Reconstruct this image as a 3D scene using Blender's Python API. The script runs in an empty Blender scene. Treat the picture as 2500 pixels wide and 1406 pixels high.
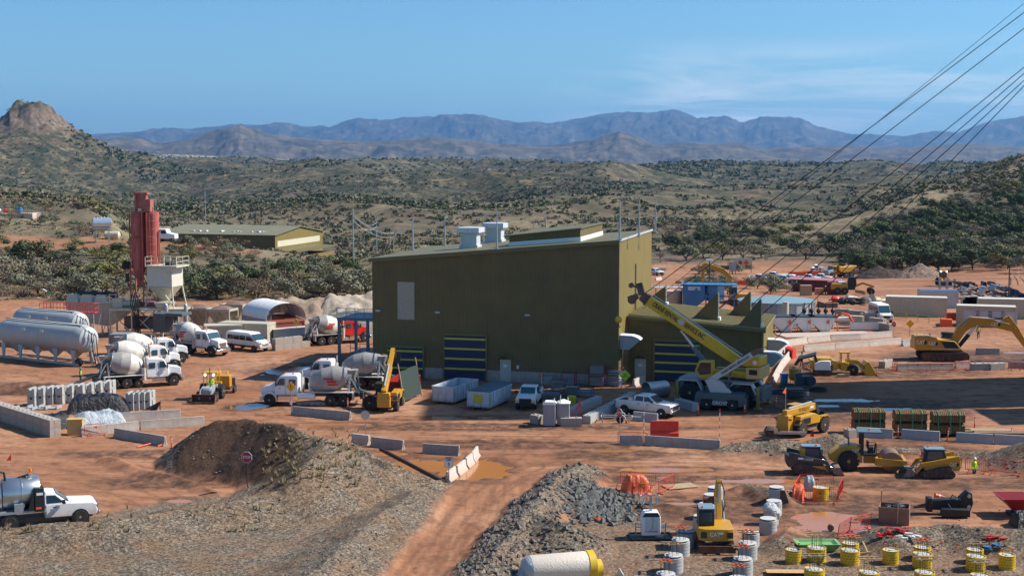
import bpy, bmesh, math, random
import numpy as np
from mathutils import Vector, Matrix
random.seed(7)
SC = bpy.context.scene
COL = SC.collection
PI = math.pi
R = math.radians
# ------------------------------------------------------------------ camera
CAMH = 24.4
FPX = 50.0 / 36.0 * 2500.0
PITCH = math.atan(328.0 / FPX)
cp, sp = math.cos(PITCH), math.sin(PITCH)
cam_d = bpy.data.cameras.new('camera')
cam_d.lens = 50.0; cam_d.sensor_width = 36.0; cam_d.clip_start = 0.5; cam_d.clip_end = 120000
cam = bpy.data.objects.new('camera', cam_d); COL.objects.link(cam)
cam.location = (0, 0, CAMH); cam.rotation_euler = (PI / 2 - PITCH, 0, 0)
SC.camera = cam
def ray(px, py):
 a = (px - 1250.0) / FPX; b = (703.0 - py) / FPX
 return np.array([a, cp + b * sp, -sp + b * cp])
def at(px, py, Y):                      # the point of that sight line at distance Y
 r = ray(px, py); t = Y / r[1]
 return (float(r[0] * t), Y, float(CAMH + r[2] * t))
def Pz(px, py, z):                      # the point of that sight line at height z
 r = ray(px, py); t = (z - CAMH) / r[2]
 return (float(r[0] * t), float(r[1] * t))
def proj(x, y, z):
 Z = z - CAMH; c = y * cp - Z * sp; u = y * sp + Z * cp
 return (1250 + FPX * x / c, 703 - FPX * u / c)
# ------------------------------------------------------------------ noise
def _h(ix, iy, s):
 n = (ix.astype(np.int64) * 374761393 + iy.astype(np.int64) * 668265263 + s * 974634777) & 0xFFFFFFFF
 n = ((n ^ (n >> 13)) * 1274126177) & 0xFFFFFFFF
 n = ((n ^ (n >> 16)) * 2246822519) & 0xFFFFFFFF
 return ((n ^ (n >> 15)) & 0xFFFFFF) / float(0xFFFFFF)
def vn(x, y, s=0):
 x = np.asarray(x, float); y = np.asarray(y, float)
 ix = np.floor(x); iy = np.floor(y); fx = x - ix; fy = y - iy
 fx = fx * fx * fx * (fx * (fx * 6 - 15) + 10); fy = fy * fy * fy * (fy * (fy * 6 - 15) + 10)
 a = _h(ix, iy, s); b = _h(ix + 1, iy, s); c = _h(ix, iy + 1, s); d = _h(ix + 1, iy + 1, s)
 return (a + (b - a) * fx) * (1 - fy) + (c + (d - c) * fx) * fy
def fbm(x, y, s=0, o=4, g=.5):
 t = 0; a = 1.0; n = 0; c, sn = math.cos(.6), math.sin(.6)
 for i in range(o):
  t = t + a * (vn(x, y, s + i) * 2 - 1); n += a; a *= g
  x, y = (x * c - y * sn) * 2.03 + 5.2, (x * sn + y * c) * 2.03 - 3.7
 return t / n
def ss(a, b, x):
 t = np.clip((np.asarray(x, float) - a) / (b - a), 0, 1); return t * t * (3 - 2 * t)
# ------------------------------------------------------------------ materials
MATS = {}
def nn(nt, t, **k):
 n = nt.nodes.new(t)
 for a, b in k.items():
  if a.startswith('i_'):
   n.inputs[a[2:].replace('_', ' ')].default_value = b
  else: setattr(n, a, b)
 return n
def ramp(nt, src, stops):
 r = nt.nodes.new('ShaderNodeValToRGB'); e = r.color_ramp.elements
 while len(e) < len(stops): e.new(.5)
 for q, (p, c) in zip(e, stops):
  q.position = p; q.color = (c, c, c, 1) if isinstance(c, (int, float)) else (*c, 1)
 nt.links.new(src, r.inputs[0]); return r.outputs[0]
def mixc(nt, f, a, b, bt='MIX'):
 m = nt.nodes.new('ShaderNodeMix'); m.data_type = 'RGBA'; m.blend_type = bt
 for i, v in ((0, f), (6, a), (7, b)):
  s = m.inputs[i]
  if isinstance(v, bpy.types.NodeSocket): nt.links.new(v, s)
  elif isinstance(v, (int, float)): s.default_value = v if i == 0 else (v, v, v, 1)
  else: s.default_value = (*v, 1)
 return m.outputs[2]
def math_(nt, op, a, b=0.0):
 m = nt.nodes.new('ShaderNodeMath'); m.operation = op
 for s, v in ((m.inputs[0], a), (m.inputs[1], b)):
  if isinstance(v, bpy.types.NodeSocket): nt.links.new(v, s)
  else: s.default_value = v
 return m.outputs[0]
def noise(nt, vec, scale, detail=4, rough=.55, dist=0):
 n = nn(nt, 'ShaderNodeTexNoise'); n.inputs['Scale'].default_value = scale
 n.inputs['Detail'].default_value = detail; n.inputs['Roughness'].default_value = rough; n.inputs['Distortion'].default_value = dist
 if vec is not None: nt.links.new(vec, n.inputs['Vector'])
 return n.outputs['Fac']
def newmat(name):
 m = bpy.data.materials.new(name); m.use_nodes = True
 return m, m.node_tree, m.node_tree.nodes['Principled BSDF']
def mat(name, rgb=(.5, .5, .5), rough=.5, metal=0.0, var=.12, scale=3.0, dirt=0.0, dz=(.2, 1.6), dcol=(.30, .17, .11), bump=0.0, stain=None, ridge=None, emis=None, spec=None):
 """paint, metal, plastic or concrete: base colour with uneven wear, mud towards the bottom, optional pressed ribs"""
 if name in MATS: return MATS[name]
 m, nt, bs = newmat(name); tc = nn(nt, 'ShaderNodeTexCoord').outputs['Object']
 n1 = noise(nt, tc, scale, 5, .6)
 f = ramp(nt, n1, [(.3, 1 - var), (.72, 1 + var * .3)])
 c = mixc(nt, 1.0, rgb, f, 'MULTIPLY')
 if stain:
  mp = nn(nt, 'ShaderNodeMapping'); mp.inputs['Scale'].default_value = (2.2, 2.2, .35); nt.links.new(tc, mp.inputs[0])
  s = ramp(nt, noise(nt, mp.outputs[0], scale * .8, 5, .7), [(.5, 0.0), (.75, stain[1])])
  c = mixc(nt, s, c, stain[0])
 if dirt:
  sx = nn(nt, 'ShaderNodeSeparateXYZ'); nt.links.new(tc, sx.inputs[0])
  g = nn(nt, 'ShaderNodeMapRange'); g.inputs[1].default_value = dz[1]; g.inputs[2].default_value = dz[0]
  nt.links.new(sx.outputs[2], g.inputs[0])
  gg = math_(nt, 'MULTIPLY', g.outputs[0], ramp(nt, noise(nt, tc, 2.3, 6, .7), [(.25, .25), (.65, 1.0)]))
  c = mixc(nt, math_(nt, 'MULTIPLY', gg, dirt), c, dcol)
 nt.links.new(c, bs.inputs['Base Color'])
 bs.inputs['Roughness'].default_value = rough; bs.inputs['Metallic'].default_value = metal
 if spec is not None: bs.inputs['Specular IOR Level'].default_value = spec
 h = None
 if bump: h = math_(nt, 'MULTIPLY', noise(nt, tc, scale * 6, 5, .65), bump)
 if ridge:                              # (axis, pitch in metres, depth)
  w = nn(nt, 'ShaderNodeTexWave', wave_type='BANDS', bands_direction=ridge[0], wave_profile='SIN')
  nt.links.new(tc, w.inputs['Vector']); w.inputs['Scale'].default_value = .314 / ridge[1] ; w.inputs['Distortion'].default_value = 0
  w2 = ramp(nt, w.outputs['Fac'], [(.35, 0.0), (.6, 1.0)])
  r_ = math_(nt, 'MULTIPLY', w2, ridge[2]); h = r_ if h is None else math_(nt, 'ADD', h, r_)
 if h is not None:
  b = nn(nt, 'ShaderNodeBump'); b.inputs['Strength'].default_value = 1.0; b.inputs['Distance'].default_value = 1.0
  nt.links.new(h, b.inputs['Height']); nt.links.new(b.outputs[0], bs.inputs['Normal'])
 if emis:
  bs.inputs['Emission Color'].default_value = (*emis[0], 1); bs.inputs['Emission Strength'].default_value = emis[1]
 MATS[name] = m; return m
def glassy(name, rgb, rough=.08):
 if name in MATS: return MATS[name]
 m, nt, bs = newmat(name); bs.inputs['Base Color'].default_value = (*rgb, 1); bs.inputs['Roughness'].default_value = rough
 bs.inputs['Specular IOR Level'].default_value = .8
 MATS[name] = m; return m
# ------------------------------------------------------------------ mesh builder
def frame(d):
 d = Vector(d).normalized(); a = Vector((0, 0, 1)) if abs(d.z) < .95 else Vector((1, 0, 0))
 u = d.cross(a).normalized(); return u, u.cross(d).normalized() * -1
class MB:
 def __init__(s, M=None): s.v = []; s.f = []; s.m = []; s.M = M
 def add(s, vs, fs, m=0):
  b = len(s.v); s.v += [tuple(v) for v in vs]; s.f += [tuple(i + b for i in f) for f in fs]; s.m += [m] * len(fs); return s
 def box(s, x0, x1, y0, y1, z0, z1, m=0, rz=0, ry=0):
  vs = [(x, y, z) for x in (x0, x1) for y in (y0, y1) for z in (z0, z1)]
  if rz or ry:
   c = Vector(((x0 + x1) / 2, (y0 + y1) / 2, (z0 + z1) / 2)); M = Matrix.Rotation(rz, 3, 'Z') @ Matrix.Rotation(ry, 3, 'Y')
   vs = [tuple(M @ (Vector(v) - c) + c) for v in vs]
  return s.add(vs, [(0, 1, 3, 2), (4, 6, 7, 5), (0, 4, 5, 1), (2, 3, 7, 6), (0, 2, 6, 4), (1, 5, 7, 3)], m)
 def bar(s, a, b, w, h=None, m=0):
  h = h or w; a = Vector(a); b = Vector(b); u, v = frame(b - a); u = u * w / 2; v = v * h / 2
  vs = [p + i * u + j * v for p in (a, b) for i, j in ((-1, -1), (1, -1), (1, 1), (-1, 1))]
  return s.add(vs, [(3, 2, 1, 0), (4, 5, 6, 7), (0, 1, 5, 4), (1, 2, 6, 5), (2, 3, 7, 6), (3, 0, 4, 7)], m)
 def rings(s, rs, m=0, caps=True, closed=True):
  n = len(rs[0]); b = len(s.v)
  for r in rs: s.v += [tuple(p) for p in r]
  for k in range(len(rs) - 1):
   for i in range(n if closed else n - 1):
    j = (i + 1) % n; s.f.append((b + k * n + i, b + k * n + j, b + (k + 1) * n + j, b + (k + 1) * n + i)); s.m.append(m)
  if caps:
   s.f.append(tuple(b + i for i in reversed(range(n)))); s.f.append(tuple(b + (len(rs) - 1) * n + i for i in range(n))); s.m += [m, m]
  return s
 def lathe(s, a, d, prof, n=16, m=0, caps=True):      # prof: (distance along d, radius)
  a = Vector(a); d = Vector(d).normalized(); u, v = frame(d)
  return s.rings([[a + d * t + (u * math.cos(2 * PI * i / n) + v * math.sin(2 * PI * i / n)) * max(r, .001) for i in range(n)] for t, r in prof], m, caps)
 def cyl(s, a, b, r, r2=None, n=12, m=0):
  d = Vector(b) - Vector(a); return s.lathe(a, d, [(0, r), (d.length, r if r2 is None else r2)], n, m)
 def tube(s, path, r, n=8, m=0):
  P = [Vector(p) for p in path]; rs = []
  for i, p in enumerate(P):
   d = (P[min(i + 1, len(P) - 1)] - P[max(i - 1, 0)]); u, v = frame(d)
   rs.append([p + (u * math.cos(2 * PI * k / n) + v * math.sin(2 * PI * k / n)) * r for k in range(n)])
  return s.rings(rs, m)
 def prism(s, poly, y0, y1, m=0, axis='y'):           # polygon in the x-z plane pushed along y (or y-z along x, x-y along z)
  g = {'y': lambda a, b, t: (a, t, b), 'x': lambda a, b, t: (t, a, b), 'z': lambda a, b, t: (a, b, t)}[axis]
  r = [[g(a, b, t) for a, b in poly] for t in (y0, y1)]
  return s.rings(r, m)
 def sphere(s, c, r, n=12, m=0, sz=1.0, jit=0, rnd=None):
  c = Vector(c); rs = []
  for k in range(1, n // 2):
   t = PI * k / (n // 2); rs.append([c + Vector((math.sin(t) * math.cos(2 * PI * i / n), math.sin(t) * math.sin(2 * PI * i / n), -math.cos(t) * sz)) * r * (1 + (rnd.uniform(-jit, jit) if jit else 0)) for i in range(n)])
  b = len(s.v); s.rings(rs, m, True); return s
 def torus(s, c, ax, R_, r, n=20, k=8, m=0):
  c = Vector(c); u, v = frame(ax); w = Vector(ax).normalized(); rs = []
  for i in range(n + 1):
   a = 2 * PI * i / n; d = u * math.cos(a) + v * math.sin(a)
   rs.append([c + d * (R_ + r * math.cos(2 * PI * j / k)) + w * r * math.sin(2 * PI * j / k) for j in range(k)])
  return s.rings(rs, m, False)
 def build(s, name, mats, parent=None, loc=(0, 0, 0), rz=0, bevel=0, sharp=35, flat=False, rot=None):
  me = bpy.data.meshes.new(name); me.from_pydata([tuple(v) for v in s.v], [], s.f)
  if not isinstance(mats, (list, tuple)): mats = [mats]
  for q in mats: me.materials.append(q)
  if len(mats) > 1: me.polygons.foreach_set('material_index', s.m)
  bm = bmesh.new(); bm.from_mesh(me); bmesh.ops.recalc_face_normals(bm, faces=bm.faces); bm.to_mesh(me); bm.free()
  if not flat:
   me.shade_smooth(); me.set_sharp_from_angle(angle=R(sharp))
  o = bpy.data.objects.new(name, me); COL.objects.link(o)
  if bevel:
   b = o.modifiers.new('edge', 'BEVEL'); b.width = bevel; b.segments = 2; b.limit_method = 'ANGLE'; b.angle_limit = R(40)
  if parent is not None: o.parent = parent
  else:
   o.location = loc; o.rotation_euler = rot or (0, 0, rz)
  return o
def tag(o, label=None, cat=None, group=None, kind=None):
 if label: o['label'] = label
 if cat: o['category'] = cat
 if group: o['group'] = group
 if kind: o['kind'] = kind
 return o
def thing(name, label, cat, loc=(0, 0, 0), rz=0, group=None):
 o = bpy.data.objects.new(name, None); COL.objects.link(o); o.location = loc; o.rotation_euler = (0, 0, rz)
 o.empty_display_size = .3
 return tag(o, label, cat, group)
def dup(o, loc=None, rz=0, label=None, group=None, parent=None, scale=None, name=None):
 c = o.copy(); COL.objects.link(c)
 if parent is not None: c.parent = parent
 for ch in list(o.children): dup(ch, parent=c)
 if parent is None:
  c.location = loc; c.rotation_euler = (0, 0, rz)
  if scale: c.scale = (scale,) * 3 if isinstance(scale, (int, float)) else scale
  if label: c['label'] = label
  if group: c['group'] = group
 return c
def text(s, size, mt, parent, loc, rot, name='lettering', ext=.004, font_w=1.0, off=0.0, shear=0, spacing=1.0):
 cu = bpy.data.curves.new(name, 'FONT'); cu.body = s; cu.size = size; cu.align_x = 'CENTER'; cu.align_y = 'CENTER'
 cu.extrude = ext; cu.offset = off; cu.shear = shear; cu.space_line = .85; cu.resolution_u = 3; cu.space_character = spacing
 t = bpy.data.objects.new('tmp', cu); COL.objects.link(t)
 dg = bpy.context.evaluated_depsgraph_get(); me = bpy.data.meshes.new_from_object(t.evaluated_get(dg))
 bpy.data.objects.remove(t); bpy.data.curves.remove(cu)
 me.materials.clear(); me.materials.append(mt); me.name = name
 o = bpy.data.objects.new(name, me); COL.objects.link(o); o.parent = parent; o.location = loc; o.rotation_euler = rot; o.scale = (font_w, 1, 1)
 return o
# ------------------------------------------------------------------ the lie of the land
_U = np.array([-500, 0, 200, 400, 600, 835, 1000, 1250, 1600, 2000, 2300, 2500, 2900.])
_Y = np.array([215, 245, 285, 330, 400, 500, 650, 900, 1300, 2000, 3000, 4500, 7000, 10500.])
_R = {-500: [0, 0, 3, 5, 7, 9, 2, -4, 0, 5, 5, 0, 7, 2],
   0: [0, 0, 2.2, 3, 5.4, 8.6, 1, -6, -12, -25, -35, -30, 13, 10],
   200: [0, 0, 2.0, 3, 4.8, 7.1, -2, -12, -20, -30, -35, -25, 10, 6],
   400: [0, 0, 1.7, 3, -4.5, -6.5, -9, -16, -25, -33, -36, -25, 4, 1],
   600: [0, 0, 1.2, 1.5, -7, -9, -14, -20, -27, -36, -38, -35, -12, -16],
   835: [0, 0, .6, -.9, -9.5, -13, -16, -22, -30, -38, -42, -45, -33, -50],
   1000: [0, 0, .5, -.5, -7, -12.5, -16, -21, -30, -38, -44, -50, -40, -70],
   1250: [0, -1, -3.2, -5, -9, -12.0, -15.8, -21, -27, -36, -45, -55, -50, -80],
   1600: [0, -1.2, -3.5, -6.8, -9.5, -11.5, -14, -20, -27, -38, -48, -60, -66, -105],
   2000: [0, -1.2, -3.5, -6.8, -9.8, -10.2, -12, -18, -27, -40, -52, -66, -85, -130],
   2300: [0, -1.0, -3.0, -6.2, -9, -6.6, -2.7, -3, -24, -42, -55, -72, -95, -145],
   2500: [0, -1.0, -3.0, -6, -8, -3.7, 4.7, 10, 0, -40, -58, -76, -100, -155],
   2900: [0, -1.0, -2.5, -5, -5, 0, 15, 26, 20, -10, -50, -80, -100, -160]}
_Z = np.array([_R[int(u)] for u in _U], float); _Z[:, -2] += 7; _Z[:, -1] += 9
def smooth_grid(x, y):
 Yc = np.clip(y, 70, None); u = 1250 + FPX * x / Yc
 fu = np.clip(np.interp(u, _U, np.arange(len(_U))), 0, len(_U) - 1.001)
 fy = np.clip(np.interp(np.log(Yc), np.log(_Y), np.arange(len(_Y))), 0, len(_Y) - 1.001)
 iu = fu.astype(int); iy = fy.astype(int); a = fu - iu; b = fy - iy; a = a * a * (3 - 2 * a); b = b * b * (3 - 2 * b) * .5 + b * .5
 return (_Z[iu, iy] * (1 - b) + _Z[iu, iy + 1] * b) * (1 - a) + (_Z[iu + 1, iy] * (1 - b) + _Z[iu + 1, iy + 1] * b) * a
def poly_w(pts):                      # (px, py, h) -> world (x, y, h)
 return [(*Pz(a, b, h), h) for a, b, h in pts]
def ridge(x, y, P, k, pw=1.0, base=0.0):   # heap along a crest line, k = side slope
 best = np.full(np.shape(x), -99.0)
 for (x0, y0, h0), (x1, y1, h1) in zip(P[:-1], P[1:]):
  dx, dy = x1 - x0, y1 - y0; t = np.clip(((x - x0) * dx + (y - y0) * dy) / (dx * dx + dy * dy + 1e-9), 0, 1)
  d = np.hypot(x - x0 - t * dx, y - y0 - t * dy); best = np.maximum(best, h0 + (h1 - h0) * t - k * d)
 return best
BANKS = [
 (poly_w([(-420, 1310, .9), (0, 1288, 1.0), (210, 1275, 1.1), (330, 1262, 1.2), (430, 1238, 1.2), (560, 1222, 1.2), (680, 1195, 1.3)]), .32),
 (poly_w([(680, 1195, 1.3), (740, 1140, 2.4), (800, 1085, 3.2)]), .42),
 (poly_w([(1010, 1200, .7), (930, 1255, 1.0), (850, 1320, 1.2), (760, 1400, 1.3)]), .30),
 (poly_w([(440, 1098, .8), (480, 1048, 2.6), (530, 1020, 3.7), (610, 1020, 3.8), (700, 1043, 3.7), (790, 1065, 3.4), (860, 1080, 2.9), (950, 1124, 2.0), (1040, 1160, .9), (1098, 1182, .1)]), .72),
 (poly_w([(1420, 1128, 1.2), (1385, 1150, 1.3), (1320, 1200, 1.1), (1290, 1250, 1.3), (1230, 1325, 1.3), (1150, 1410, 1.4)]), .45),
 (poly_w([(1300, 1260, 1.2), (1370, 1275, 1.8), (1420, 1310, .8)]), .5),
 (poly_w([(2110, 1300, .4), (2180, 1285, 1.3), (2300, 1278, 1.2), (2400, 1288, 1.3), (2600, 1290, 1.5)]), .5),
 (poly_w([(1765, 1090, .7), (1830, 1072, 1.2), (1900, 1072, 1.3), (1960, 1078, 1.1)]), .5),
 (poly_w([(1960, 1080, 1.1), (2040, 1058, 1.8), (2080, 1075, 1.0)]), .55),
 (poly_w([(2130, 1095, .5), (2200, 1090, .8), (2270, 1095, .6), (2340, 1100, .7), (2430, 1098, 1.0), (2520, 1075, 2.2), (2600, 1060, 2.5)]), .5),
 (poly_w([(1330, 1128, .25), (1410, 1118, .4), (1450, 1122, .3)]), .3),
 (poly_w([(-200, 925, .5), (0, 928, .5), (120, 930, .6), (190, 945, .5), (235, 948, .3)]), .5),
 (poly_w([(250, 1112, .2), (340, 1140, .35), (430, 1160, .3), (520, 1195, .35)]), .3),
 (poly_w([(1560, 735, 1.2), (1700, 726, 1.4), (1850, 722, 1.2), (1960, 724, 1.0)]), .5),
 (poly_w([(380, 748, 1.4), (480, 735, 1.6), (560, 738, 1.3), (700, 745, 1.2)]), .45),
 (poly_w([(1350, 1180, .5), (1700, 1240, .3)]), .25),
 (poly_w([(1740, 1205, .2), (1820, 1180, .5), (1905, 1190, .9), (1925, 1215, .5)]), .45),
 (poly_w([(1930, 1285, .4), (1900, 1320, .5), (1960, 1335, .3)]), .4),
]
PUD = [(1050, 1136, 3.3, 2.0, 0), (1178, 1146, 1.9, 3.2, 0), (1120, 1150, 2.0, 2.6, 0), (948, 1107, 1.9, .8, 0), (1050, 1020, 3.6, .8, 0), (1190, 1018, 1.4, .4, 0), (608, 992, 2.0, 1.5, 1), (2052, 977, 3.0, .9, 1), (2022, 990, 1.5, .5, 1), (1906, 1008, .6, .5, 1), (2170, 999, 2.4, .8, 1), (2327, 1003, .8, .35, 1),
    (2010, 1262, 2.3, 1.4, 0), (2035, 1285, 2.2, 1.3, 0), (1860, 1173, 4.0, .7, 0), (1650, 1146, 3.6, .7, 0), (1655, 1228, 1.5, .4, 0), (2350, 798, 1.4, .8, 0), (1256, 1250, .6, 1.2, 0), (392, 1111, .9, .5, 0), (441, 1222, .9, .6, 0), (2478, 860, 1.4, .6, 0), (740, 905, 5, 3.5, 1), (820, 1035, 3, .5, 0), (1500, 1100, 2, .4, 0)]
TRK = [[(1000, 1425), (1090, 1300), (1190, 1200), (1330, 1130), (1600, 1112), (1900, 1122)], [(1060, 1425), (1150, 1290), (1260, 1190), (1420, 1112), (1800, 1062)], [(1030, 1425), (1130, 1270), (1180, 1180), (1240, 1110), (1350, 1060)], [(0, 1100), (200, 1110), (380, 1160), (520, 1230)], [(-50, 1130), (200, 1160), (400, 1235)], [(-50, 1180), (150, 1200), (420, 1232)], [(0, 900), (400, 960), (700, 1040), (1100, 1060), (1700, 1062), (2300, 1150)],
    [(450, 890), (620, 900), (680, 960), (760, 1040), (1200, 1076)], [(1300, 1040), (1700, 1042), (2100, 1056)], [(1500, 1160), (1900, 1165), (2500, 1200)], [(1480, 1130), (2000, 1190), (2500, 1232)], [(450, 930), (640, 885), (830, 880)], [(2050, 868), (2250, 872), (2490, 935)], [(1900, 832), (2150, 812), (2300, 802), (2520, 860)], [(300, 890), (600, 930), (900, 1032)], [(1650, 1030), (1900, 1046), (2050, 1004), (2500, 960)], [(2100, 880), (2300, 930), (2500, 945)], [(1280, 1100), (1700, 1120), (2200, 1185)]]
def chaikin(P, n=3):
 for _ in range(n):
  Q = [P[0]]
  for a, b in zip(P[:-1], P[1:]): Q += [(a[0] * .75 + b[0] * .25, a[1] * .75 + b[1] * .25), (a[0] * .25 + b[0] * .75, a[1] * .25 + b[1] * .75)]
  P = Q + [P[-1]]
 return P
def ruts(x, y):
 out = np.zeros(x.shape); I = np.nonzero(y.ravel() < 215)[0]; xs = x.ravel()[I]; ys = y.ravel()[I]; r = np.zeros(xs.shape)
 for T in TRK:
  P = chaikin([Pz(a, b, 0) for a, b in T], 2); d = np.full(xs.shape, 99.0)
  for (x0, y0), (x1, y1) in zip(P[:-1], P[1:]):
   m = (xs > min(x0, x1) - 3) & (xs < max(x0, x1) + 3) & (ys > min(y0, y1) - 3) & (ys < max(y0, y1) + 3)
   if not m.any(): continue
   dx, dy = x1 - x0, y1 - y0; t = np.clip(((xs[m] - x0) * dx + (ys[m] - y0) * dy) / (dx * dx + dy * dy), 0, 1); d[m] = np.minimum(d[m], np.hypot(xs[m] - x0 - t * dx, ys[m] - y0 - t * dy))
  r = np.maximum(r, np.exp(-((np.abs(d - 1.0)) / .24) ** 2))
 out.ravel()[I] = r; return out
def gz(x, y, fine=True):
 x = np.asarray(x, float); y = np.asarray(y, float)
 z = np.where(y > 215, smooth_grid(x, np.maximum(y, 215.0)), 0.0)
 z = z - 1.2 * ss(84, 70, y)
 u = 1250 + FPX * x / np.maximum(y, 60)
 n1 = fbm(x * .35, y * .35, 3, 4)
 for i, (P, k) in enumerate(BANKS):
  x0 = min(p[0] for p in P) - 14; x1 = max(p[0] for p in P) + 14; y0 = min(p[1] for p in P) - 14; y1 = max(p[1] for p in P) + 14
  msk = (x > x0) & (x < x1) & (y > y0) & (y < y1)
  if not np.any(msk): continue
  r = ridge(x, y, P, k) + n1 * (.28 if i < 6 else .22)
  if i in (13, 14): r = r + smooth_grid(x, np.maximum(y, 215))
  z = np.where(msk & (r > z), r, z)
 tx, ty = Pz(90, 955, 0); z = z - 1.1 * ss(1.0, .3, np.hypot((x - tx) / 7, (y - ty) / 2.2))
 far = ss(235, 330, y)
 amp = ss(240, 600, y)
 if np.any(y > 235):
  wild = 1 - ss(1380, 1480, u) * (1 - ss(440, 560, y))
  h = 0
  for lam, a in ((18, .5), (45, 1.2), (110, 4.5), (260, 14), (600, 36), (1400, 42)):
   m_ = ss(lam * 1.3, lam * 4.0, y) if lam > 20 else ss(240, 300, y)
   q = 1 - 2 * np.abs(fbm(x / lam, y / lam * .8, 40 + int(lam) % 17, 2)) if lam > 40 else fbm(x / lam, y / lam, 11, 2)
   h = h + a * m_ * q * (1 - .9 * ss(3300, 5600, y)) * (1 - .75 * ss(1800, 3800, u + 0 * x) * 0)
  z = z + h * ss(236, 300, y) * wild * (1 - .6 * ss(300, 120, np.abs(y - 380)) * ss(1000, 860, u))
  mx, my = -870.0, 2600.0
  dx = x - mx; dy = (y - my)
  rr = np.hypot(dx, dy * .8) * (1 + .12 * fbm(x / 60, y / 60, 77, 3)) + 6 * fbm(x / 25, y / 25, 71, 3)
  mz = np.interp(rr, [0, 22, 36, 52, 90, 157, 232, 300, 420, 700], [118, 114, 105, 84, 58, 26, 0, -20, -45, -80])
  crag = np.interp(np.abs(dx + 26), [0, 12, 20], [5, 2, 0])
  mz = mz + (crag + 8 * fbm(x / 16, y / 16, 33, 3)) * (rr < 60) + (10 * (1 - 2 * np.abs(fbm(x / 130, y / 170, 55, 3))) - 4) * ss(60, 200, rr)
  z = np.maximum(z, np.where(np.abs(y - my) < 900, mz, -200))
  if np.any(y > 9000):
   for Yc, w, seed, cu, cy in ((12500., 3400., 5, [-600, 0, 250, 330, 400, 480, 590, 660, 760, 900, 1050, 1200, 1300, 1400, 1510, 1600, 1680, 1790, 1870, 2000, 2200, 2350, 2500, 3100],
            [330, 345, 338, 337, 352, 335, 308, 327, 341, 346, 337, 350, 356, 352, 325, 356, 351, 349, 366, 360, 362, 352, 358, 350]),
           (25500., 6000., 9, [-600, 0, 400, 610, 700, 750, 810, 870, 930, 1000, 1080, 1180, 1250, 1330, 1390, 1450, 1500, 1560, 1600, 1635, 1665, 1700, 1760, 1800, 1850, 1950, 1990, 2060, 2130, 2200, 2280, 2330, 2400, 2450, 2500, 2600, 3100],
            [360, 345, 318, 306, 299, 308, 311, 292, 298, 289, 287, 286, 298, 304, 294, 285, 277, 275, 273, 268, 275, 290, 289, 301, 286, 293, 310, 329, 331, 333, 322, 324, 300, 295, 285, 280, 300])):
    cz = CAMH + (375 - np.interp(u, cu, cy)) / 3472 * Yc
    bz = -150.0
    t = np.clip(1 - np.abs(y - Yc) / w, 0, 1)
    rn = 1 - np.abs(fbm(x / (w * .22), y / (w * .5), seed, 6, .58)) * 2.6
    prof = t ** .85
    zz = bz + (cz - bz) * prof * (1 - (1 - rn) * .42 * (1 - t) * 2.2 * t ** .3)
    zz = zz + ((1 - 2 * np.abs(fbm(x / 900, y / 1500, seed + 3, 5, .55))) * .20 * (cz - bz) * prof * ss(-.02, .14, 1 - prof) + .07 * (cz - bz) * fbm(x / 420, y / 420, 8, 4, .6))
    z = np.where(y > Yc - w, np.maximum(z, zz), z)
 if fine:
  pad = 1 - ss(230, 260, y)
  z = z + (.035 * fbm(x * .9, y * .9, 21, 3) + .02 * fbm(x * .25, y * 1.6, 22, 2)) * pad
  z = z + .03 * fbm(x * 2.2, y * 3.2, 25, 3) * pad
  for px, py, rx, ry, _ in PUD:
   cx, cy = Pz(px, py, 0); m = (np.abs(x - cx) < 2 * rx) & (np.abs(y - cy) < 2 * ry)
   if m.any(): q = np.hypot((x[m] - cx) / rx, (y[m] - cy) / ry) + .45 * fbm(x[m] * .6, y[m] * 1.1, 27, 4); z[m] = z[m] - .11 * ss(1.25, .55, q)
  z = z + .06 * fbm(x * 1.8, y * 1.8, 31, 3) * ss(.25, .9, z) * pad
 return z
def G(px, py):                         # where a sight line meets the ground
 r = ray(px, py); Ys = np.concatenate([np.linspace(70, 450, 700), np.geomspace(452, 9000, 900)]); t = Ys / r[1]
 zs = CAMH + r[2] * t; g = gz(r[0] * t, Ys, False); hit = np.nonzero(zs <= g)[0]
 i = int(hit[0]) if len(hit) else len(Ys) - 1
 if i > 0:
  d0 = zs[i - 1] - g[i - 1]; d1 = zs[i] - g[i]; f = d0 / (d0 - d1 + 1e-9); Y = Ys[i - 1] + (Ys[i] - Ys[i - 1]) * f
 else: Y = Ys[0]
 X = float(r[0] * Y / r[1]); return (X, float(Y), float(gz(np.array([X]), np.array([Y]), False)[0]))
def G0(px, py):                        # same on the flat pad, ignoring banks in front
 x, y = Pz(px, py, 0.0); return (x, y, 0.0)
def gh(x, y): return float(gz(np.array([x]), np.array([y]), False)[0])
def heading(a, b): return math.atan2(b[1] - a[1], b[0] - a[0])
def add_attr(me, name, arr):
 at_ = me.attributes.new(name, 'FLOAT', 'POINT'); at_.data.foreach_set('value', np.ascontiguousarray(arr, dtype=np.float32).ravel())
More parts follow.
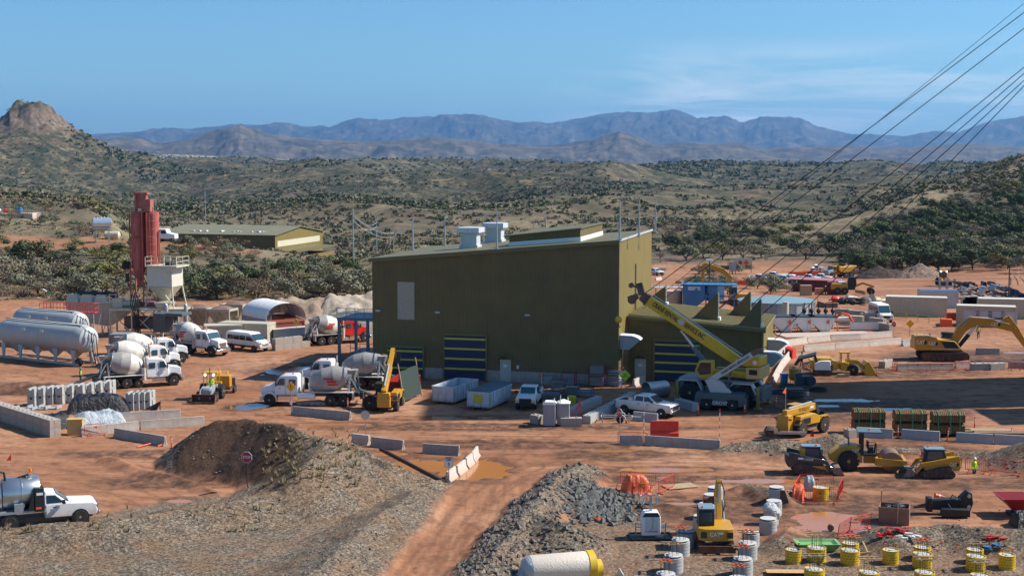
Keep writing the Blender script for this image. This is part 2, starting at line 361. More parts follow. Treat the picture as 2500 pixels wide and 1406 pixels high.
def grid_mesh(name, X, Y, Z, attrs, mt):
 nr, nc = X.shape; me = bpy.data.meshes.new(name); n = nr * nc
 me.vertices.add(n); me.vertices.foreach_set('co', np.stack([X, Y, Z], -1).astype(np.float32).ravel())
 i = np.arange(nr * nc).reshape(nr, nc); q = np.stack([i[:-1, :-1], i[:-1, 1:], i[1:, 1:], i[1:, :-1]], -1).reshape(-1, 4)
 me.loops.add(q.size); me.loops.foreach_set('vertex_index', q.astype(np.int32).ravel())
 me.polygons.add(len(q)); me.polygons.foreach_set('loop_start', (np.arange(len(q)) * 4).astype(np.int32))
 me.polygons.foreach_set('use_smooth', np.ones(len(q), bool)); me.update(calc_edges=True)
 for k, v in attrs.items(): add_attr(me, k, v)
 me.materials.append(mt); o = bpy.data.objects.new(name, me); COL.objects.link(o); return o
def ground_material():
 m, nt, bs = newmat('earth_and_grass'); L = nt.links
 pos = nn(nt, 'ShaderNodeNewGeometry').outputs['Position']
 def A(n): return nn(nt, 'ShaderNodeAttribute', attribute_name=n).outputs['Fac']
 def mapped(sx, sy, sz, rz=0):
  mp = nn(nt, 'ShaderNodeMapping'); mp.inputs['Scale'].default_value = (sx, sy, sz); mp.inputs['Rotation'].default_value = (0, 0, rz); L.new(pos, mp.inputs[0]); return mp.outputs[0]
 big = noise(nt, pos, .05, 5, .6); med = noise(nt, pos, .6, 6, .65); fin = noise(nt, pos, 3.2, 5, .7)
 dirt = ramp(nt, big, [(.3, (.25, .108, .055)), (.52, (.38, .178, .096)), (.75, (.50, .28, .170))])
 tr1 = noise(nt, mapped(.10, 1.5, 1, .06), 1.2, 6, .65, .6); tr2 = noise(nt, mapped(1.35, .10, 1, -.38), 1.0, 6, .65, .5)
 tr = mixc(nt, A('lane'), tr1, tr2)
 dirt = mixc(nt, ramp(nt, tr, [(.38, .55), (.52, 0.0)]), dirt, (.20, .098, .055))
 dirt = mixc(nt, ramp(nt, tr, [(.55, 0.0), (.75, .45)]), dirt, (.54, .35, .22))
 dirt = mixc(nt, ramp(nt, med, [(.32, .8), (.50, 0.0)]), dirt, (.14, .066, .040))
 clod = ramp(nt, fin, [(.32, .8), (.44, 0.0)])
 dirt = mixc(nt, math_(nt, 'MULTIPLY', clod, ramp(nt, med, [(.40, 0.15), (.58, .75)])), dirt, (.085, .045, .032))
 dirt = mixc(nt, math_(nt, 'MULTIPLY', A('rut'), ramp(nt, noise(nt, pos, 1.8, 4, .6), [(.35, .15), (.6, .8)])), dirt, (.17, .080, .045))
 mudc = ramp(nt, noise(nt, pos, 1.4, 7, .75), [(.3, (.035, .020, .014)), (.5, (.10, .052, .033)), (.72, (.21, .115, .075))])
 dirt = mixc(nt, math_(nt, 'MULTIPLY', A('mud'), ramp(nt, noise(nt, pos, .8, 6, .7), [(.35, .1), (.55, 1.0)])), dirt, mudc)
 vo = nn(nt, 'ShaderNodeTexVoronoi'); L.new(pos, vo.inputs['Vector']); vo.inputs['Scale'].default_value = 7.5
 vo2 = nn(nt, 'ShaderNodeTexVoronoi'); L.new(pos, vo2.inputs['Vector']); vo2.inputs['Scale'].default_value = 17
 sep = nn(nt, 'ShaderNodeSeparateColor'); L.new(vo.outputs['Color'], sep.inputs[0]); sep2 = nn(nt, 'ShaderNodeSeparateColor'); L.new(vo2.outputs['Color'], sep2.inputs[0])
 rk = math_(nt, 'ADD', math_(nt, 'MULTIPLY', sep.outputs[0], .5), math_(nt, 'MULTIPLY', sep2.outputs[0], .5))
 tone = noise(nt, pos, .35, 5, .65)
 gA = ramp(nt, rk, [(.1, (.035, .028, .020)), (.45, (.115, .092, .070)), (.7, (.215, .170, .122)), (.93, (.39, .32, .24))])
 gB = ramp(nt, rk, [(.1, (.045, .030, .02)), (.5, (.175, .112, .070)), (.9, (.31, .215, .145))])
 grav = mixc(nt, ramp(nt, tone, [(.42, 0.0), (.6, 1.0)]), gA, gB)
 grav = mixc(nt, A('dark'), grav, mixc(nt, rk, (.028, .016, .011), (.13, .075, .048)))
 c = mixc(nt, math_(nt, 'MULTIPLY', A('gravel'), 1.0), dirt, grav)
 g1 = noise(nt, pos, .03, 6, .65); g2 = noise(nt, pos, .35, 6, .7)
 wild = ramp(nt, g1, [(.32, (.085, .073, .052)), (.5, (.165, .130, .080)), (.69, (.31, .24, .14))])
 wild = mixc(nt, ramp(nt, g2, [(.36, .85), (.56, 0.0)]), wild, (.085, .072, .046))
 wild = mixc(nt, ramp(nt, noise(nt, pos, .012, 5, .6), [(.55, 0.0), (.68, .55)]), wild, (.20, .115, .085))
 far = A('far')
 for sc_, lo, hi in ((.02, .51, .60), (.055, .48, .56), (.13, .49, .57)):
  v = noise(nt, pos, sc_, 7, .78)
  wild = mixc(nt, math_(nt, 'MULTIPLY', ramp(nt, v, [(lo, 0.0), (hi, .9)]), far), wild, (.030, .038, .022))
 wild = mixc(nt, A('plain'), wild, ramp(nt, noise(nt, mapped(.0008, .004, 1), 1, 6, .6), [(.3, (.12, .115, .06)), (.52, (.36, .30, .17)), (.7, (.42, .36, .22))]))
 wild = mixc(nt, A('rock'), wild, ramp(nt, noise(nt, mapped(.09, .09, .012), 1, 6, .7), [(.3, (.06, .045, .035)), (.5, (.15, .11, .08)), (.7, (.28, .21, .155))]))
 wild = mixc(nt, A('mount'), wild, ramp(nt, noise(nt, pos, .0035, 8, .72), [(.38, (.022, .027, .018)), (.54, (.060, .054, .040)), (.70, (.19, .145, .105))]))
 wild = mixc(nt, A('foot'), wild, ramp(nt, noise(nt, pos, .004, 8, .75), [(.38, (.035, .034, .024)), (.52, (.105, .085, .058)), (.70, (.24, .175, .115))]))
 wild = mixc(nt, math_(nt, 'MULTIPLY', A('cut'), .85), wild, dirt)
 c = mixc(nt, A('wild'), c, wild)
 L.new(c, bs.inputs['Base Color'])
 wet = math_(nt, 'MULTIPLY', A('wet'), ramp(nt, tr, [(.40, .0), (.56, 1.0)]))
 ro = nn(nt, 'ShaderNodeMapRange'); L.new(wet, ro.inputs[0]); ro.inputs[3].default_value = .92; ro.inputs[4].default_value = .45; L.new(ro.outputs[0], bs.inputs['Roughness'])
 bs.inputs['Specular IOR Level'].default_value = .12
 h = math_(nt, 'ADD', math_(nt, 'MULTIPLY', fin, .10), math_(nt, 'SUBTRACT', math_(nt, 'MULTIPLY', tr, .22), math_(nt, 'MULTIPLY', A('rut'), .08)))
 h = math_(nt, 'ADD', h, math_(nt, 'MULTIPLY', math_(nt, 'MULTIPLY', rk, .22), A('gravel')))
 h = math_(nt, 'ADD', h, math_(nt, 'MULTIPLY', math_(nt, 'MULTIPLY', noise(nt, pos, 1.1, 7, .75), .55), math_(nt, 'MAXIMUM', A('mud'), math_(nt, 'MULTIPLY', A('wild'), 1.0))))
 h = math_(nt, 'ADD', h, math_(nt, 'MULTIPLY', math_(nt, 'MULTIPLY', noise(nt, pos, .02, 7, .7), 14.0), far))
 h = math_(nt, 'ADD', h, math_(nt, 'MULTIPLY', math_(nt, 'MULTIPLY', noise(nt, pos, .0022, 8, .7), 160.0), A('mount')))
 b = nn(nt, 'ShaderNodeBump'); b.inputs['Strength'].default_value = .85; L.new(h, b.inputs['Height']); L.new(b.outputs[0], bs.inputs['Normal'])
 return m
EARTH = ground_material()
def blob(x, y, px, py, rx, ry, rag=.35, s=61):          # soft patch around a ground point
 cx, cy = Pz(px, py, 0); d = np.hypot((x - cx) / rx, (y - cy) / ry) + rag * fbm(x * .25, y * .25, s, 4); return ss(1.1, .7, d)
def masks(X, Y, Z):
 u = 1250 + FPX * X / Y; a = {}
 pr = 375 + 3472 * (CAMH - Z) / Y
 n = fbm(X * .12, Y * .12, 91, 4)
 z0 = gz(X, Y, False)
 h = np.where(Y < 215, z0, 0)
 grav = ss(.28, .6, h + n * .15) * (Y < 232)
 grav = np.maximum(grav, ss(-14, 8, pr + 10 * n - np.interp(u, [0, 210, 430, 560, 680, 1105], [1290, 1278, 1240, 1222, 1194, 1180])) * ss(30, -20, u - 1105 + .75 * (pr - 1180) + 25 * n) * (pr < 1900))
 grav = np.maximum(grav, ss(1305, 1340, pr + 40 * n) * ss(1180, 1260, u) * .8)
 for q in ((1900, 1400, 9, 3), (2300, 1395, 12, 4), (2150, 1345, 9, 1.5), (1500, 1290, 4, 4), (1620, 1330, 3, 2)): grav = np.maximum(grav, .85 * blob(X, Y, *q))
 a['gravel'] = grav
 dk = np.zeros_like(X)
 for q in ((600, 1110, 6.5, 4.5), (500, 1080, 3, 5), (720, 1120, 3, 3)): dk = np.maximum(dk, blob(X, Y, q[0], q[1] + 20, q[2], q[3], .25))
 a['dark'] = np.maximum(dk * 0, ss(1012, 1030, pr) * ss(1205, 1180, pr) * ss(395, 430, u) * ss(800, 640, u + n * 90 + .35 * (1190 - pr)))
 mud = np.zeros_like(X)
 for q in ((1850, 1240, 16, 5), (2100, 1330, 9, 3), (1600, 1260, 6, 4), (1280, 1085, 14, 2.2), (1700, 1170, 14, 1.6), (480, 1175, 9, 3), (330, 1110, 7, 2), (1500, 1110, 6, 2.5), (2100, 905, 14, 7), (1300, 1045, 20, 1.5),
     (2350, 870, 12, 6), (2300, 1180, 12, 2.5), (2050, 1000, 16, 7), (2400, 1070, 10, 3), (1200, 1040, 14, 2), (90, 955, 9, 4), (2080, 1100, 14, 3)): mud = np.maximum(mud, blob(X, Y, *q))
 for px, py, rx, ry, _ in PUD: mud = np.maximum(mud, .9 * blob(X, Y, px, py, rx * 1.5 + .4, ry * 1.6 + .4))
 a['mud'] = mud * (Y < 232); a['rut'] = ruts(X, Y) if Y.min() < 200 else X * 0
 a['wet'] = np.clip(ss(.05, .5, fbm(X * .05, Y * .1, 95, 3)) * .7 + mud * .4, 0, 1) * (Y < 260)
 a['lane'] = ss(1050, 1130, pr) * ss(820, 900, u) * (1 - ss(1270, 1350, u)) * (Y < 108)
 backyard = (u > 1430) * (1 - ss(446, 458, Y + 14 * n)) * (1 - ss(2150, 2330, u + 260 * ss(330, 450, Y) + 60 * n) * ss(395, 440, Y))
 edge = 236 + 6 * n
 wild = ss(edge - 3, edge + 4, Y) * (1 - backyard)
 a['wild'] = wild
 a['cut'] = np.clip(np.maximum(ss(14, 5, np.abs(Y - 330 - 8 * n)) * (u < 640) * ss(-400, 0, u), ss(30, 12, np.abs(Y - 243 - 4 * n)) * .35), 0, 1) * (Y < 400)
 a['far'] = ss(500, 1500, Y)
 a['plain'] = ss(5600, 7400, Y) * (1 - ss(9500, 10200, Y))
 a['mount'] = ss(9300, 9900, Y)
 a['foot'] = a['mount'] * ss(17500, 15500, Y) * .85
 rr = np.hypot(X + 870, (Y - 2600) * .8); a['rock'] = ss(.0, .35, (1 - np.abs(rr - 58) / 30)) * (Z > 58) * (np.abs(Y - 2600) < 300)
 return a
pr_near = np.concatenate([[6000, 3500, 2500, 2000, 1800], np.arange(1620, 560, -2.4)])
Yn = CAMH * FPX / (pr_near - 375); Yf = np.geomspace(Yn[-1], 10600, 430); Ym = np.geomspace(10600, 33000, 150)
us = np.arange(-520, 3060, 3.0)
def sheet(name, Ys, step=1):
 uu = us[::step]; X = (uu[None, :] - 1250) / FPX * Ys[:, None]; Y = np.repeat(Ys[:, None], len(uu), 1)
 Z = gz(X, Y); o = grid_mesh(name, X, Y, Z, masks(X, Y, Z), EARTH); tag(o, kind='structure'); return o
sheet('ground', Yn); sheet('hills', Yf); sheet('mountains', Ym)
# ------------------------------------------------------------------ shared paints
DUST = (.30, .17, .11)
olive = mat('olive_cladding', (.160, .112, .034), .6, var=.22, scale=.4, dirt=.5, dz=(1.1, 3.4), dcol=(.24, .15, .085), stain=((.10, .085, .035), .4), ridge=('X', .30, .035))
olive_y = mat('olive_cladding_sunlit_side', (.205, .150, .036), .7, var=.12, scale=.4, dirt=.4, dz=(1.1, 3.4), dcol=(.24, .15, .085), ridge=('Y', .30, .035))  # same cladding, lighter and yellower: the sunlit side put into the colour
oliveroof = mat('olive_roof', (.175, .150, .062), .5, var=.12, scale=.5, ridge=('Y', .55, .06))
olivetrim = mat('olive_trim', (.165, .13, .045), .5)
roofx = mat('olive_roof_along', (.21, .185, .095), .5, var=.1, scale=.3, ridge=('X', .6, .06))
conc = mat('concrete', (.42, .37, .32), .9, var=.25, scale=1.6, bump=.01, dirt=.55, dz=(0, .7), stain=((.20, .15, .12), .5))
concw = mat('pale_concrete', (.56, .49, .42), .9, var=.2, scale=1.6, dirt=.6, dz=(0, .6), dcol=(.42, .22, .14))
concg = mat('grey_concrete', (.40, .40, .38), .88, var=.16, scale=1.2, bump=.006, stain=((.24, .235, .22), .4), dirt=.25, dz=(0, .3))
white = mat('white_paint', (.78, .78, .77), .35, var=.08, dirt=.9, dz=(.45, 1.5), dcol=(.42, .27, .19))
whitec = mat('clean_white_paint', (.80, .80, .79), .4, var=.06)
greyp = mat('grey_paint', (.34, .37, .38), .5, var=.12)
lgrey = mat('light_grey_metal', (.50, .51, .51), .45, var=.12)
galv = mat('galvanised_steel', (.45, .47, .48), .4, metal=.6, var=.2)
dark = mat('dark_steel', (.035, .037, .04), .6, var=.3, dirt=.5, dz=(.3, 1.2))
black = mat('black_plastic', (.014, .015, .016), .55)
chrome = mat('bright_metal', (.72, .73, .74), .22, metal=1.0, var=.1)
tyre = mat('dusty_tyre', (.028, .025, .023), .9, var=.4, scale=5, stain=((.20, .125, .085), .75))
tyreb = mat('black_tyre', (.02, .02, .021), .85, var=.3, stain=((.11, .075, .055), .5))
rimw = mat('worn_rim', (.40, .33, .28), .6, var=.4, stain=((.22, .13, .09), .7))
rimy = mat('yellow_rim', (.50, .33, .03), .5, var=.3, stain=((.16, .10, .05), .5))
caty = mat('machine_yellow', (.56, .275, .016), .42, var=.10, dirt=.45, dz=(.2, 1.3), stain=((.30, .18, .06), .25))
craney = mat('crane_yellow', (.66, .41, .015), .42, var=.10, stain=((.36, .24, .05), .25))
beige = mat('beige_steel', (.50, .45, .34), .55, var=.12, stain=((.28, .20, .13), .45))
cream = mat('cream_steel', (.60, .54, .40), .5, var=.12, stain=((.36, .26, .16), .4))
redsilo = mat('red_steel', (.46, .10, .075), .6, var=.35, scale=.9, stain=((.52, .28, .24), .85))
redp = mat('red_plastic', (.62, .035, .018), .5, var=.2, stain=((.45, .12, .07), .3))
orangep = mat('orange_plastic', (.85, .11, .02), .5, var=.12)
reds = mat('red_steel_tube', (.62, .05, .035), .45, var=.15)
bluep = mat('blue_machinery', (.045, .20, .42), .45, var=.2, stain=((.12, .30, .48), .5))
bluedoor = mat('navy_door_panel', (.012, .028, .085), .55, ridge=('Z', .35, .02))
yellow = mat('yellow_paint', (.62, .50, .03), .5)
yellowg = mat('yellow_green_film', (.62, .50, .02), .5, var=.2)
timber = mat('raw_timber', (.46, .32, .18), .8, var=.35, scale=6)
timberd = mat('brown_plywood', (.26, .15, .095), .8, var=.3, scale=2)
glass = glassy('tinted_glass', (.012, .018, .02)); glassb = glassy('blue_glass', (.03, .07, .09), .05)
wtarp = mat('white_fabric', (.72, .72, .72), .5, var=.1, bump=.02, scale=1.0)
btarp = mat('black_sheeting', (.022, .019, .020), .32, var=.4, bump=.16, scale=.7)
rust = mat('rusty_steel', (.14, .055, .03), .8, var=.4, stain=((.30, .22, .17), .5))
signw = mat('sign_white', (.75, .75, .76), .5, var=.03); signr = mat('sign_red', (.50, .018, .02), .5, var=.05); signk = mat('sign_black', (.01, .01, .01), .6)
signy = mat('sign_amber', (.80, .42, .01), .5, var=.05); signg = mat('sign_lime', (.55, .72, .015), .5, var=.05)
beacon = mat('amber_lens', (.9, .20, .01), .3)
# ------------------------------------------------------------------ placing helpers
def axles(nr, nf, xr, hw, side, z=.02):       # near rear and near front wheel pixels -> location, heading
 A = G0(*nr); B = G0(*nf); h = heading(A, B); c, s = math.cos(h), math.sin(h)
 return ((A[0] - (xr * c - side * hw * s), A[1] - (xr * s + side * hw * c), z), h)
def put(o, loc, rz): o.location = loc; o.rotation_euler = (0, 0, rz); return o
def P_(mb, name, m, parent, **k): return mb.build(name, m, parent, **k)
def wheel(par, x, y, r, w, side, rim=None, ty=None, lugs=0, name='wheel', hub=.55):
 rim = rim or rimw; ty = ty or tyre; h = w / 2
 b = MB().lathe((x, y - h, r), (0, 1, 0), [(0, r * .55), (0, r * .88), (w * .16, r), (w * .84, r), (w, r * .88), (w, r * .55)], 28)
 if lugs:
  for i in range(lugs):
   for s_ in (-1, 1):
    a = 2 * PI * (i + (.5 if s_ > 0 else 0)) / lugs
    p = Vector((x + math.cos(a) * r * 1.0, y + s_ * w * .24, r + math.sin(a) * r * 1.0)); q = Vector((x + math.cos(a + .22) * r * 1.0, y + s_ * w * .5, r + math.sin(a + .22) * r * 1.0))
    b.bar(p, q, r * .10, r * .10)
 o = b.build(name, ty, par, bevel=0)
 q = y + side * h * .72
 k = MB().lathe((x, q, r), (0, side, 0), [(0, r * hub * 1.04), (h * .22, r * hub * 1.04), (h * .22, r * hub * .9), (-h * .1, r * hub * .75), (-h * .05, r * hub * .36), (h * .3, r * hub * .32), (h * .34, .01)], 20)
 k.build('rim', rim, o); return o
def person(loc, rz, label, vest, shirt, trousers, hat, pose='stand'):
 t = thing('person', label, 'person', loc, rz)
 me = bpy.data.meshes.new('body'); z0 = 0
 if pose == 'sit':
  V = [(0, 0, .55), (0, 0, .8), (0, 0, 1.05), (0, 0, 1.2), (0, .02, 1.3), (0, .1, .53), (.1, .1, .53), (.48, .12, .56), (.52, .12, .12), (.62, .12, .06), (.1, -.1, .53), (.48, -.12, .56), (.52, -.12, .12), (.62, -.12, .06), (0, .2, 1.12), (.08, .27, .86), (.34, .2, .85), (0, -.2, 1.12), (.08, -.27, .86), (.34, -.2, .85)]
 else:
  k = .12 if pose == 'walk' else 0
  V = [(0, 0, .93), (0, 0, 1.12), (0, 0, 1.32), (0, 0, 1.44), (.01, 0, 1.54), (0, .09, .9), (.02 + k, .1, .5), (k * 1.3, .11, .09), (.13 + k * 1.3, .12, .04), (0, -.09, .9), (.02 - k * .3, -.1, .5), (-k * 1.6, -.11, .09), (.13 - k * 1.6, -.12, .04), (0, .19, 1.40), (.0, .25, 1.12), (.14, .24, .92), (0, -.19, 1.40), (.0, -.25, 1.12), (.14, -.24, .92)]
 if pose == 'sit':
  E = [(0, 1), (1, 2), (2, 3), (3, 4), (0, 5), (5, 6), (6, 7), (7, 8), (8, 9), (0, 10), (10, 11), (11, 12), (12, 13), (3, 14), (14, 15), (15, 16), (3, 17), (17, 18), (18, 19)]
  Rd = [.15, .14, .16, .10, .06, .10, .09, .075, .05, .05, .10, .09, .055, .05, .07, .05, .04, .07, .05, .04]
 else:
  E = [(0, 1), (1, 2), (2, 3), (3, 4), (0, 5), (5, 6), (6, 7), (7, 8), (0, 9), (9, 10), (10, 11), (11, 12), (3, 13), (13, 14), (14, 15), (3, 16), (16, 17), (17, 18)]
  Rd = [.14, .135, .155, .09, .055, .095, .07, .05, .045, .095, .07, .05, .045, .065, .048, .038, .065, .048, .038]
 me.from_pydata(V, E, []); o = bpy.data.objects.new('body', me); COL.objects.link(o)
 o.modifiers.new('s', 'SKIN'); o.modifiers.new('d', 'SUBSURF').levels = 1
 for d, r in zip(me.skin_vertices[0].data, Rd): d.radius = (r, r)
 me.skin_vertices[0].data[0].use_root = True
 dg = bpy.context.evaluated_depsgraph_get(); m2 = bpy.data.meshes.new_from_object(o.evaluated_get(dg)); bpy.data.objects.remove(o)
 m2.materials.clear()
 for q in (shirt, trousers, vest): m2.materials.append(q)
 hz = .6 if pose == 'sit' else .93
 for f in m2.polygons:
  c = f.center; f.use_smooth = True
  f.material_index = 1 if c.z < hz - .02 or (pose == 'sit' and c.z < .66 and c.x > .1) else (2 if (abs(c.y) < .17 and hz + .08 < c.z < hz + .52 and c.x < .25) else 0)
 o = bpy.data.objects.new('body', m2); COL.objects.link(o); o.parent = t
 hc = V[4]; skin = mat('skin', (.45, .26, .18), .6)
 b = MB().sphere((hc[0] + .01, hc[1], hc[2] + .10), .105, 14, 0, 1.18).box(hc[0] + .10, hc[0] + .135, hc[1] - .014, hc[1] + .014, hc[2] + .07, hc[2] + .11)
 for s_ in (-1, 1): b.sphere((hc[0], hc[1] + s_ * .1, hc[2] + .1), .028, 8)
 b.build('head', skin, t)
 b = MB().lathe((hc[0], hc[1], hc[2] + .145), (0, 0, 1), [(0, .155), (.015, .155), (.02, .128), (.06, .122), (.105, .085), (.125, .02)], 16); b.build('hard_hat', hat, t)
 for i, w_ in enumerate((15, 18) if pose != 'sit' else (16, 19)):
  p = Vector(V[w_]); b = MB().box(p.x - .02, p.x + .07, p.y - .018, p.y + .018, p.z - .07, p.z + .01)
  for k_ in range(4): b.bar((p.x + .055, p.y - .03 + k_ * .02, p.z - .05), (p.x + .075, p.y - .03 + k_ * .02, p.z - .125 + abs(k_ - 1.5) * .008), .016)
  b.bar((p.x, p.y, p.z - .02), (p.x + .05, p.y + .04, p.z - .07), .018); b.build('hand', mat('work_glove', (.25, .2, .14), .8), t)
 return t
# ------------------------------------------------------------------ winder building
FL = Vector((-15.3, 155.0, 0)); AZ = R(-14.8); W_, D_ = 27.4, 21.0; HL, HR = 12.9, 15.3
B = thing('winder_building', 'tall olive clad industrial building with blue roller doors and a sloping metal roof', 'building', FL, AZ)
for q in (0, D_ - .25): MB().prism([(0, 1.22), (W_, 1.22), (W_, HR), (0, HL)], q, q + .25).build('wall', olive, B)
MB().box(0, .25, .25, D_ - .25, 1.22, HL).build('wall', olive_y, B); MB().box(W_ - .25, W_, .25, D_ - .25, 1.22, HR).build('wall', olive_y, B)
MB().box(-.06, W_ + .06, -.06, .2, 0, 1.2).box(-.06, .2, .2, D_, 0, 1.2).box(W_ - .2, W_ + .06, .2, D_, 0, 1.2).build('concrete_base', conc, B)
def sl(x): return HL + (HR - HL) * x / W_
r = MB().prism([(-.3, sl(-.3)), (W_ + .02, sl(W_)), (W_ + .02, sl(W_) + .14), (-.3, sl(-.3) + .14)], -.3, D_ + .1); rf = r.build('roof', oliveroof, B)
t = MB().prism([(W_ + .03, sl(W_) - .02), (W_ + .12, sl(W_) - .02), (W_ + .12, sl(W_) + .20), (W_ + .03, sl(W_) + .20)], -.32, D_ + .12); t.build('roof_edge_flashing', lgrey, rf)
MB().prism([(-.3, sl(-.3) - .28), (W_ + .02, sl(W_) - .28), (W_ + .02, sl(W_) - .01), (-.3, sl(-.3) - .01)], -.36, -.31).build('eave_trim', olivetrim, rf)
x0, x1, y0, y1 = 14.6, 22.6, 3.2, 15.5
MB().prism([(x0, sl(x0) + .15), (x1, sl(x1) + .15), (x1, sl(x1) + .62), (x0, sl(x0) + .62)], y0, y1).build('flashing', whitec, rf)
MB().prism([(x0 + .06, sl(x0) + .62), (x1 - .06, sl(x1) + .62), (x1 - .06, sl(x1) + 1.5), (x0 + .06, sl(x0) + 1.25)], y0 + .06, y1 - .06).build('roof_monitor', olive, rf)
MB().prism([(x0 - .5, sl(x0) + 1.22), (x1 + .1, sl(x1) + 1.5), (x1 + .1, sl(x1) + 1.62), (x0 - .5, sl(x0) + 1.34)], y0 - .25, y1 + .3).build('monitor_roof', oliveroof, rf)
def roof_pt(px, py):                      # point of the roof plane on that sight line
 rr = ray(px, py); c, s = math.cos(AZ), math.sin(AZ); best = None
 for k in range(4000):
  Y = 140 + k * .01; x = rr[0] * Y / rr[1]; z = CAMH + rr[2] * Y / rr[1]; lx = (x - FL.x) * c + (Y - FL.y) * s; ly = -(x - FL.x) * s + (Y - FL.y) * c
  if z <= sl(lx) + .14 and ly > -.2: return (lx, ly, sl(lx) + .14)
 return (lx, ly, sl(lx))
for (px, py, lb) in ((1149, 605, 0), (1209, 591, 1)):
 x, y, z = roof_pt(px, py); b = MB().box(x - 1.05, x + 1.05, y - .9, y + .9, z - .1, z + .35).box(x - .92, x + .92, y - .78, y + .78, z + .35, z + 1.85)
 v = b.build('roof_vent', mat('vent_grey_white', (.52, .56, .58), .5), B)
 MB().box(x - 1.3, x + 1.3, y - 1.15, y + 1.15, z + 1.75, z + 2.3).build('vent_hood', mat('white_blue_film', (.62, .66, .70), .4, var=.1, scale=2, stain=((.04, .20, .50), .9)), v)
rods = [(1008, 611, 527), (1086, 600, 520), (1213, 608, 515), (1332, 566, 488), (1513, 588, 495), (1560, 577, 489), (1600, 567, 484), (1180, 572, 535)]
for px, py, top in rods:
 x, y, z = roof_pt(px, max(py, 567)); h = (py - top) / 22.3
 MB().cyl((x, y, z - .05), (x, y, z + h * .6), .10).cyl((x, y, z + h * .6), (x, y, z + h), .05).box(x - .2, x + .2, y - .2, y + .2, z - .05, z + .12).build('lightning_rod', galv, B)
def wx(px, row=900):                      # local x along the front wall under column px
 rr = ray(px, row); c, s = math.cos(AZ), math.sin(AZ); k = rr[0] / rr[1]
 return ((k * FL.y - FL.x) / (c - k * s))
def roller(xa, xb, zt, par, y=0, n=3):
 d = MB().box(xa, xb, y - .10, y - .005, .06, zt).build('roller_door', bluedoor, par)
 f = MB().box(xa - .18, xa, y - .16, y - .01, 0, zt + .2).box(xb, xb + .18, y - .16, y - .01, 0, zt + .2).box(xa, xb, y - .18, y - .01, zt, zt + .25); f.build('door_frame', olivetrim, par)
 for k in range(n): z = zt - .35 - k * (zt - .5) / n; MB().box(xa, xb, y - .13, y - .1, z - .1, z + .1).build('yellow_stripe', yellow, d)
roller(wx(1086), wx(1186), 4.85, B, 0, 4); roller(wx(948), wx(1033), 3.3, B, 0, 3)
a, b2 = wx(972), wx(1013); MB().box(a, b2, -.05, -.005, 6.4, 10.5).build('louvre_panel', mat('cream_panel', (.42, .38, .28), .6, ridge=('X', .3, .03)), B)
def pdoor(xa, zt, par, y=0):
 d = MB().box(xa, xa + 1.05, y - .09, y - .065, .1, zt).build('door', mat('door_paint', (.50, .50, .42), .5), par)
 MB().box(xa - .07, xa + 1.12, y - .085, y - .01, .05, zt + .07).build('door_frame', lgrey, d)
 MB().box(xa + .3, xa + .7, y - .1, y - .09, zt - .75, zt - .45).build('door_sign', signw, d); MB().box(xa + .9, xa + .97, y - .13, y - .09, .95, 1.15).build('handle', galv, d)
 MB().prism([(xa - .35, zt + .25), (xa + .52, zt + .62), (xa + 1.4, zt + .25), (xa + 1.4, zt + .33), (xa + .52, zt + .7), (xa - .35, zt + .33)], y - .8, y - .01).build('door_canopy', olivetrim, par)
pdoor(wx(1223), 2.35, B)
for px in (925, 1070, 1288, 1510): MB().box(wx(px) - .25, wx(px) + .25, -.3, -.01, 7.2, 7.4).build('wall_light', lgrey, B)
MB().box(wx(1262), wx(1267), -.12, -.01, 1.5, 1.85).build('wall_sign', signw, B)
MB().box(W_ + .005, W_ + .05, 9.6, 10.3, 4.5, 12.2).build('rope_slot', black, B); MB().box(W_ + .005, W_ + .05, 1.4, 2.2, 1.0, 4.0).build('rope_slot', black, B)
def duct(x, y, z, par, L=1.9, H=1.45, Wd=1.5):
 pl = [(0, 0), (L * .55, 0), (L * 1.15, H * .72), (L * .98, H * .86), (L * .7, H * .97), (L * .4, H), (0, H)]
 MB().prism([(x + p, z + q) for p, q in pl], y, y + Wd).build('air_duct', greyp, par);
 MB().prism([(x + p, z + q) for p, q in [(L * 1.17, H * .72), (L * 1.0, H * .9), (L * .7, H * 1.02), (0, H * 1.05), (0, H * 1.0), (L * .7, H * .97), (L * .98, H * .86)]], y - .05, y + Wd + .05).build('duct_flashing', whitec, par)
duct(W_ + .02, .4, 3.9, B)
AX, AY, AW, AD, AHL, AHR = W_ + .27, 4.6, 14.3, 13.8, 7.0, 5.85
X_ = thing('annex_building', 'low olive annex with horizontal ribbed roof and four triangular rope hoods', 'building', FL, AZ)
def asl(x): return AHL + (AHR - AHL) * (x - AX) / AW
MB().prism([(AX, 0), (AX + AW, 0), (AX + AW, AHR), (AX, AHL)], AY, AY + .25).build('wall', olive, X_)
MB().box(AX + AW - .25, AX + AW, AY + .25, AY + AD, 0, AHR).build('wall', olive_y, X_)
ar = MB().prism([(AX, asl(AX)), (AX + AW + .25, asl(AX + AW)), (AX + AW + .25, asl(AX + AW) + .14), (AX, asl(AX) + .14)], AY - .35, AY + AD)
for k in range(22): y = AY - .2 + k * .63; ar.prism([(AX + .02, asl(AX) + .13), (AX + AW + .23, asl(AX + AW) + .13), (AX + AW + .23, asl(AX + AW) + .27), (AX + .02, asl(AX) + .27)], y, y + .2)
ar = ar.build('roof', mat('ribbed_roof', (.27, .23, .10), .7, var=.12), X_)
MB().prism([(AX, asl(AX) - .22), (AX + AW + .3, asl(AX + AW) - .22), (AX + AW + .3, asl(AX + AW) + .1), (AX, asl(AX) + .1)], AY - .45, AY - .36).build('eave_trim', olivetrim, ar)
roller(AX + 2.85, AX + 7.6, 4.35, X_, AY, 4); pdoor(AX + .75, 2.3, X_, AY)
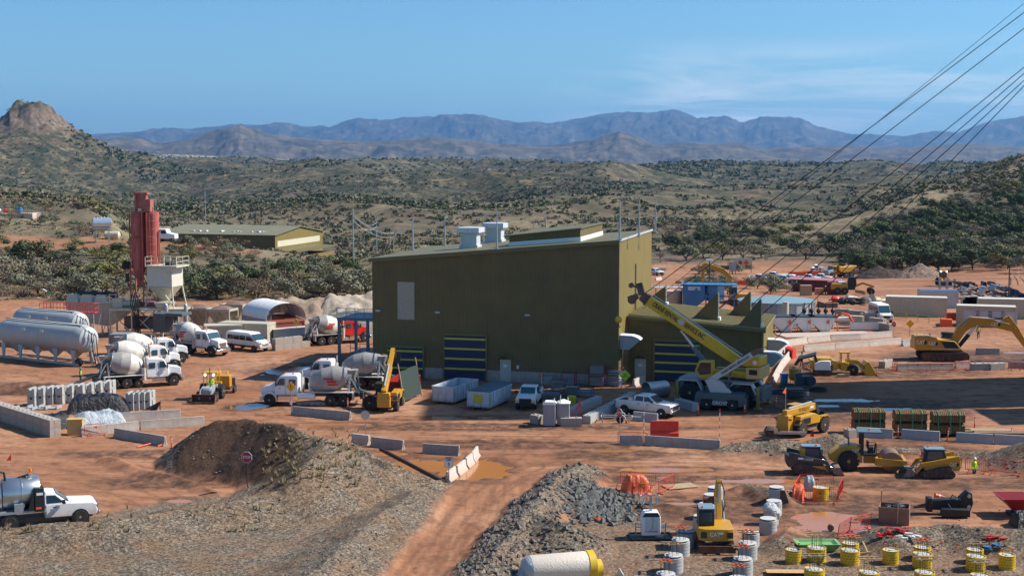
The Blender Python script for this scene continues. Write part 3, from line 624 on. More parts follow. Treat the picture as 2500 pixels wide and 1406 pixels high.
duct(AX + AW + .02, AY + .7, 1.9, X_, 1.7, 1.5); duct(AX + AW + .02, AY + 5.2, 2.9, X_, 1.9, 1.3)
MB().box(AX + AW + .005, AX + AW + .04, AY + 5.5, AY + 6.2, 2.4, 4.3).build('rope_slot', black, X_)
MB().cyl((AX + AW - .05, AY - .2, 0), (AX + AW - .05, AY - .2, AHR - .1), .09).build('downpipe', olivetrim, X_)
def annex_pt(px, py):
 rr = ray(px, py); c, s = math.cos(AZ), math.sin(AZ)
 for k in range(4000):
  Y = 145 + k * .01; x = rr[0] * Y / rr[1]; z = CAMH + rr[2] * Y / rr[1]; lx = (x - FL.x) * c + (Y - FL.y) * s; ly = -(x - FL.x) * s + (Y - FL.y) * c
  if z <= asl(lx) + .14: break
 return (lx, ly, z)
HOODS = []
for px, py, tip, L in ((1624, 748, 697, 3.0), (1752, 785, 716, 3.0), (1831, 776, 711, 2.7), (1856, 803, 733, 2.6)):
 x, y, z = annex_pt(px, py); H = (py - tip) / 22.6
 h = MB().prism([(x - L, z - .05), (x, z - .2), (x, z + H), (x - .12, z + H)], y, y + 1.0).build('rope_hood', mat('hood_olive', (.135, .105, .035), .5), X_)
 MB().box(x + .005, x + .04, y + .14, y + .86, z + .55, z + H - .15).build('hood_opening', mat('grey_mesh', (.16, .18, .17), .7), h)
 MB().box(x + .02, x + .25, y + .0, y + 1.0, z - .1, z + .45).build('white_collar', whitec, h)
 HOODS.append((x, y + .5, z + H * .45))
def bw(p):                                # local point of the building -> world
 c, s = math.cos(AZ), math.sin(AZ); return Vector((FL.x + p[0] * c - p[1] * s, FL.y + p[0] * s + p[1] * c, p[2]))
# ------------------------------------------------------------------ headframe tower outside the right edge: its shade falls across the yard
HT = thing('headframe_tower', 'tall clad mine headframe tower standing beyond the right edge whose shadow crosses the yard', 'tower', (77.5, 149.2, 0), 0)
MB().box(-8, 8, -7.4, 7.4, 0, 73).build('shaft_wall', olive, HT)
MB().box(-8.2, 8.2, -7.6, 7.6, 73, 73.5).build('roof', olivetrim, HT); MB().box(-8.1, 8.1, -7.5, 7.5, 0, 1.5).build('concrete_base', conc, HT)
AB = thing('hoist_service_building', 'stepped olive service block at the foot of the headframe', 'building', (70.5, 134, 0), 0)
MB().box(-6, 6, -3.8, 3.8, 0, 18.5).build('wall', olive, AB); MB().box(-6.3, 6.3, -4, 4, 18.5, 18.9).build('roof', olivetrim, AB)
ends = [(bw((W_ + .1, 9.95, 8.2)), (2500, 25), 'thick hoist rope rising from the tall building slot'), (bw((W_ + .1, 9.95, 6.6)), (2500, 3), 'thin guide rope crossing above the thick hoist rope'),
  (bw(HOODS[0]), (2500, 64), 'hoist rope rising from the hood nearest the tall building'), (bw(HOODS[1]), (2500, 159), 'hoist rope rising from the front middle hood'),
  (bw(HOODS[2]), (2500, 174), 'hoist rope rising from the rear middle hood'), (bw(HOODS[3]), (2500, 191), 'hoist rope rising from the outermost hood'),
  (bw((AX + AW + .05, AY + 5.85, 3.4)), (2500, 204), 'lowest hoist rope leaving the annex side wall slot')]
rope = mat('greased_rope', (.02, .022, .022), .6)
for i, (a, pb, lb) in enumerate(ends):
 Y = 148.0; b = Vector(at(*pb, Y)); d = (b - a); b2 = a + d * 1.42; pts = []
 for k in range(15):
  t = k / 14; p = a + (b2 - a) * t; p.z -= 4 * t * (1 - t) * .32; pts.append(p)
 o = MB().tube(pts, 0.025 if i == 1 else .045, 5).build('hoist_rope', rope); tag(o, lb, 'rope', 'hoist ropes running to the headframe')
# ------------------------------------------------------------------ vehicles (x forward, y left, z up)
def side_panel(mb, pts, y, t=.02, m=0):   # thin panel on both sides of a body
 for s in (-1, 1): mb.prism(pts, s * y, s * (y + t), m)
 return mb
def taper(poly_lo, y_lo, y_hi, zsplit):   # body from a side outline, narrower above zsplit
 r = []
 for k in (-1, -.93, .93, 1):
  r.append([(x + (0 if abs(k) < .95 else (-.05 if x > 0 else .05)), k * (y_lo if z <= zsplit else y_hi), z) for x, z in poly_lo])
 return r
_cols = {}
def mixer(label, loc, rz, style='mack', paint=None, bands=(0, 0, 1, 1, 0, 0), chute=0, logo=True, group='concrete mixer trucks'):
 t = thing('concrete_mixer_truck', label, 'mixer truck', loc, rz, group); pt = paint or white; L = 1.05 if style == 'pete' else 0.0
 MB().box(-4.7, 3.5 + L, -.42, .42, .82, 1.12).box(-4.9, -4.6, -1.0, 1.0, .7, 1.3).build('chassis', dark, t)
 for x, r in ((3.2 + L, .54), (-1.7, .54), (-3.0, .54)):
  for s in (-1, 1): wheel(t, x, s * (1.05 if x > 0 else .92), r, .34 if x > 0 else .58, s)
 if style == 'mack':
  for s in (-1, 1): wheel(t, -.45, s * .95, .45, .34, s)
 c = MB(); zr = 2.95; xs = L
 poly = [(.45 + xs, 1.0), (2.75 + xs, 1.0), (2.7 + xs, 1.95), (2.25 + xs, 2.78), (2.05 + xs, 2.9), (.6 + xs, zr), (.45 + xs, 2.8)]
 c.rings(taper(poly, 1.1, 1.0, 1.9)); c.build('cab', pt, t, bevel=.05)
 hood = [(2.6 + xs, 1.1), (4.0 + xs, 1.1), (4.05 + xs, 1.7), (3.9 + xs, 1.88), (2.6 + xs, 2.08)] if style == 'mack' else [(2.6 + xs, 1.05), (4.1 + xs, 1.05), (4.12 + xs, 1.55), (3.9 + xs, 1.75), (2.6 + xs, 2.1)]
 MB().rings(taper(hood, .78, .74, 1.5)).build('hood', pt, t, bevel=.07)
 for s in (-1, 1):                     # fender arch
  pts = [(3.2 + L + .78 * math.cos(a), .56 + .78 * math.sin(a)) for a in np.linspace(-.1, PI + .15, 12)] + [(3.2 + L + .62 * math.cos(a), .56 + .62 * math.sin(a)) for a in np.linspace(PI + .15, -.1, 12)]
  b = MB()
  rr = [[(x, s * q, z) for x, z in pts] for q in (.72, 1.22)]; b.rings(rr); b.build('fender', black if style == 'mack' else pt, t)
 MB().box(3.95 + L, 4.2 + L, -1.15, 1.15, .45, .85).build('bumper', chrome, t, bevel=.04)
 g = MB().box(4.05 + L, 4.1 + L, -.5, .5, .95, 1.62)
 g.build('grille', chrome, t)
 for s in (-1, 1): MB().box(3.98 + L, 4.08 + L, s * .62 - .13, s * .62 + .13, 1.05, 1.28).build('headlight', whitec, t)
 w = MB().prism([(2.72 + xs, 2.0), (2.74 + xs, 2.0), (2.30 + xs, 2.75), (2.27 + xs, 2.73)], -.88, .88).build('windscreen', glassb, t)
 for s in (-1, 1):
  MB().prism([(1.72 + xs, 1.98), (2.5 + xs, 1.98), (2.2 + xs, 2.62), (1.72 + xs, 2.66)], s * 1.075, s * 1.095).build('side_window', glassb, t)
  MB().prism([(.62 + xs, 1.95), (1.28 + xs, 1.95), (1.28 + xs, 2.55), (.62 + xs, 2.55)], s * 1.075, s * 1.095).build('side_window', glassb, t)
  MB().box(2.45 + xs, 2.55 + xs, s * 1.28 - .1, s * 1.28 + .1, 1.9, 2.45).bar((2.5 + xs, s * 1.05, 2.2), (2.5 + xs, s * 1.28, 2.2), .04).build('mirror', dark, t)
  MB().box(.9 + xs, 2.3 + xs, s * 1.18 - .18, s * 1.18 + .12, .55, .95).build('step_tank', chrome, t)
  MB().box(1.62 + xs, 1.64 + xs, s * 1.10, s * 1.11, 1.1, 2.7).box(2.1 + xs, 2.25 + xs, s * 1.10, s * 1.115, 1.65, 1.7).build('door_seam', dark, t)
 for y in (-.6, 0, .6): MB().box(1.9 + xs, 2.0 + xs, y - .06, y + .06, 2.9, 3.0).build('marker_light', beacon, t)
 MB().cyl((1.0 + xs, .3, 2.93), (1.0 + xs, .3, 3.15), .08).build('beacon', beacon, t)
 for s in ((-1, 1) if style == 'mack' else (-1,)): MB().cyl((.28 + xs, s * .95, 1.0), (.28 + xs, s * .95, 3.25), .085).box(.15 + xs, .4 + xs, s * .95 - .11, s * .95 + .11, 1.2, 2.5).build('exhaust_stack', chrome, t)
 MB().cyl((.1 + xs * .3, -1.0, .75), (.1 + xs * .3, -1.0, 2.0), .24).build('water_tank', concw if style == 'mack' else whitec, t)
 if L: MB().cyl((-.2, 1.0, .95), (1.5, 1.0, .95), .32).build('fuel_tank', whitec, t)
 a = Vector((.05 + L * .35, 0, 2.0)); e = Vector((-3.75, 0, 2.95)); d = (e - a); Ld = d.length
 prof = [(0, .55), (.03, .72), (.16, 1.02), (.34, 1.22), (.36, 1.225), (.60, 1.225), (.62, 1.215), (.84, .86), (.87, .84), (1.0, .58)]
 P = [(p * Ld, r) for p, r in prof]; mats = [mat('drum_grey', (.36, .33, .30), .6, var=.25, scale=1.5, stain=((.20, .16, .13), .6)), mat('drum_cream', (.70, .64, .56), .5, var=.15, scale=1.2, stain=((.36, .27, .19), .5)), mat('drum_dark', (.10, .09, .085), .6, var=.3)]
 b = MB(); seg = [(0, 3), (3, 4), (4, 5), (5, 7), (7, 8), (8, 9)]
 for (i, j), mm in zip(seg, bands): b.lathe(a, d, P[i:j + 1], 28, mm, caps=False)
 b.lathe(a, d, [(0, .55), (0, .01)], 28, bands[0], False)
 dr = b.build('drum', mats, t)
 dd = d.normalized(); u, v = frame(dd)
 MB().torus(a + d * .85, dd, .88, .06).build('roller_ring', chrome, dr)
 if logo:
  s = {'R': -1, 'L': 1}.get(logo, -1); lg = MB()
  def dp(x, z): # x along truck, z height -> drum surface
   p = Vector((x, 0, z)); tt = (p - a).dot(dd); ax = a + dd * tt; rr = np.interp(tt, [q[0] for q in P], [q[1] for q in P]) * 1.012; h = z - ax.z; return (x, s * math.sqrt(max(rr * rr - h * h, .01)), z)
  for z0, z1, xo, w_ in ((0, .18, -.22, .95), (.26, .50, -.05, .85), (.56, .74, .2, .95)):
   n = 6; top = [dp(-2.2 + xo + w_ * k / n, 2.0 + z1) for k in range(n + 1)]; bot = [dp(-2.2 + xo - .08 + w_ * k / n, 2.0 + z0) for k in range(n + 1)]
   lg.rings([bot, top], 0, False, False)
  lg.build('red_emblem', signr, dr)
 p = MB()
 for s in (-1, 1): p.bar((-3.4, s * .75, 1.1), (-3.55, s * .62, 2.75), .16).bar((-4.5, s * .6, 1.1), (-3.7, s * .7, 2.6), .1)
 p.bar((-3.5, -.7, 2.2), (-3.5, .7, 2.2), .16); p.build('pedestal', lgrey, t); p = MB().bar((-.15 + L * .35, -.5, 1.1), (.1 + L * .35, -.1, 2.1), .3).bar((-.15 + L * .35, .5, 1.1), (.1 + L * .35, .1, 2.1), .3).box(-.1, .25, -.35, .35, 1.6, 2.3); p.build('pedestal', lgrey, t)
 MB().rings([[(-3.7 + q * math.cos(k * PI / 4), q * math.sin(k * PI / 4), z) for k in range(8)] for q, z in ((.3, 2.55), (.62, 3.35), (.66, 3.42))]).build('hopper', mats[0], t)
 MB().prism([(-3.2, 2.5), (-4.1, 1.5), (-4.25, 1.55), (-3.6, 2.9)], -.38, .38).build('hopper_funnel', dark, t)
 b = MB()
 for s in (-.9, -.55): b.bar((-4.35, s, 1.1), (-4.1, s, 3.0), .05)
 for k in range(6): b.bar((-4.33 + k * .045, -.9, 1.3 + k * .3), (-4.33 + k * .045, -.55, 1.3 + k * .3), .04)
 b.bar((-4.1, -.9, 3.0), (-3.6, -.9, 3.5), .04).bar((-4.1, -.3, 3.5), (-3.6, -.9, 3.5), .04); b.build('ladder', galv, t)
 cl = {0: 1.3, 1: 3.9, 2: 2.2}[chute]; ang = {0: -.55, 1: -.30, 2: -.42}[chute]; q0 = Vector((-4.0, 0, 1.72)); q1 = q0 + Vector((-math.cos(ang) * cl, {0: .35, 1: 0, 2: -.3}[chute] * cl * .3, math.sin(ang) * cl))
 c = MB(); n = 9; rr = []
 dv = (q1 - q0).normalized(); sv = dv.cross(Vector((0, 0, 1))).normalized(); uv = sv.cross(dv)
 for q in (q0, q1): rr.append([q + sv * .28 * math.cos(a_) + uv * .28 * (math.sin(a_)) for a_ in np.linspace(PI, 2 * PI, n)] + [q + sv * .23 * math.cos(a_) + uv * .23 * (math.sin(a_)) for a_ in np.linspace(2 * PI, PI, n)])
 c.rings(rr); c.build('chute', mats[0], t)
 f = MB()
 for s in (-1, 1): f.box(-3.9, .1, s * .95 - .33, s * .95 + .33, 1.30, 1.36).box(-4.0, -3.88, s * .95 - .33, s * .95 + .33, .6, 1.33)
 f.build('mudguard', mats[1] if paint is None else mats[0], t)
 return t
def pickup(label, loc, rz, load=None, front=True, flat=False, group=None, lite=False):
 t = thing('pickup_truck', label, 'pickup', loc, rz, group)
 low = [(-2.9, .55), (2.85, .5), (2.95, .75), (2.92, 1.12), (2.75, 1.22), (1.35, 1.32), (-.95, 1.30), (-2.88, 1.28)]
 if not flat: MB().rings(taper([p for p in low], .98, .93, 1.0)).build('body', white, t, bevel=.04)
 else: MB().rings(taper([(0, .55)] + low[1:6] + [(0, 1.32)], .98, .93, 1.0)).build('body', white, t, bevel=.05)
 cab = [(-.98, 1.28), (1.35, 1.30), (.62, 1.88), (.35, 1.93), (-.7, 1.93), (-.95, 1.82)] if not flat else [(.0, 1.28), (1.35, 1.30), (.62, 1.88), (.35, 1.93), (.1, 1.93), (0, 1.85)]
 cb = MB().rings([[(x, k * (.92 if z < 1.5 else .76), z) for x, z in cab] for k in (-1, 1)]).build('cab', whitec, t, bevel=.04)
 MB().prism([(1.31, 1.345), (.66, 1.86), (.70, 1.87), (1.36, 1.36)], -.70, .70).build('windscreen', glassb, t)
 if not lite and not flat: MB().prism([(-.99, 1.4), (-.99, 1.82), (-.955, 1.82), (-.985, 1.4)], -.62, .62).build('rear_window', glass, t)
 for s in (-1, 1):
  def yy(z): return s * (.92 - (z - 1.28) / .62 * .155 + .006)
  for pts in ([(.12, 1.38), (1.06, 1.38), (.60, 1.80), (.12, 1.82)], [(-.85, 1.38), (.02, 1.38), (.02, 1.82), (-.72, 1.82)])[:1 if flat else 2]:
   MB().add([(x, yy(z), z) for x, z in pts] + [(x, yy(z) + s * .012, z) for x, z in pts], [(0, 1, 2, 3), (4, 5, 6, 7), (0, 1, 5, 4), (1, 2, 6, 5), (2, 3, 7, 6), (3, 0, 4, 7)]).build('side_window', glass, t)
  for x in (-1.9, 1.95):
   MB().lathe((x, s * .86, .42), (0, s, 0), [(0, .5), (.125, .5), (.13, .01)], 20).build('wheel_arch', black, t)
   wheel(t, x, s * .86, .42, .29, s, chrome if not lite else rimw)
  if not lite:
   MB().box(.95, 1.12, s * 1.12 - .13, s * 1.12 + .1, 1.35, 1.55).build('mirror', black, t)
   MB().box(-.5, -.3, s * .985, s * 1.0, 1.12, 1.17).box(.45, .65, s * .985, s * 1.0, 1.12, 1.17).build('door_handle', black, t)
   MB().box(-2.92, -2.86, s * .86 - .09, s * .86 + .09, .85, 1.22).build('tail_light', signr, t)
  MB().box(2.80, 2.955, s * .78 - .16, s * .78 + .14, .9, 1.08).build('headlight', chrome, t)
 MB().box(2.88, 2.97, -.58, .58, .68, 1.1).build('grille', black if front else chrome, t)
 MB().box(2.85, 3.05, -.92, .92, .45, .68).build('bumper', chrome if not front else black, t, bevel=.03)
 if not flat:
  MB().box(-2.75, -1.05, -.78, .78, .98, 1.292).build('bed_opening', black, t)
  for s in (-1, 1): MB().box(-2.88, -1.0, s * .90 - .08, s * .90 + .08, 1.28, 1.34).build('bed_rail', whitec, t)
  MB().box(-2.9, -2.8, -.9, .9, 1.28, 1.33).build('tailgate_cap', whitec, t)
 MB().box(-2.85, 2.7, -.5, .5, .3, .56).build('chassis', dark, t)
 return t
def van(label, loc, rz, L=5.9, H=2.2, front='chrome', group=None, long_windows=True):
 t = thing('passenger_van', label, 'van', loc, rz, group); h = L / 2
 poly = [(-h, .5), (h - .1, .45), (h, .8), (h - .12, 1.15), (h - .95, 1.42), (h - 1.75, H - .12), (h - 2.1, H), (-h + .25, H), (-h + .02, H - .3)]
 MB().rings([[(x, k * (1.0 if z < 1.3 else .88), z) for x, z in poly] for k in (-1, 1)]).build('body', white, t, bevel=.07)
 MB().prism([(h - .90, 1.44), (h - 1.66, H - .19), (h - 1.62, H - .17), (h - .84, 1.45)], -.80, .80).build('windscreen', glassb, t)
 zt = H - .38
 for s in (-1, 1):
  def q(x, z): return (x, s * (1.0 - .12 * (z - .5) / (H - .5) * (1 if z > 1.3 else .4) + .0), z)
  wins = [[(h - 2.45, 1.32), (h - 1.2, 1.32), (h - 1.78, zt), (h - 2.45, zt)]]
  x = h - 2.62; n = 3 if long_windows else 2; w_ = (L - 2.62 - .35) / n
  for k in range(n): wins.append([(x - w_ + .1, 1.32), (x, 1.32), (x, zt), (x - w_ + .1, zt)]); x -= w_
  for pts in wins:
   y0 = s * (.93 if H > 2.3 else .925); MB().add([(a, s * (1.0 if 0 else (.945 + .0)) * 1.0 - s * (z - 1.32) * .045 + s * .03, z) for a, z in pts] + [(a, s * .985 - s * (z - 1.32) * .045, z) for a, z in pts], [(0, 1, 2, 3), (4, 5, 6, 7), (0, 1, 5, 4), (1, 2, 6, 5), (2, 3, 7, 6), (3, 0, 4, 7)]).build('side_window', glass, t)
  for xx in (-h + 1.15, h - 1.05):
   MB().lathe((xx, s * .88, .37), (0, s, 0), [(0, .44), (.125, .44), (.13, .01)], 18).build('wheel_arch', black, t); wheel(t, xx, s * .88, .36, .26, s, rimw)
  MB().box(-h + .05, h - .4, s * 1.0 - .01, s * 1.0 + .015, .5, .72).build('side_moulding', black, t)
  MB().box(h - 1.25, h - 1.1, s * 1.14 - .11, s * 1.14 + .1, 1.3, 1.62).build('mirror', black, t)
  MB().prism([(h - .5, 1.1), (h - .05, .95), (h - .03, 1.1), (h - .45, 1.27)], s * .78 - .14, s * .78 + .16).build('headlight', chrome, t)
 MB().box(h - .12, h + .02, -.5, .5, .72, 1.05).build('grille', chrome if front == 'chrome' else black, t, bevel=.04)
 MB().box(h - .2, h + .06, -.95, .95, .42, .68).build('bumper', greyp, t, bevel=.04)
 return t
# ---- placements
l, h = axles((279, 951), (427, 941), -3.0, 1.2, -1); mixer('mixer truck with half grey, half cream drum, long chute swung out beside a worker', l, h, 'mack', None, (1, 1, 0, 0, 0, 2), 1, False)
l, h = axles((296, 918), (436, 905), -3.0, 1.2, -1); mixer('white mixer truck with plain cream drum, middle of the left row of three', l, h, 'mack', None, (1, 1, 1, 1, 1, 2), 0, False)
l, h = axles((315, 896), (449, 886), -3.0, 1.2, -1); mixer('white mixer truck farthest back in the left row of three below the red silo', l, h, 'mack', None, (1, 1, 1, 1, 0, 2), 0, False)
l, h = axles((428, 861), (534, 873), -3.0, 1.2, -1); mixer('white mixer truck with stained drum loading under the concrete plant, chrome grille showing', l, h, 'mack', None, (1, 1, 1, 0, 0, 0), 0, 'R')
l, h = axles((786.7, 844), (882, 836), -3.0, 1.2, -1); mixer('red cab mixer truck standing beside the fabric shelter', l, h, 'mack', mat('red_cab_paint', (.55, .018, .015), .35), (1, 1, 1, 0, 2, 2), 2, 'R')
l, h = axles((838, 992), (643, 990), -3.0, 1.2, 1); mixer('white nosed mixer truck facing left behind the diamond pedestrian sign', l, h, 'pete', None, (0, 0, 0, 0, 0, 0), 2, 'L')
l, h = axles((911, 952), (732, 948), -3.0, 1.2, 1); mixer('white mixer truck facing left in the shade behind another one', l, h, 'pete', None, (0, 0, 0, 0, 0, 0), 2, False)
l, h = axles((1524, 1011), (1622, 1022), -1.9, .98, -1); t = pickup('white crew cab pickup with muddy doors facing right by the small trailer', l, h, front=False)
MB().box(-1.6, -1.1, -.75, .75, 1.2, 1.55).build('cross_bed_toolbox', chrome, t)
a_ = G0(1286, 1000); pickup('white pickup facing the camera with a wide black grille', (a_[0] + .3, a_[1] + 2.6, .02), R(-99))
l, h = axles((567, 853), (631, 860.5), -1.8, 1.0, -1); van('long white passenger van with muddy side parked by the stacked concrete blocks', l, h, 6.2, 2.25)
l, h = axles((2123, 780), (2153, 791), -1.8, 1.0, -1); l = (l[0], l[1], .02); van('white minibus with black grille driving past the beige containers', l, h, 6.0, 2.55, 'black', None, False)
LOTG = 'white vehicles in the far car park'
lots = [((1838, 688), (1875, 692), 'white crew pickup leftmost in the far car park'), ((1872, 681), (1893, 684), 'white pickup parked behind the leftmost one in the far car park'), ((1896, 691), (1924, 694), 'white crew pickup with its long bed to the left behind the dormer roofs'),
  ((1958, 688), (1981, 691), 'white pickup parked just right of the long white van'), ((1988, 686), (2006, 689), 'white pickup rightmost in the far car park')]
def G2(px, py): return G(px, py)
for k, (a, b, lb) in enumerate(lots):
 A = G(*a); Bq = G(*b); hd = R(-28); Bq = (A[0] + 3.8 * math.cos(hd), A[1] + 3.8 * math.sin(hd)); pickup(lb, ((A[0] + Bq[0]) / 2, (A[1] + Bq[1]) / 2 + .6, A[2] + .03), hd, group=LOTG, lite=True)
A = G(1930, 691); van('long white van in the middle of the far car park', (A[0], A[1], A[2] + .03), R(-28), 5.6, 2.1, 'chrome', LOTG)
A = G(1609, 672); pickup('white pickup half hidden behind the tall building corner', (A[0] - 1.0, A[1], A[2] + .03), R(-60), lite=True)
def beam(mb, pts, w, hs, m=0, y=0):       # box-section boom along points in x-z with varying depth
 rs = []
 for i, (x, z) in enumerate(pts):
  a = Vector(pts[min(i + 1, len(pts) - 1)]) - Vector(pts[max(i - 1, 0)]); a.normalize(); n = Vector((-a.y, a.x)); h_ = hs[i] / 2
  rs.append([(x + n.x * h_, y - w / 2, z + n.y * h_), (x + n.x * h_, y + w / 2, z + n.y * h_), (x - n.x * h_, y + w / 2, z - n.y * h_), (x - n.x * h_, y - w / 2, z - n.y * h_)])
 return mb.rings(rs, m)
def track(par, y, x0, x1, r, w, z0=0, name='track'):
 n = 10; pts = [(x1 - r + r * math.cos(a), z0 + r + r * math.sin(a)) for a in np.linspace(-PI / 2, PI / 2, n)] + [(x0 + r + r * math.cos(a), z0 + r + r * math.sin(a)) for a in np.linspace(PI / 2, 3 * PI / 2, n)]
 o = MB().prism(pts, y - w / 2, y + w / 2)
 for i in range(int((x1 - x0 - 2 * r) / .22)):
  x = x0 + r + i * .22; o.box(x, x + .05, y - w / 2, y + w / 2, z0 + 2 * r, z0 + 2 * r + .05)
 for sx, cx in ((1, x1 - r), (-1, x0 + r)):
  for a in np.linspace(-PI / 2, PI / 2, 7): o.bar((cx + sx * r * math.cos(a), y - w / 2, z0 + r + r * math.sin(a)), (cx + sx * r * math.cos(a), y + w / 2, z0 + r + r * math.sin(a)), .08)
 t_ = o.build(name, mat('muddy_track', (.07, .05, .042), .85, var=.4, scale=3, stain=((.22, .135, .09), .7)), par)
 for x in np.linspace(x0 + r, x1 - r, 6):
  for s in ((-1,) if y < 0 else (1,)): MB().lathe((x, y + s * w / 2, z0 + r * (.55 if x0 + r < x < x1 - r else 1)), (0, s, 0), [(0, r * (.42 if x0 + r + .01 < x < x1 - r - .01 else .75)), (.03, r * .35), (.04, .01)], 12).build('roller', rust, t_)
 return t_
def bucket(par, x, z, w, h, d, m, name='bucket', ang=0.0):
 b = MB(); n = 7; out = [(d * .05 + d * (1 - math.cos(a)) * .0 + -d * math.sin(a) * .55, h * .5 - h * .5 * math.cos(a)) for a in np.linspace(0, PI, n)]
 out = [(d, 0.0)] + [(d * .35 - d * .42 * math.sin(a), h * .5 - h * .5 * math.cos(a)) for a in np.linspace(0, PI, n)] + [(d * .62, h)]
 inn = [(px * .96 + .02, min(max(pz, .04), h - .03)) for px, pz in out]
 ca, sa = math.cos(ang), math.sin(ang); T = lambda p: (x + p[0] * ca - p[1] * sa, z + p[0] * sa + p[1] * ca)
 A_ = [T(p) for p in out];
 th = [T((px + (.05 if px < d * .5 else 0), pz + (.05 if pz < h * .5 else -.05))) for px, pz in out]
 b.rings([[(px, y, pz) for px, pz in A_] + [(px, y, pz) for px, pz in reversed(th)] for y in (-w / 2, w / 2)])
 for y in (-w / 2, w / 2 - .04): b.prism(A_, y, y + .04)
 return b.build(name, m, par)
def brand(par, s, size, x, y, z, side=-1, m=None, tri=True, w=.8):
 rot = (PI / 2, 0, 0) if side == -1 else (PI / 2, 0, PI) if side == 1 else (PI / 2, 0, -PI / 2) if side == 'b' else (PI / 2, 0, PI / 2)
 o = text(s, size, m or signw, par, (x, y, z), rot, 'lettering', .006, w, off=size * .02)
 if tri:
  b = MB(); k = size * .36
  if side in (-1, 1): b.prism([(x + side * -.62 * size, z - k), (x - side * 1.1 * size, z - k), (x - side * 1.25 * size, z), (x - side * 1.1 * size, z + k), (x - side * .62 * size * 1.3, z + k)], y - .004 * side * -1, y - .002 * side * -1); b.build('emblem_backing', black, par)  # flat black backing shape of the emblem
  MB().prism([(x - k * .6, z - size * .5), (x + k * .6, z - size * .5), (x, z - size * .12)], y + (.01 * side if side in (-1, 1) else 0) - .002, y + (.01 * side if side in (-1, 1) else 0) + .002).build('emblem_triangle', yellow, par) if side in (-1, 1) else None
 return o
A = G0(505, 982); t = thing('tractor_loader', 'yellow tractor loader with brown front bucket driving to the camera', 'tractor', (A[0], A[1] + 1.6, .02), R(-93))
MB().box(-1.6, 1.4, -.42, .42, .55, 1.35).prism([(.2, 1.3), (1.5, 1.25), (1.55, .8), (.2, .8)], -.38, .38).build('body', greyp, t, bevel=.05)
for s in (-1, 1): wheel(t, -.9, s * .92, .72, .48, s, rimy, tyreb, 14, hub=.5); wheel(t, 1.0, s * .85, .48, .36, s, rimy, tyreb, 12)
b = MB()
for s in (-1, 1): b.bar((-1.2, s * .62, 1.3), (-1.2, s * .62, 2.6), .09).bar((.05, s * .62, 1.2), (.0, s * .62, 2.6), .09)
b.box(-1.35, .15, -.78, .78, 2.58, 2.72).build('canopy', caty, t, bevel=.03)
for s in (-1, 1): MB().lathe((.15, s * .42, 2.5), (1, 0, 0), [(0, .1), (.06, .1), (.07, .01)], 10).build('work_light', mat('lit_lamp', (.9, .85, .6), .3, emis=((1, .9, .55), 6.0)), t)
b = MB()
for s in (-1, 1): b.bar((.3, s * .55, 1.35), (1.5, s * .55, 1.1), .14).bar((1.5, s * .55, 1.1), (2.1, s * .55, .35), .14).bar((.9, s * .55, .7), (1.7, s * .55, 1.0), .08)
b.build('loader_arm', greyp, t); bucket(t, 2.0, .12, 2.35, .78, .72, rust)
MB().box(-2.1, -1.5, -.7, .7, .5, 1.5).box(-2.4, -2.0, -.3, .3, .4, 1.3).build('engine_cover', caty, t); MB().cyl((.9, .25, 1.3), (.9, .25, 3.3), .04).build('antenna', dark, t)
MB().cyl((-1.2, .6, 2.72), (-1.2, .6, 2.9), .07).build('beacon', beacon, t)
lime = mat('lime_hi_vis', (.45, .75, .02), .7); orv = mat('orange_hi_vis', (.9, .16, .02), .7); navy = mat('dark_workwear', (.03, .035, .045), .85); hatw = mat('white_hat', (.8, .8, .8), .4); grn = mat('green_hat', (.02, .25, .06), .5)
pp = person((A[0] + .03, A[1] + 2.15, .72), R(-93), 'driver in lime hi-vis jacket seated under the tractor canopy', lime, lime, navy, hatw, 'sit')
tr = thing('yellow_plant_trailer', 'yellow machine with round hose reel and red crates towed behind the tractor', 'trailer', (A[0] + .75, A[1] + 5.2, .02), R(-88))
MB().box(-1.6, 1.4, -.75, .75, .6, .8).build('frame', dark, tr); MB().box(-.1, 1.2, -.7, .7, .8, 2.0).build('housing', caty, tr, bevel=.05); MB().lathe((-.4, -.5, 1.6), (0, 1, 0), [(0, .72), (.05, .72), (.06, .3), (.7, .3), (.71, .72), (.78, .72)], 20).build('hose_reel', caty, tr)
MB().box(-1.7, -.7, -.95, .95, .8, 1.5).build('crate', timberd, tr)
for s in (-1, 1): wheel(tr, -1.2, s * .85, .36, .25, s); wheel(tr, -.4, s * .85, .36, .25, s)
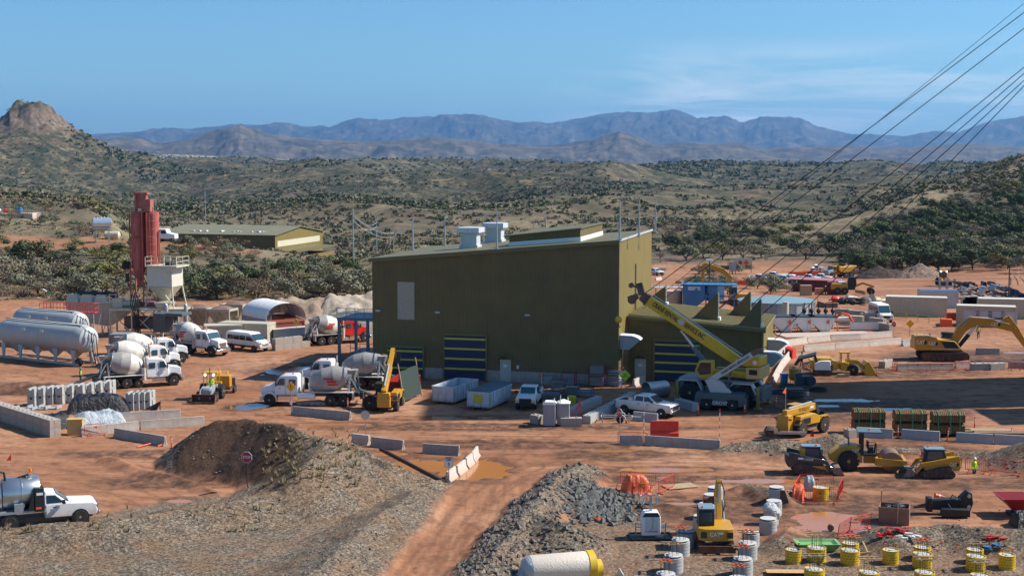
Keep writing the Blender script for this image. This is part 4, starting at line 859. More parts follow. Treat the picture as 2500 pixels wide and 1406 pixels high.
def telehandler(label, loc, rz, elev, ext, txt=None, fork=True):
 t = thing('telehandler', label, 'telehandler', loc, rz)
 MB().box(-2.3, 2.1, -.55, .55, .55, 1.15).box(-.6, .9, -1.0, 1.0, .6, 1.1).build('chassis', dark, t)
 MB().rings(taper([(-2.95, .55), (-2.3, .5), (-2.2, 1.7), (-2.4, 1.95), (-2.9, 1.9), (-3.0, 1.4)], .62, .58, 1.5)).build('counterweight', caty, t, bevel=.05)
 for x in (-1.55, 1.65):
  for s in (-1, 1): wheel(t, x, s * 1.0, .66, .46, s, rimy, tyre, 16, hub=.5)
 MB().rings(taper([(-2.1, 1.0), (.9, 1.0), (1.0, 1.5), (.3, 1.85), (-1.9, 1.8)], .35, .3, 1.5)).build('engine_cover', caty, t, bevel=.05).location = (0, -.85, 0)
 MB().box(-1.5, -.5, -1.215, -1.18, 1.1, 1.6).build('engine_grille', black, t)
 MB().rings([[(x, .35 + k * .75, z) for x, z in [(-.9, .9), (.75, .9), (.8, 1.6), (.35, 2.45), (-.8, 2.45)]] for k in (0, 1)]).build('cab', black, t, bevel=.04)
 MB().prism([(-.7, 1.5), (.66, 1.5), (.3, 2.35), (-.7, 2.35)], 1.105, 1.12).build('cab_window', glassb, t)
 MB().box(-.85, .4, .33, 1.12, 2.45, 2.52).build('cab_roof', caty, t)
 p0 = Vector((-2.35, 2.0)); d = Vector((math.cos(elev), math.sin(elev))); q = p0 + d * ext
 b = MB(); beam(b, [tuple(p0 - d * .3), tuple(p0 + d * 3.9)], .5, [.62, .62]); bm_ = b.build('boom', caty, t, bevel=.03)
 if ext > 4.2: beam(MB(), [tuple(p0 + d * 3.7), tuple(q)], .38, [.45, .45]).build('boom_extension', caty, t)
 MB().tube([(p0.x + d.x * .3 - d.y * .4, 0, p0.y + d.y * .3 + d.x * .4), (p0.x + d.x * 3.6 - d.y * .4, 0, p0.y + d.y * 3.6 + d.x * .4)], .09).build('hose_tray', galv, t)
 MB().bar((q.x - .1, 0, q.y + .1), (q.x + .55 , 0, q.y - .9), .45, .4).build('boom_head', dark, t)
 if fork:
  b = MB(); zx, zz = q.x + .6, q.y - 1.2
  b.box(zx, zx + .08, -.65, .65, zz - .1, zz + .7)
  for s in (-.4, .4): b.box(zx, zx + 1.2, s - .06, s + .06, zz - .12, zz - .05)
  b.build('fork_carriage', dark, t)
 MB().bar((-.6, 0, 1.1), (p0.x + d.x * 2.2, 0, p0.y + d.y * 2.2 - .25), .14).build('lift_cylinder', chrome, t)
 for s in (-1, 1): MB().box(-2.98, -2.9, s * .75 - .2, s * .75 + .1, 1.55, 1.7).build('tail_light', signr, t)
 for x in (-1.55, 1.65):
  for s in (-1, 1): MB().prism([(x - .75, 1.25), (x - .5, 1.5), (x + .5, 1.5), (x + .75, 1.25), (x + .7, 1.2), (x + .45, 1.43), (x - .45, 1.43), (x - .7, 1.2)], s * .78, s * 1.22).build('mudguard', black if x < 0 else caty, t)
 return t
A = G0(937, 1008); t = telehandler('yellow telehandler seen from behind with its boom raised beside the red skip', (A[0] + .2, A[1] + 2.7, .02), R(86), R(30), 6.4)
MB().prism([(-.2, 0), (.2, 0), (0, .36)], -.01, .01).build('slow_vehicle_triangle', orangep, t).location = (-2.72, 0, 2.05); t.children[-1].rotation_euler = (0, 0, PI / 2)
l, h = axles((1961, 1068), (2009, 1058), -1.55, 1.2, -1); h = R(43); A = G0(1961, 1068); l = (A[0] - (-1.55 * math.cos(h) + 1.2 * math.sin(h)), A[1] - (-1.55 * math.sin(h) - 1.2 * math.cos(h)), .05)
t = telehandler('yellow telehandler with its long boom lowered, parked behind the dirt heap with an orange flag', l, h, R(3), 4.1)
text('SUNDT', .42, mat('ink', (.05, .04, .03), .6), t, (-.2, -.258, 2.12), (PI / 2, R(-3) * -1, 0), 'lettering', .004, 1.1); MB().box(.75, 1.25, -.262, -.252, 2.1, 2.3).build('sticker', signw, t)
MB().cyl((-2.4, .1, 2.3), (-2.4, .1, 4.3), .025).build('flag_pole', galv, t); MB().prism([(-2.4, 4.3), (-2.4, 3.7), (-2.9, 3.85)], .07, .09).build('orange_flag', orangep, t)
A = G0(1692, 985); Bq = G0(1826, 996); h = heading(Bq, A); t = thing('rough_terrain_crane', 'large yellow and grey mobile crane with its lettered boom raised across the building', 'crane', ((A[0] + Bq[0]) / 2 + .35, (A[1] + Bq[1]) / 2 + 1.6, .02), h)
gy = mat('crane_grey', (.30, .31, .32), .5, var=.15)
MB().box(-3.4, 3.4, -.8, .8, .9, 1.5).box(-1.3, 1.2, -1.45, 1.45, .9, 1.9).box(3.4, 4.3, -1.55, 1.55, .7, 2.2).box(-4.6, -3.6, -1.55, 1.55, .7, 1.9).build('carrier', mat('crane_carrier', (.10, .13, .15), .5, var=.2), t, bevel=.04)
for x in (-2.72, 2.72):
 for s in (-1, 1):
  wheel(t, x, s * 1.25, 1.03, .72, s, rimy, tyreb, 18, 'wheel', .46)
  MB().prism([(x - 1.35, 1.35), (x - .8, 2.35), (x + 1.1, 2.35), (x + 1.35, 2.0), (x + 1.25, 1.95), (x + 1.0, 2.22), (x - .7, 2.22), (x - 1.2, 1.3)], s * .95, s * 1.65).build('mudguard', lgrey, t)
MB().box(-3.6, 3.9, -1.5, 1.5, 2.36, 2.5).build('deck', gy, t)
for x in (3.95, -4.2):
 for s in (-1, 1): MB().box(x - .12, x + .12, s * 1.75 - .13, s * 1.75 + .13, .1, 2.1).box(x - .35, x + .35, s * 1.75 - .3, s * 1.75 + .3, .0, .12).build('outrigger', mat('hazard_stripe', (.30, .26, .05), .6, stain=((.05, .05, .05), .9), scale=4), t)
MB().lathe((-.2, 0, 2.45), (0, 0, 1), [(0, 1.2), (.35, 1.2)], 24).build('slew_ring', dark, t)
MB().box(-3.2, .8, -1.15, -.55, 2.8, 3.4).box(-3.2, .8, .55, 1.15, 2.8, 3.4).box(-3.4, -1.4, -1.15, 1.15, 2.8, 3.2).build('superstructure', craney, t, bevel=.04)
MB().rings(taper([(-4.4, 2.85), (-2.9, 2.75), (-2.9, 3.9), (-4.4, 3.95)], 1.45, 1.45, 9)).build('counterweight', mat('counterweight_cream', (.60, .42, .16), .5, var=.1), t, bevel=.05)
MB().box(-4.2, -2.4, -1.3, 1.3, 3.95, 4.9).build('winch_housing', craney, t, bevel=.12)
MB().box(-4.0, -3.2, 1.46, 1.475, 3.2, 3.7).build('emblem_plate', signk, t)
for s in (-1, 1):
 for x in (-2.0, -3.7): MB().lathe((x, s * 1.3, 4.4), (0, s, 0), [(0, .22), (.05, .22), (.06, .01)], 14).build('winch_cap', whitec, t)
cb = [(.35, 2.6), (1.6, 2.55), (2.2, 3.3), (1.75, 4.3), (.45, 4.35)]
MB().prism(cb, .9, 1.75).build('cab', craney, t, bevel=.05)
for y in (1.755, .885): MB().prism([(.55, 3.1), (1.6, 2.9), (1.98, 3.35), (1.62, 4.12), (.55, 4.15)], y, y + .01).build('cab_window', glass, t)
MB().prism([(1.7, 2.75), (2.16, 3.3), (1.78, 4.15), (1.82, 4.16), (2.23, 3.3), (1.74, 2.7)], 1.0, 1.65).build('windscreen', glass, t)
c, s_ = math.cos(h), math.sin(h); Pb = Vector((-1.9, 0, 4.1)); Yb = t.location.y
tipw = Vector(at(1566, 722, Yb + 1.5)); loc = tipw - t.location; tip = Vector((loc.x * c + loc.y * s_, -loc.x * s_ + loc.y * c, loc.z))
bp = thing('boom', None, None); bp.parent = t
ry = math.atan2(tip.z - Pb.z, math.hypot(tip.x - Pb.x, tip.y)); rzb = math.atan2(tip.y, tip.x - Pb.x); LB = (tip - Pb).length
bpM = Matrix.Translation(Pb) @ Matrix.Rotation(rzb, 4, 'Z') @ Matrix.Rotation(-ry, 4, 'Y')
bpy.data.objects.remove(bp)
bm_ = MB().rings([[(x, -w_, -h_ ), (x, w_, -h_), (x, w_ * 1.0, h_), (x, -w_, h_)] for x, w_, h_ in ((0, .46, .46), (LB * .25, .46, .54), (LB * .80, .46, .52), (LB * .93, .44, .48))]).build('boom', craney, t, bevel=.05); bm_.matrix_local = bpM
b = MB()
for k in range(5): b.box(LB * .93 + k * .17, LB * .93 + k * .17 + .09, -.46 + k * .03, .46 - k * .03, -.58 + k * .04, .56 - k * .03)
b.box(LB * .93, LB * 1.0, -.36, .36, -.42, .42).bar((LB, 0, .1), (LB + .9, 0, .9), .5, .6).bar((LB + .3, 0, -.2), (LB + .9, 0, -1.0), .5, .5); b.cyl((LB + .55, -.3, -.85), (LB + .55, .3, -.85), .42).cyl((LB + 1.4, -.2, .3), (LB + 1.4, .2, .3), .26).bar((LB + .6, 0, .5), (LB + 1.4, 0, .3), .15)
b.build('boom_head', dark, bm_)
MB().tube([(LB * .02, 0, .72), (LB * .92, 0, .72)], .06).build('boom_rope', galv, bm_)
MB().lathe((LB * .60, .47, .12), (0, 1, 0), [(0, .30), (.05, .30), (.06, .14), (.02, .01)], 18).build('boom_pin', lgrey, bm_)
text('CRANE RENTAL', .66, signk, bm_, (LB * .755, .49, .06), (PI / 2, 0, PI), 'lettering', .006, .62, off=.012)
text('SERVICE INC.', .66, signk, bm_, (LB * .46, .49, .1), (PI / 2, 0, PI), 'lettering', .006, .62, off=.012)
Cy0 = Vector((.9, 0, 2.9)); Cy1 = bpM @ Vector((LB * .56, 0, -.7)); m_ = Cy0 + (Cy1 - Cy0) * .62
MB().cyl(Cy0, m_, .24).build('lift_cylinder', mat('cylinder_grey', (.13, .19, .23), .5), t); MB().cyl(m_, Cy1, .14).build('cylinder_rod', chrome, t)
hk = Vector(at(1510, 780, Yb + 1.5)); tt = thing('hook_block', 'yellow crane hook ball hanging against the dark building wall', 'hook', hk, 0)
MB().sphere((0, 0, 0), .36, 14).build('hook_ball', craney, tt); MB().cyl((0, 0, .3), (0, 0, 3.4), .03, n=6).build('hoist_line', rope, tt); MB().bar((0, 0, -.3), (.05, 0, -.75), .1).bar((.05, 0, -.75), (.2, 0, -.7), .08).build('hook', dark, tt)
A = G0(1725, 1000); Bq = G0(1788, 1003); h = heading(A, Bq); c, s_ = math.cos(h), math.sin(h); t = thing('carry_deck_crane', 'small dark grey crane with a light grey boom standing in front of the yellow crane', 'crane', ((A[0] + Bq[0]) / 2 - s_ * 1.0, (A[1] + Bq[1]) / 2 + c * 1.0, .02), h)
dg_ = mat('deck_crane_grey', (.075, .11, .125), .5, var=.2)
MB().prism([(-2.3, .45), (-1.75, .35), (-1.75, 1.0), (-.7, 1.0), (-.7, .42), (.7, .42), (.7, 1.0), (1.75, 1.0), (1.75, .35), (2.35, .45), (2.35, 1.55), (-2.3, 1.55)], -1.05, 1.05).build('carrier', dg_, t, bevel=.04)
for x in (-1.22, 1.22):
 for s in (-1, 1): wheel(t, x, s * .95, .54, .4, s, lgrey, tyreb, hub=.55)
for x in (-2.25, 2.45):
 for s in (-1, 1): MB().box(x - .12, x + .12, s * 1.0 - .12, s * 1.0 + .12, .05, 1.3).build('outrigger', dg_, t)
MB().prism([(-1.0, 1.56), (1.0, 1.56), (.2, 2.5), (-.9, 3.0), (-1.4, 2.6)], -.42, .42).build('turret', lgrey, t, bevel=.04)
pv = Vector((-1.0, 0, 2.7)); tw = Vector(at(1855, 852, t.location.y)) - t.location; tp = Vector((tw.x * c + tw.y * s_, 0, tw.z)); dd = tp - pv; ang = math.atan2(dd.z, dd.x); LL = dd.length
b_ = MB().box(-.5, LL * .86, -.2, .2, -.28, .28).build('boom', lgrey, t, bevel=.02); b_.location = pv; b_.rotation_euler = (0, -ang, 0)
MB().box(LL * .86, LL, -.16, .16, -.22, .22).cyl((LL + .1, -.2, -.1), (LL + .1, .2, -.1), .22).build('boom_head', dark, b_)
text('CRANE RENTAL SERVICE INC', .34, signk, b_, (LL * .52, -.215, 0), (PI / 2, 0, 0), 'lettering', .006, .72, off=.008)
text('GROVE', .46, signw, t, (.05, -1.062, .68), (PI / 2, 0, 0), 'lettering', .006, 1.0, off=.006)
MB().cyl((.5, 0, 1.8), pv + Vector((math.cos(ang) * 2.4, 0, math.sin(ang) * 2.4 - .2)), .12).build('lift_cylinder', dg_, t)
# ------------------------------------------------------------------ earth-moving machines
def cat_sign(par, x, y, z, size, side=-1): return brand(par, 'CAT', size, x, y, z, side)
def excavator(label, loc, rz, k=1.0, boom=None, stick=None, bk=None, swing=0, mini=False, brandit=True):
 t = thing('excavator', label, 'excavator', loc, rz)
 if not mini:
  for s in (-1, 1): track(t, s * 1.45, -2.75, 2.75, .52, .75)
  MB().box(-1.2, 1.2, -1.1, 1.1, .55, 1.1).build('undercarriage', dark, t)
  u = MB().prism([(-3.55, 1.45), (-3.3, 1.25), (1.75, 1.2), (1.9, 1.5), (1.1, 2.35), (-1.0, 2.55), (-1.0, 2.75), (-2.2, 2.95), (-3.5, 2.95), (-3.6, 2.7)], -1.5, .55); u.box(-3.5, 1.0, .55, 1.5, 1.25, 2.2); body = u.build('body', caty, t, bevel=.06)
  MB().prism([(.0, 1.45), (1.7, 1.35), (1.0, 2.3), (-.5, 2.3)], -1.535, -1.505).build('side_grille', black, body)
  MB().box(-1.6, 1.8, -1.56, -1.5, 1.42, 1.52).build('step_rail', cream, body)
  MB().box(-3.3, -.4, -1.5, -1.0, 2.96, 3.0).build('deck_rail', galv, body)
  for x in (-3.1, -2.2): MB().torus((x, -.3, 3.0), (1, 0, 0), .12, .03, 12, 6).build('lifting_eye', caty, body)
  MB().cyl((-1.5, -.6, 2.7), (-1.7, -.6, 3.2), .06).build('exhaust', black, t)
  MB().prism([(.1, 1.3), (1.95, 1.3), (2.0, 2.2), (1.5, 3.1), (.1, 3.15)], .65, 1.5).build('cab', black, t, bevel=.05); MB().prism([(.3, 2.1), (1.8, 2.1), (1.4, 3.0), (.3, 3.0)], .62, .64).build('cab_window', glassb, t)
  b1 = [(1.2, 1.9), (2.1, 3.7), (3.2, 4.55), (5.2, 4.55), (8.3, 3.6)]; b = MB(); beam(b, b1, .62, [.7, 1.15, 1.25, .95, .55], 0, -.1); b.build('boom', caty, t, bevel=.03)
  b = MB(); beam(b, [(6.9, 4.75), (7.3, 4.95), (8.3, 3.7), (10.2, .9)], .5, [.35, .95, .85, .35], 0, -.1); b.build('stick', caty, t, bevel=.03)
  MB().cyl((3.4, -.1, 4.75), (6.9, -.1, 5.0), .13).build('stick_cylinder', dark, t)
  for y in (-.5, .3): MB().cyl((1.9, y, 1.6), (3.0, y, 3.0), .14).build('boom_cylinder', black, t); MB().cyl((3.0, y, 3.0), (3.9, y, 4.2), .09).build('cylinder_rod', chrome, t)
  MB().tube([(2.0, -.5, 3.9), (3.2, -.5, 5.05), (5.5, -.5, 4.95), (7.6, -.5, 4.3)], .05).build('hydraulic_line', galv, t)
  bucket(t, 9.9, -.1, 1.4, 1.2, 1.1, rust, ang=-.3)
  cat_sign(t, -3.05 + .15, -1.512, 2.2, .62); cat_sign(t, -1.55, -1.512, 2.05, .55); cat_sign(t, 5.9, -.43, 4.28, .55)
 else:
  for s in (-1, 1): track(t, s * .9, -1.45, 1.45, .34, .45)
  MB().box(-2.15, -2.05, -1.15, 1.15, .1, .62).bar((-2.1, -.4, .35), (-1.2, -.4, .4), .15).bar((-2.1, .4, .35), (-1.2, .4, .4), .15).build('dozer_blade', rust, t)
  MB().box(-.6, .6, -.6, .6, .5, .8).build('undercarriage', dark, t)
  MB().rings([[(x * (1 if abs(y) < 1 else .92), y * (1 if x < -.5 else .98), z) for x, y in [(-1.45, -1.1), (-1.6, -.7), (-1.62, .7), (-1.45, 1.1), (.9, 1.12), (1.1, .9), (1.1, -.9), (.9, -1.12)]] for z in (.82, 1.0, 1.6, 1.72)]).build('body', caty, t, bevel=.03)
  for s in (-1, 1): MB().box(-1.64, -1.56, s * .82 - .22, s * .82 + .16, 1.05, 1.5).build('rear_grille', dark, t)
  MB().prism([(-.75, 1.7), (.75, 1.7), (.95, 2.2), (.7, 2.95), (-.7, 2.95), (-.78, 2.4)], .05, 1.02).build('cab', black, t, bevel=.05)
  MB().box(-.785, -.77, .2, .88, 2.05, 2.75).build('rear_window', glassb, t); MB().prism([(-.6, 2.0), (.75, 2.0), (.62, 2.8), (-.6, 2.8)], .035, .045).build('cab_window', glassb, t)
  MB().box(-.75, .75, .05, 1.02, 2.95, 3.03).build('cab_roof', mat('roof_blue_grey', (.18, .26, .33), .5), t); MB().cyl((-.5, .8, 3.03), (-.5, .8, 3.18), .07).build('beacon', beacon, t)
  b = MB(); beam(b, [(1.0, 1.4), (1.7, 2.5), (2.1, 3.5), (1.9, 4.4)], .34, [.4, .5, .42, .3], 0, -.45); b.build('boom', caty, t, bevel=.02)
  b = MB(); beam(b, [(1.7, 4.55), (2.0, 4.4), (3.4, 2.9)], .26, [.25, .35, .25], 0, -.45); b.build('stick', caty, t)
  MB().cyl((1.1, -.75, 1.6), (1.75, -.7, 3.0), .07).cyl((1.5, -.45, 2.9), (1.4, -.45, 4.3), .07).build('boom_cylinder', galv, t); bucket(t, 3.2, 2.2, .7, .6, .55, rust)
  MB().tube([(1.2, -.62, 1.8), (1.5, -.85, 2.7), (1.9, -.85, 3.6), (1.8, -.6, 4.5)], .035).build('hydraulic_line', black, t)
  brand(t, 'CAT', .42, -1.64, .1, 1.33, 'b', tri=False); MB().box(-1.645, -1.635, -.42, -.18, 1.35, 1.5).build('sticker', signw, t)
 return t
A = G0(2310, 882); excavator('big yellow tracked excavator at the right edge with its arm reaching out of the picture', (A[0], A[1] + 1.6, .02), R(-4))
A = G0(1752, 1350); excavator('small yellow excavator seen from behind between the rows of grey concrete columns', (A[0], A[1] + 1.7, .02), R(88), mini=True).scale = (.95, .98, .83)
def skid(label, loc, rz, paint, dirk, name, arms_up=.0):
 t = thing('track_loader', label, 'track loader', loc, rz)
 for s in (-1, 1):
  pts = [(-1.35, .35), (-1.25, .05), (1.15, .0), (1.4, .25), (1.2, .45), (-.1, .85), (-.9, .95)]
  tk = MB().prism(pts, s * .78 - .22, s * .78 + .22).build('track', mat('muddy_track', (.07, .05, .042), .85), t, bevel=.06)
  for x in np.linspace(-1.0, 1.0, 6): MB().lathe((x, s * 1.0, .22), (0, s, 0), [(0, .13), (.03, .12), (.035, .01)], 10).build('roller', rust, tk)
  MB().lathe((-.75, s * 1.0, .62), (0, s, 0), [(0, .22), (.04, .2), (.05, .01)], 12).build('drive_sprocket', rust, tk)
 MB().prism([(-1.75, .75), (-1.6, .55), (.9, .5), (1.1, 1.0), (.6, 1.15), (-.8, 1.35), (-1.7, 1.4)], -.78, .78).build('body', paint, t, bevel=.05)
 MB().prism([(-.85, 1.1), (.85, 1.0), (1.0, 1.35), (.8, 2.05), (-.55, 2.1)], -.5, .5).build('cab', black, t, bevel=.05)
 MB().box(-.6, .85, -.52, .52, 2.08, 2.15).build('cab_roof', mat('roof_blue_grey', (.18, .26, .33), .5), t); MB().cyl((.5, -.3, 2.15), (.5, -.3, 2.28), .07).build('beacon', beacon, t)
 for s in (-1, 1): MB().prism([(-.45, 1.35), (.75, 1.3), (.65, 1.95), (-.42, 1.98)], s * .505, s * .515).build('cab_window', glassb, t)
 MB().box(.86, 1.0, -.4, .4, 1.2, 1.9, ry=.0).build('front_window', glassb, t)
 for s in (-1, 1):
  b = MB(); beam(b, [(-1.6, 1.55), (-.2, 1.25), (1.2, 1.0), (1.65, .35)], .16, [.42, .36, .32, .22], 0, s * .88); b.build('lift_arm', dirk, t, bevel=.02)
 MB().box(-1.78, -1.68, -.72, .72, .8, 1.5).build('rear_grille', dark, t)
 for s in (-1, 1): MB().cyl((1.1, s * .45, .95), (1.7, s * .45, .5), .05).build('bucket_cylinder', chrome, t)
 bucket(t, 1.75, .03, 1.9, .6, .85, mat('worn_bucket', (.22, .15, .11), .6, var=.3, stain=((.5, .5, .48), .6)))
 return t
jd = mat('charcoal_paint', (.035, .04, .045), .4, dirt=.4)
A = G0(1980, 1160); t = skid('dark charcoal tracked loader facing right with its bucket on the ground', (A[0], A[1] + .9, .02), R(-6), jd, jd, 'DEERE'); MB().prism([(-.75, 1.42), (-.35, 1.42), (-.35, 2.0), (-.6, 2.0)], -.53, .53).build('yellow_pillar', caty, t); MB().prism([(.2, .75), (1.1, .72), (1.25, .5), (.3, .5)], -1.0, -.98).build('yellow_stripe', caty, t)
text('DEERE', .24, signw, t, (-.1, -1.0, 1.22), (PI / 2, R(4), 0), 'lettering', .004, 1.0); MB().box(-.9, -.5, -.975, -.965, 1.2, 1.36).build('sticker', signw, t)
A = G0(2288, 1168); t = skid('black and yellow tracked loader facing left with its bucket down', (A[0] + .1, A[1] + .9, .02), R(176), caty, caty, 'CAT')
brand(t, 'CAT', .34, -1.15, .795, 1.05, 1)
A = G0(2079, 1150); Bq = G0(2178, 1153); h = heading(A, Bq); t = thing('road_roller', 'yellow single drum soil roller with a dark canopy behind the charcoal loader', 'roller', ((A[0] + Bq[0]) / 2, (A[1] + Bq[1]) / 2 + 1.0, .02), h)
xr, xd = -1.62, 1.62
for s in (-1, 1): wheel(t, xr, s * .85, .78, .55, s, rimy, tyreb, 16, hub=.5)
MB().lathe((xd, -1.05, .78), (0, 1, 0), [(0, .01), (.0, .70), (.03, .78), (2.07, .78), (2.1, .70), (2.1, .01)], 32).build('drum', mat('drum_steel', (.30, .16, .08), .5, metal=.3, var=.3), t)
for s in (-1, 1): MB().prism([(.5, .5), (2.6, .5), (2.75, .62), (2.75, .95), (.5, 1.12)], s * 1.1, s * 1.24).build('drum_frame', caty, t)
MB().box(2.5, 2.72, -1.2, 1.2, .6, .95).build('drum_yoke', caty, t); MB().box(.35, .6, -1.2, 1.2, .55, 1.1).bar((-.4, 0, .8), (.5, 0, .8), .5, .6).build('drum_yoke', caty, t)
MB().rings(taper([(-3.1, .85), (-2.7, .6), (-.6, .6), (-.55, 1.75), (-1.4, 1.98), (-2.4, 1.7), (-3.05, 1.2)], .78, .7, 1.5)).build('engine_cover', caty, t, bevel=.06)
b = MB().box(-.65, .55, -.7, .7, 1.15, 1.3)
for x in (-.6,):
 for s in (-1, 1): b.box(x - .12, x + .12, s * .68 - .08, s * .68 + .08, 1.2, 2.95)
b.box(-.1, .3, -.3, .3, 1.3, 1.75).bar((.4, 0, 1.3), (.5, 0, 2.05), .12).box(-.2, -.05, -.28, .28, 1.7, 2.2).build('operator_platform', black, t)
MB().box(-.95, .85, -.82, .82, 2.95, 3.05).build('canopy', mat('canopy_blue_grey', (.10, .16, .19), .5), t); MB().cyl((0, 0, 3.05), (0, 0, 3.2), .07).build('beacon', beacon, t)
MB().cyl((-1.6, -.4, 1.95), (-1.6, -.4, 2.55), .05).build('exhaust', black, t); brand(t, 'CAT', .34, -1.1, -.8, 1.55, -1)
for y in (-.55, .55): MB().bar((.5, y, 1.3), (.5, y, 2.0), .04).bar((.5, y, 2.0), (-.1, y, 1.95), .04).build('guard_rail', black, t)
A = G0(2083, 916); t = thing('underground_loader', 'low yellow articulated mine loader with a raised cab box and scoop bucket', 'mine loader', (A[0] - 1.0, A[1] + 1.1, .02), R(-2))
for x in (1.0, -2.0):
 for s in (-1, 1): wheel(t, x, s * .95, .62, .5, s, rimy, tyreb, 0, hub=.55)
MB().prism([(-3.6, .7), (-3.4, .55), (-.7, .5), (-.6, 1.4), (-1.2, 1.55), (-3.6, 1.6)], -.95, .95).prism([(-.3, .5), (.5, .45), (.6, 1.35), (-.3, 1.4)], -.95, .95).box(-.8, -.2, -.4, .4, .6, 1.2).build('body', mat('fresh_yellow', (.64, .35, .012), .4), t, bevel=.05)
yf = MATS['fresh_yellow']; MB().box(-3.0, -1.3, -.8, .8, 1.6, 1.85).build('engine_deck', yf, t, bevel=.05)
b = MB()
for x in (-.25, .55):
 for y in (-.8, -.1): b.box(x - .05, x + .05, y - .05, y + .05, 1.35, 2.4)
b.box(-.4, .7, -.92, .02, 2.4, 2.52).build('cab_frame', yf, t)
for s in (-1, 1):
 b = MB(); beam(b, [(.4, 1.45), (1.6, 1.35), (2.4, .6)], .18, [.4, .42, .3], 0, s * .4); b.build('lift_arm', yf, t)
MB().prism([(2.2, .35), (2.55, 1.45), (2.75, 1.5), (3.7, .02), (2.4, .0)], -1.05, 1.05).build('bucket', yf, t, bevel=.03)
A = G0(2012, 918); t = thing('sprayed_concrete_rig', 'white and grey tracked spray rig with a dark boom and coiled hoses', 'machine', (A[0], A[1] + .8, .02), R(170))
for s in (-1, 1): track(t, s * .6, -1.0, 1.0, .28, .35)
MB().rings(taper([(-.9, .6), (.9, .6), (.9, 1.3), (.2, 1.6), (-.8, 1.6)], .65, .55, 1.2)).build('body', whitec, t, bevel=.06); MB().box(-1.05, -.9, -.6, .6, .3, 1.2).build('bumper', dark, t)
b = MB(); beam(b, [(.6, 1.2), (.9, 2.2), (2.4, 1.9), (3.0, 1.0)], .3, [.3, .4, .5, .3]); b.build('boom', dark, t); MB().prism([(.7, 2.3), (2.7, 1.75), (2.75, 2.0), (.75, 2.6)], -.3, .3).build('boom_cover', greyp, t)
for k in range(4): MB().torus((1.3 + .2 * k, -.1, .9), (0.2 * k, 1, .1), .5 - .04 * k, .035, 18, 6).build('hose', black, t)
A = G(2046, 680); t = thing('dump_truck', 'yellow articulated dump truck with grey bonnet parked in the far yard', 'dump truck', (A[0], A[1] + 1, A[2] + .05), R(205))
for x in (2.6, -1.9, -3.7):
 for s in (-1, 1): wheel(t, x, s * 1.25, .9, .7, s, rimy, tyre, 0)
MB().box(-4.6, 3.4, -.5, .5, 1.0, 1.5).box(3.2, 3.9, -1.3, 1.3, .8, 1.4).build('chassis', caty, t); MB().rings(taper([(2.3, 1.5), (4.0, 1.4), (3.9, 2.2), (2.3, 2.5)], 1.2, 1.1, 1.9)).build('hood', greyp, t, bevel=.08)
MB().prism([(1.0, 1.6), (2.5, 1.6), (2.3, 3.4), (1.0, 3.4)], -1.1, 1.1).build('cab', caty, t, bevel=.08); MB().prism([(2.42, 2.4), (2.54, 2.4), (2.36, 3.2), (2.3, 3.2)], -1.0, 1.0).build('windscreen', glassb, t)
for s in (-1, 1): MB().box(1.3, 2.2, s * 1.105, s * 1.12, 2.4, 3.2).build('side_window', glassb, t)
MB().prism([(.6, 3.7), (.5, 2.2), (-.4, 1.6), (-3.2, 1.7), (-5.4, 3.1), (-5.2, 3.35), (-3.0, 3.0), (.2, 3.1)], -1.5, 1.5).build('dump_body', caty, t, bevel=.05)
A = G(2085, 720); t = thing('motor_grader', 'dusty yellow motor grader with black cab beside the red container', 'grader', (A[0], A[1] + 1, A[2] + .05), R(-8))
for x in (3.4, -1.6, -3.0):
 for s in (-1, 1): wheel(t, x, s * 1.0, .68, .45, s, rimy, tyre, 0)
MB().box(-4.2, -1.0, -.8, .8, .9, 2.1).build('engine_cover', caty, t, bevel=.1); MB().prism([(-1.0, .9), (.3, .9), (.6, 2.2), (.5, 3.4), (-.9, 3.4), (-1.1, 2.2)], -.8, .8).build('cab', black, t, bevel=.05)
b = MB(); beam(b, [(.2, 1.5), (1.8, 2.2), (4.0, 1.5)], .4, [.4, .45, .4]); b.build('frame', caty, t); MB().box(1.3, 1.5, -1.9, 1.9, .15, .8, rz=.4).build('blade', caty, t)
A = G(2308, 700); t = thing('wheel_loader', 'yellow wheel loader with lit lamps facing the camera by the cobble heap', 'wheel loader', (A[0], A[1] + 2, A[2] + .05), R(-96))
for x in (-1.5, 1.7):
 for s in (-1, 1): wheel(t, x, s * 1.05, .8, .6, s, rimy, tyre, 0)
MB().prism([(-3.2, .8), (.2, .8), (.2, 1.9), (-3.2, 2.1)], -.9, .9).box(.6, 2.2, -.5, .5, .7, 1.4).build('body', caty, t, bevel=.08); MB().box(-.9, .7, -.75, .75, 1.9, 3.3).build('cab', glassb, t, bevel=.05); MB().box(-1.0, .85, -.85, .85, 3.3, 3.45).build('cab_roof', caty, t)
for s in (-1, 1): MB().lathe((.86, s * .65, 3.37), (1, 0, 0), [(0, .16), (.05, .16), (.06, .01)], 10).build('work_light', MATS['lit_lamp'], t)
for s in (-1, 1): MB().bar((1.0, s * .45, 1.7), (2.9, s * .45, .7), .3).build('lift_arm', caty, t)
bucket(t, 2.7, .1, 2.8, 1.1, 1.1, rust)
A = G(1805, 748); t = thing('excavator', 'yellow excavator working behind the blue machinery, arm reaching left', 'excavator', (A[0], A[1] + 1, A[2] + .05), R(170))
for s in (-1, 1): track(t, s * 1.1, -1.9, 1.9, .42, .5)
MB().box(-2.0, 1.6, -1.2, 1.2, 1.0, 2.0).build('body', caty, t, bevel=.1); MB().box(.2, 1.5, .2, 1.2, 2.0, 3.1).build('cab', glassb, t, bevel=.05)
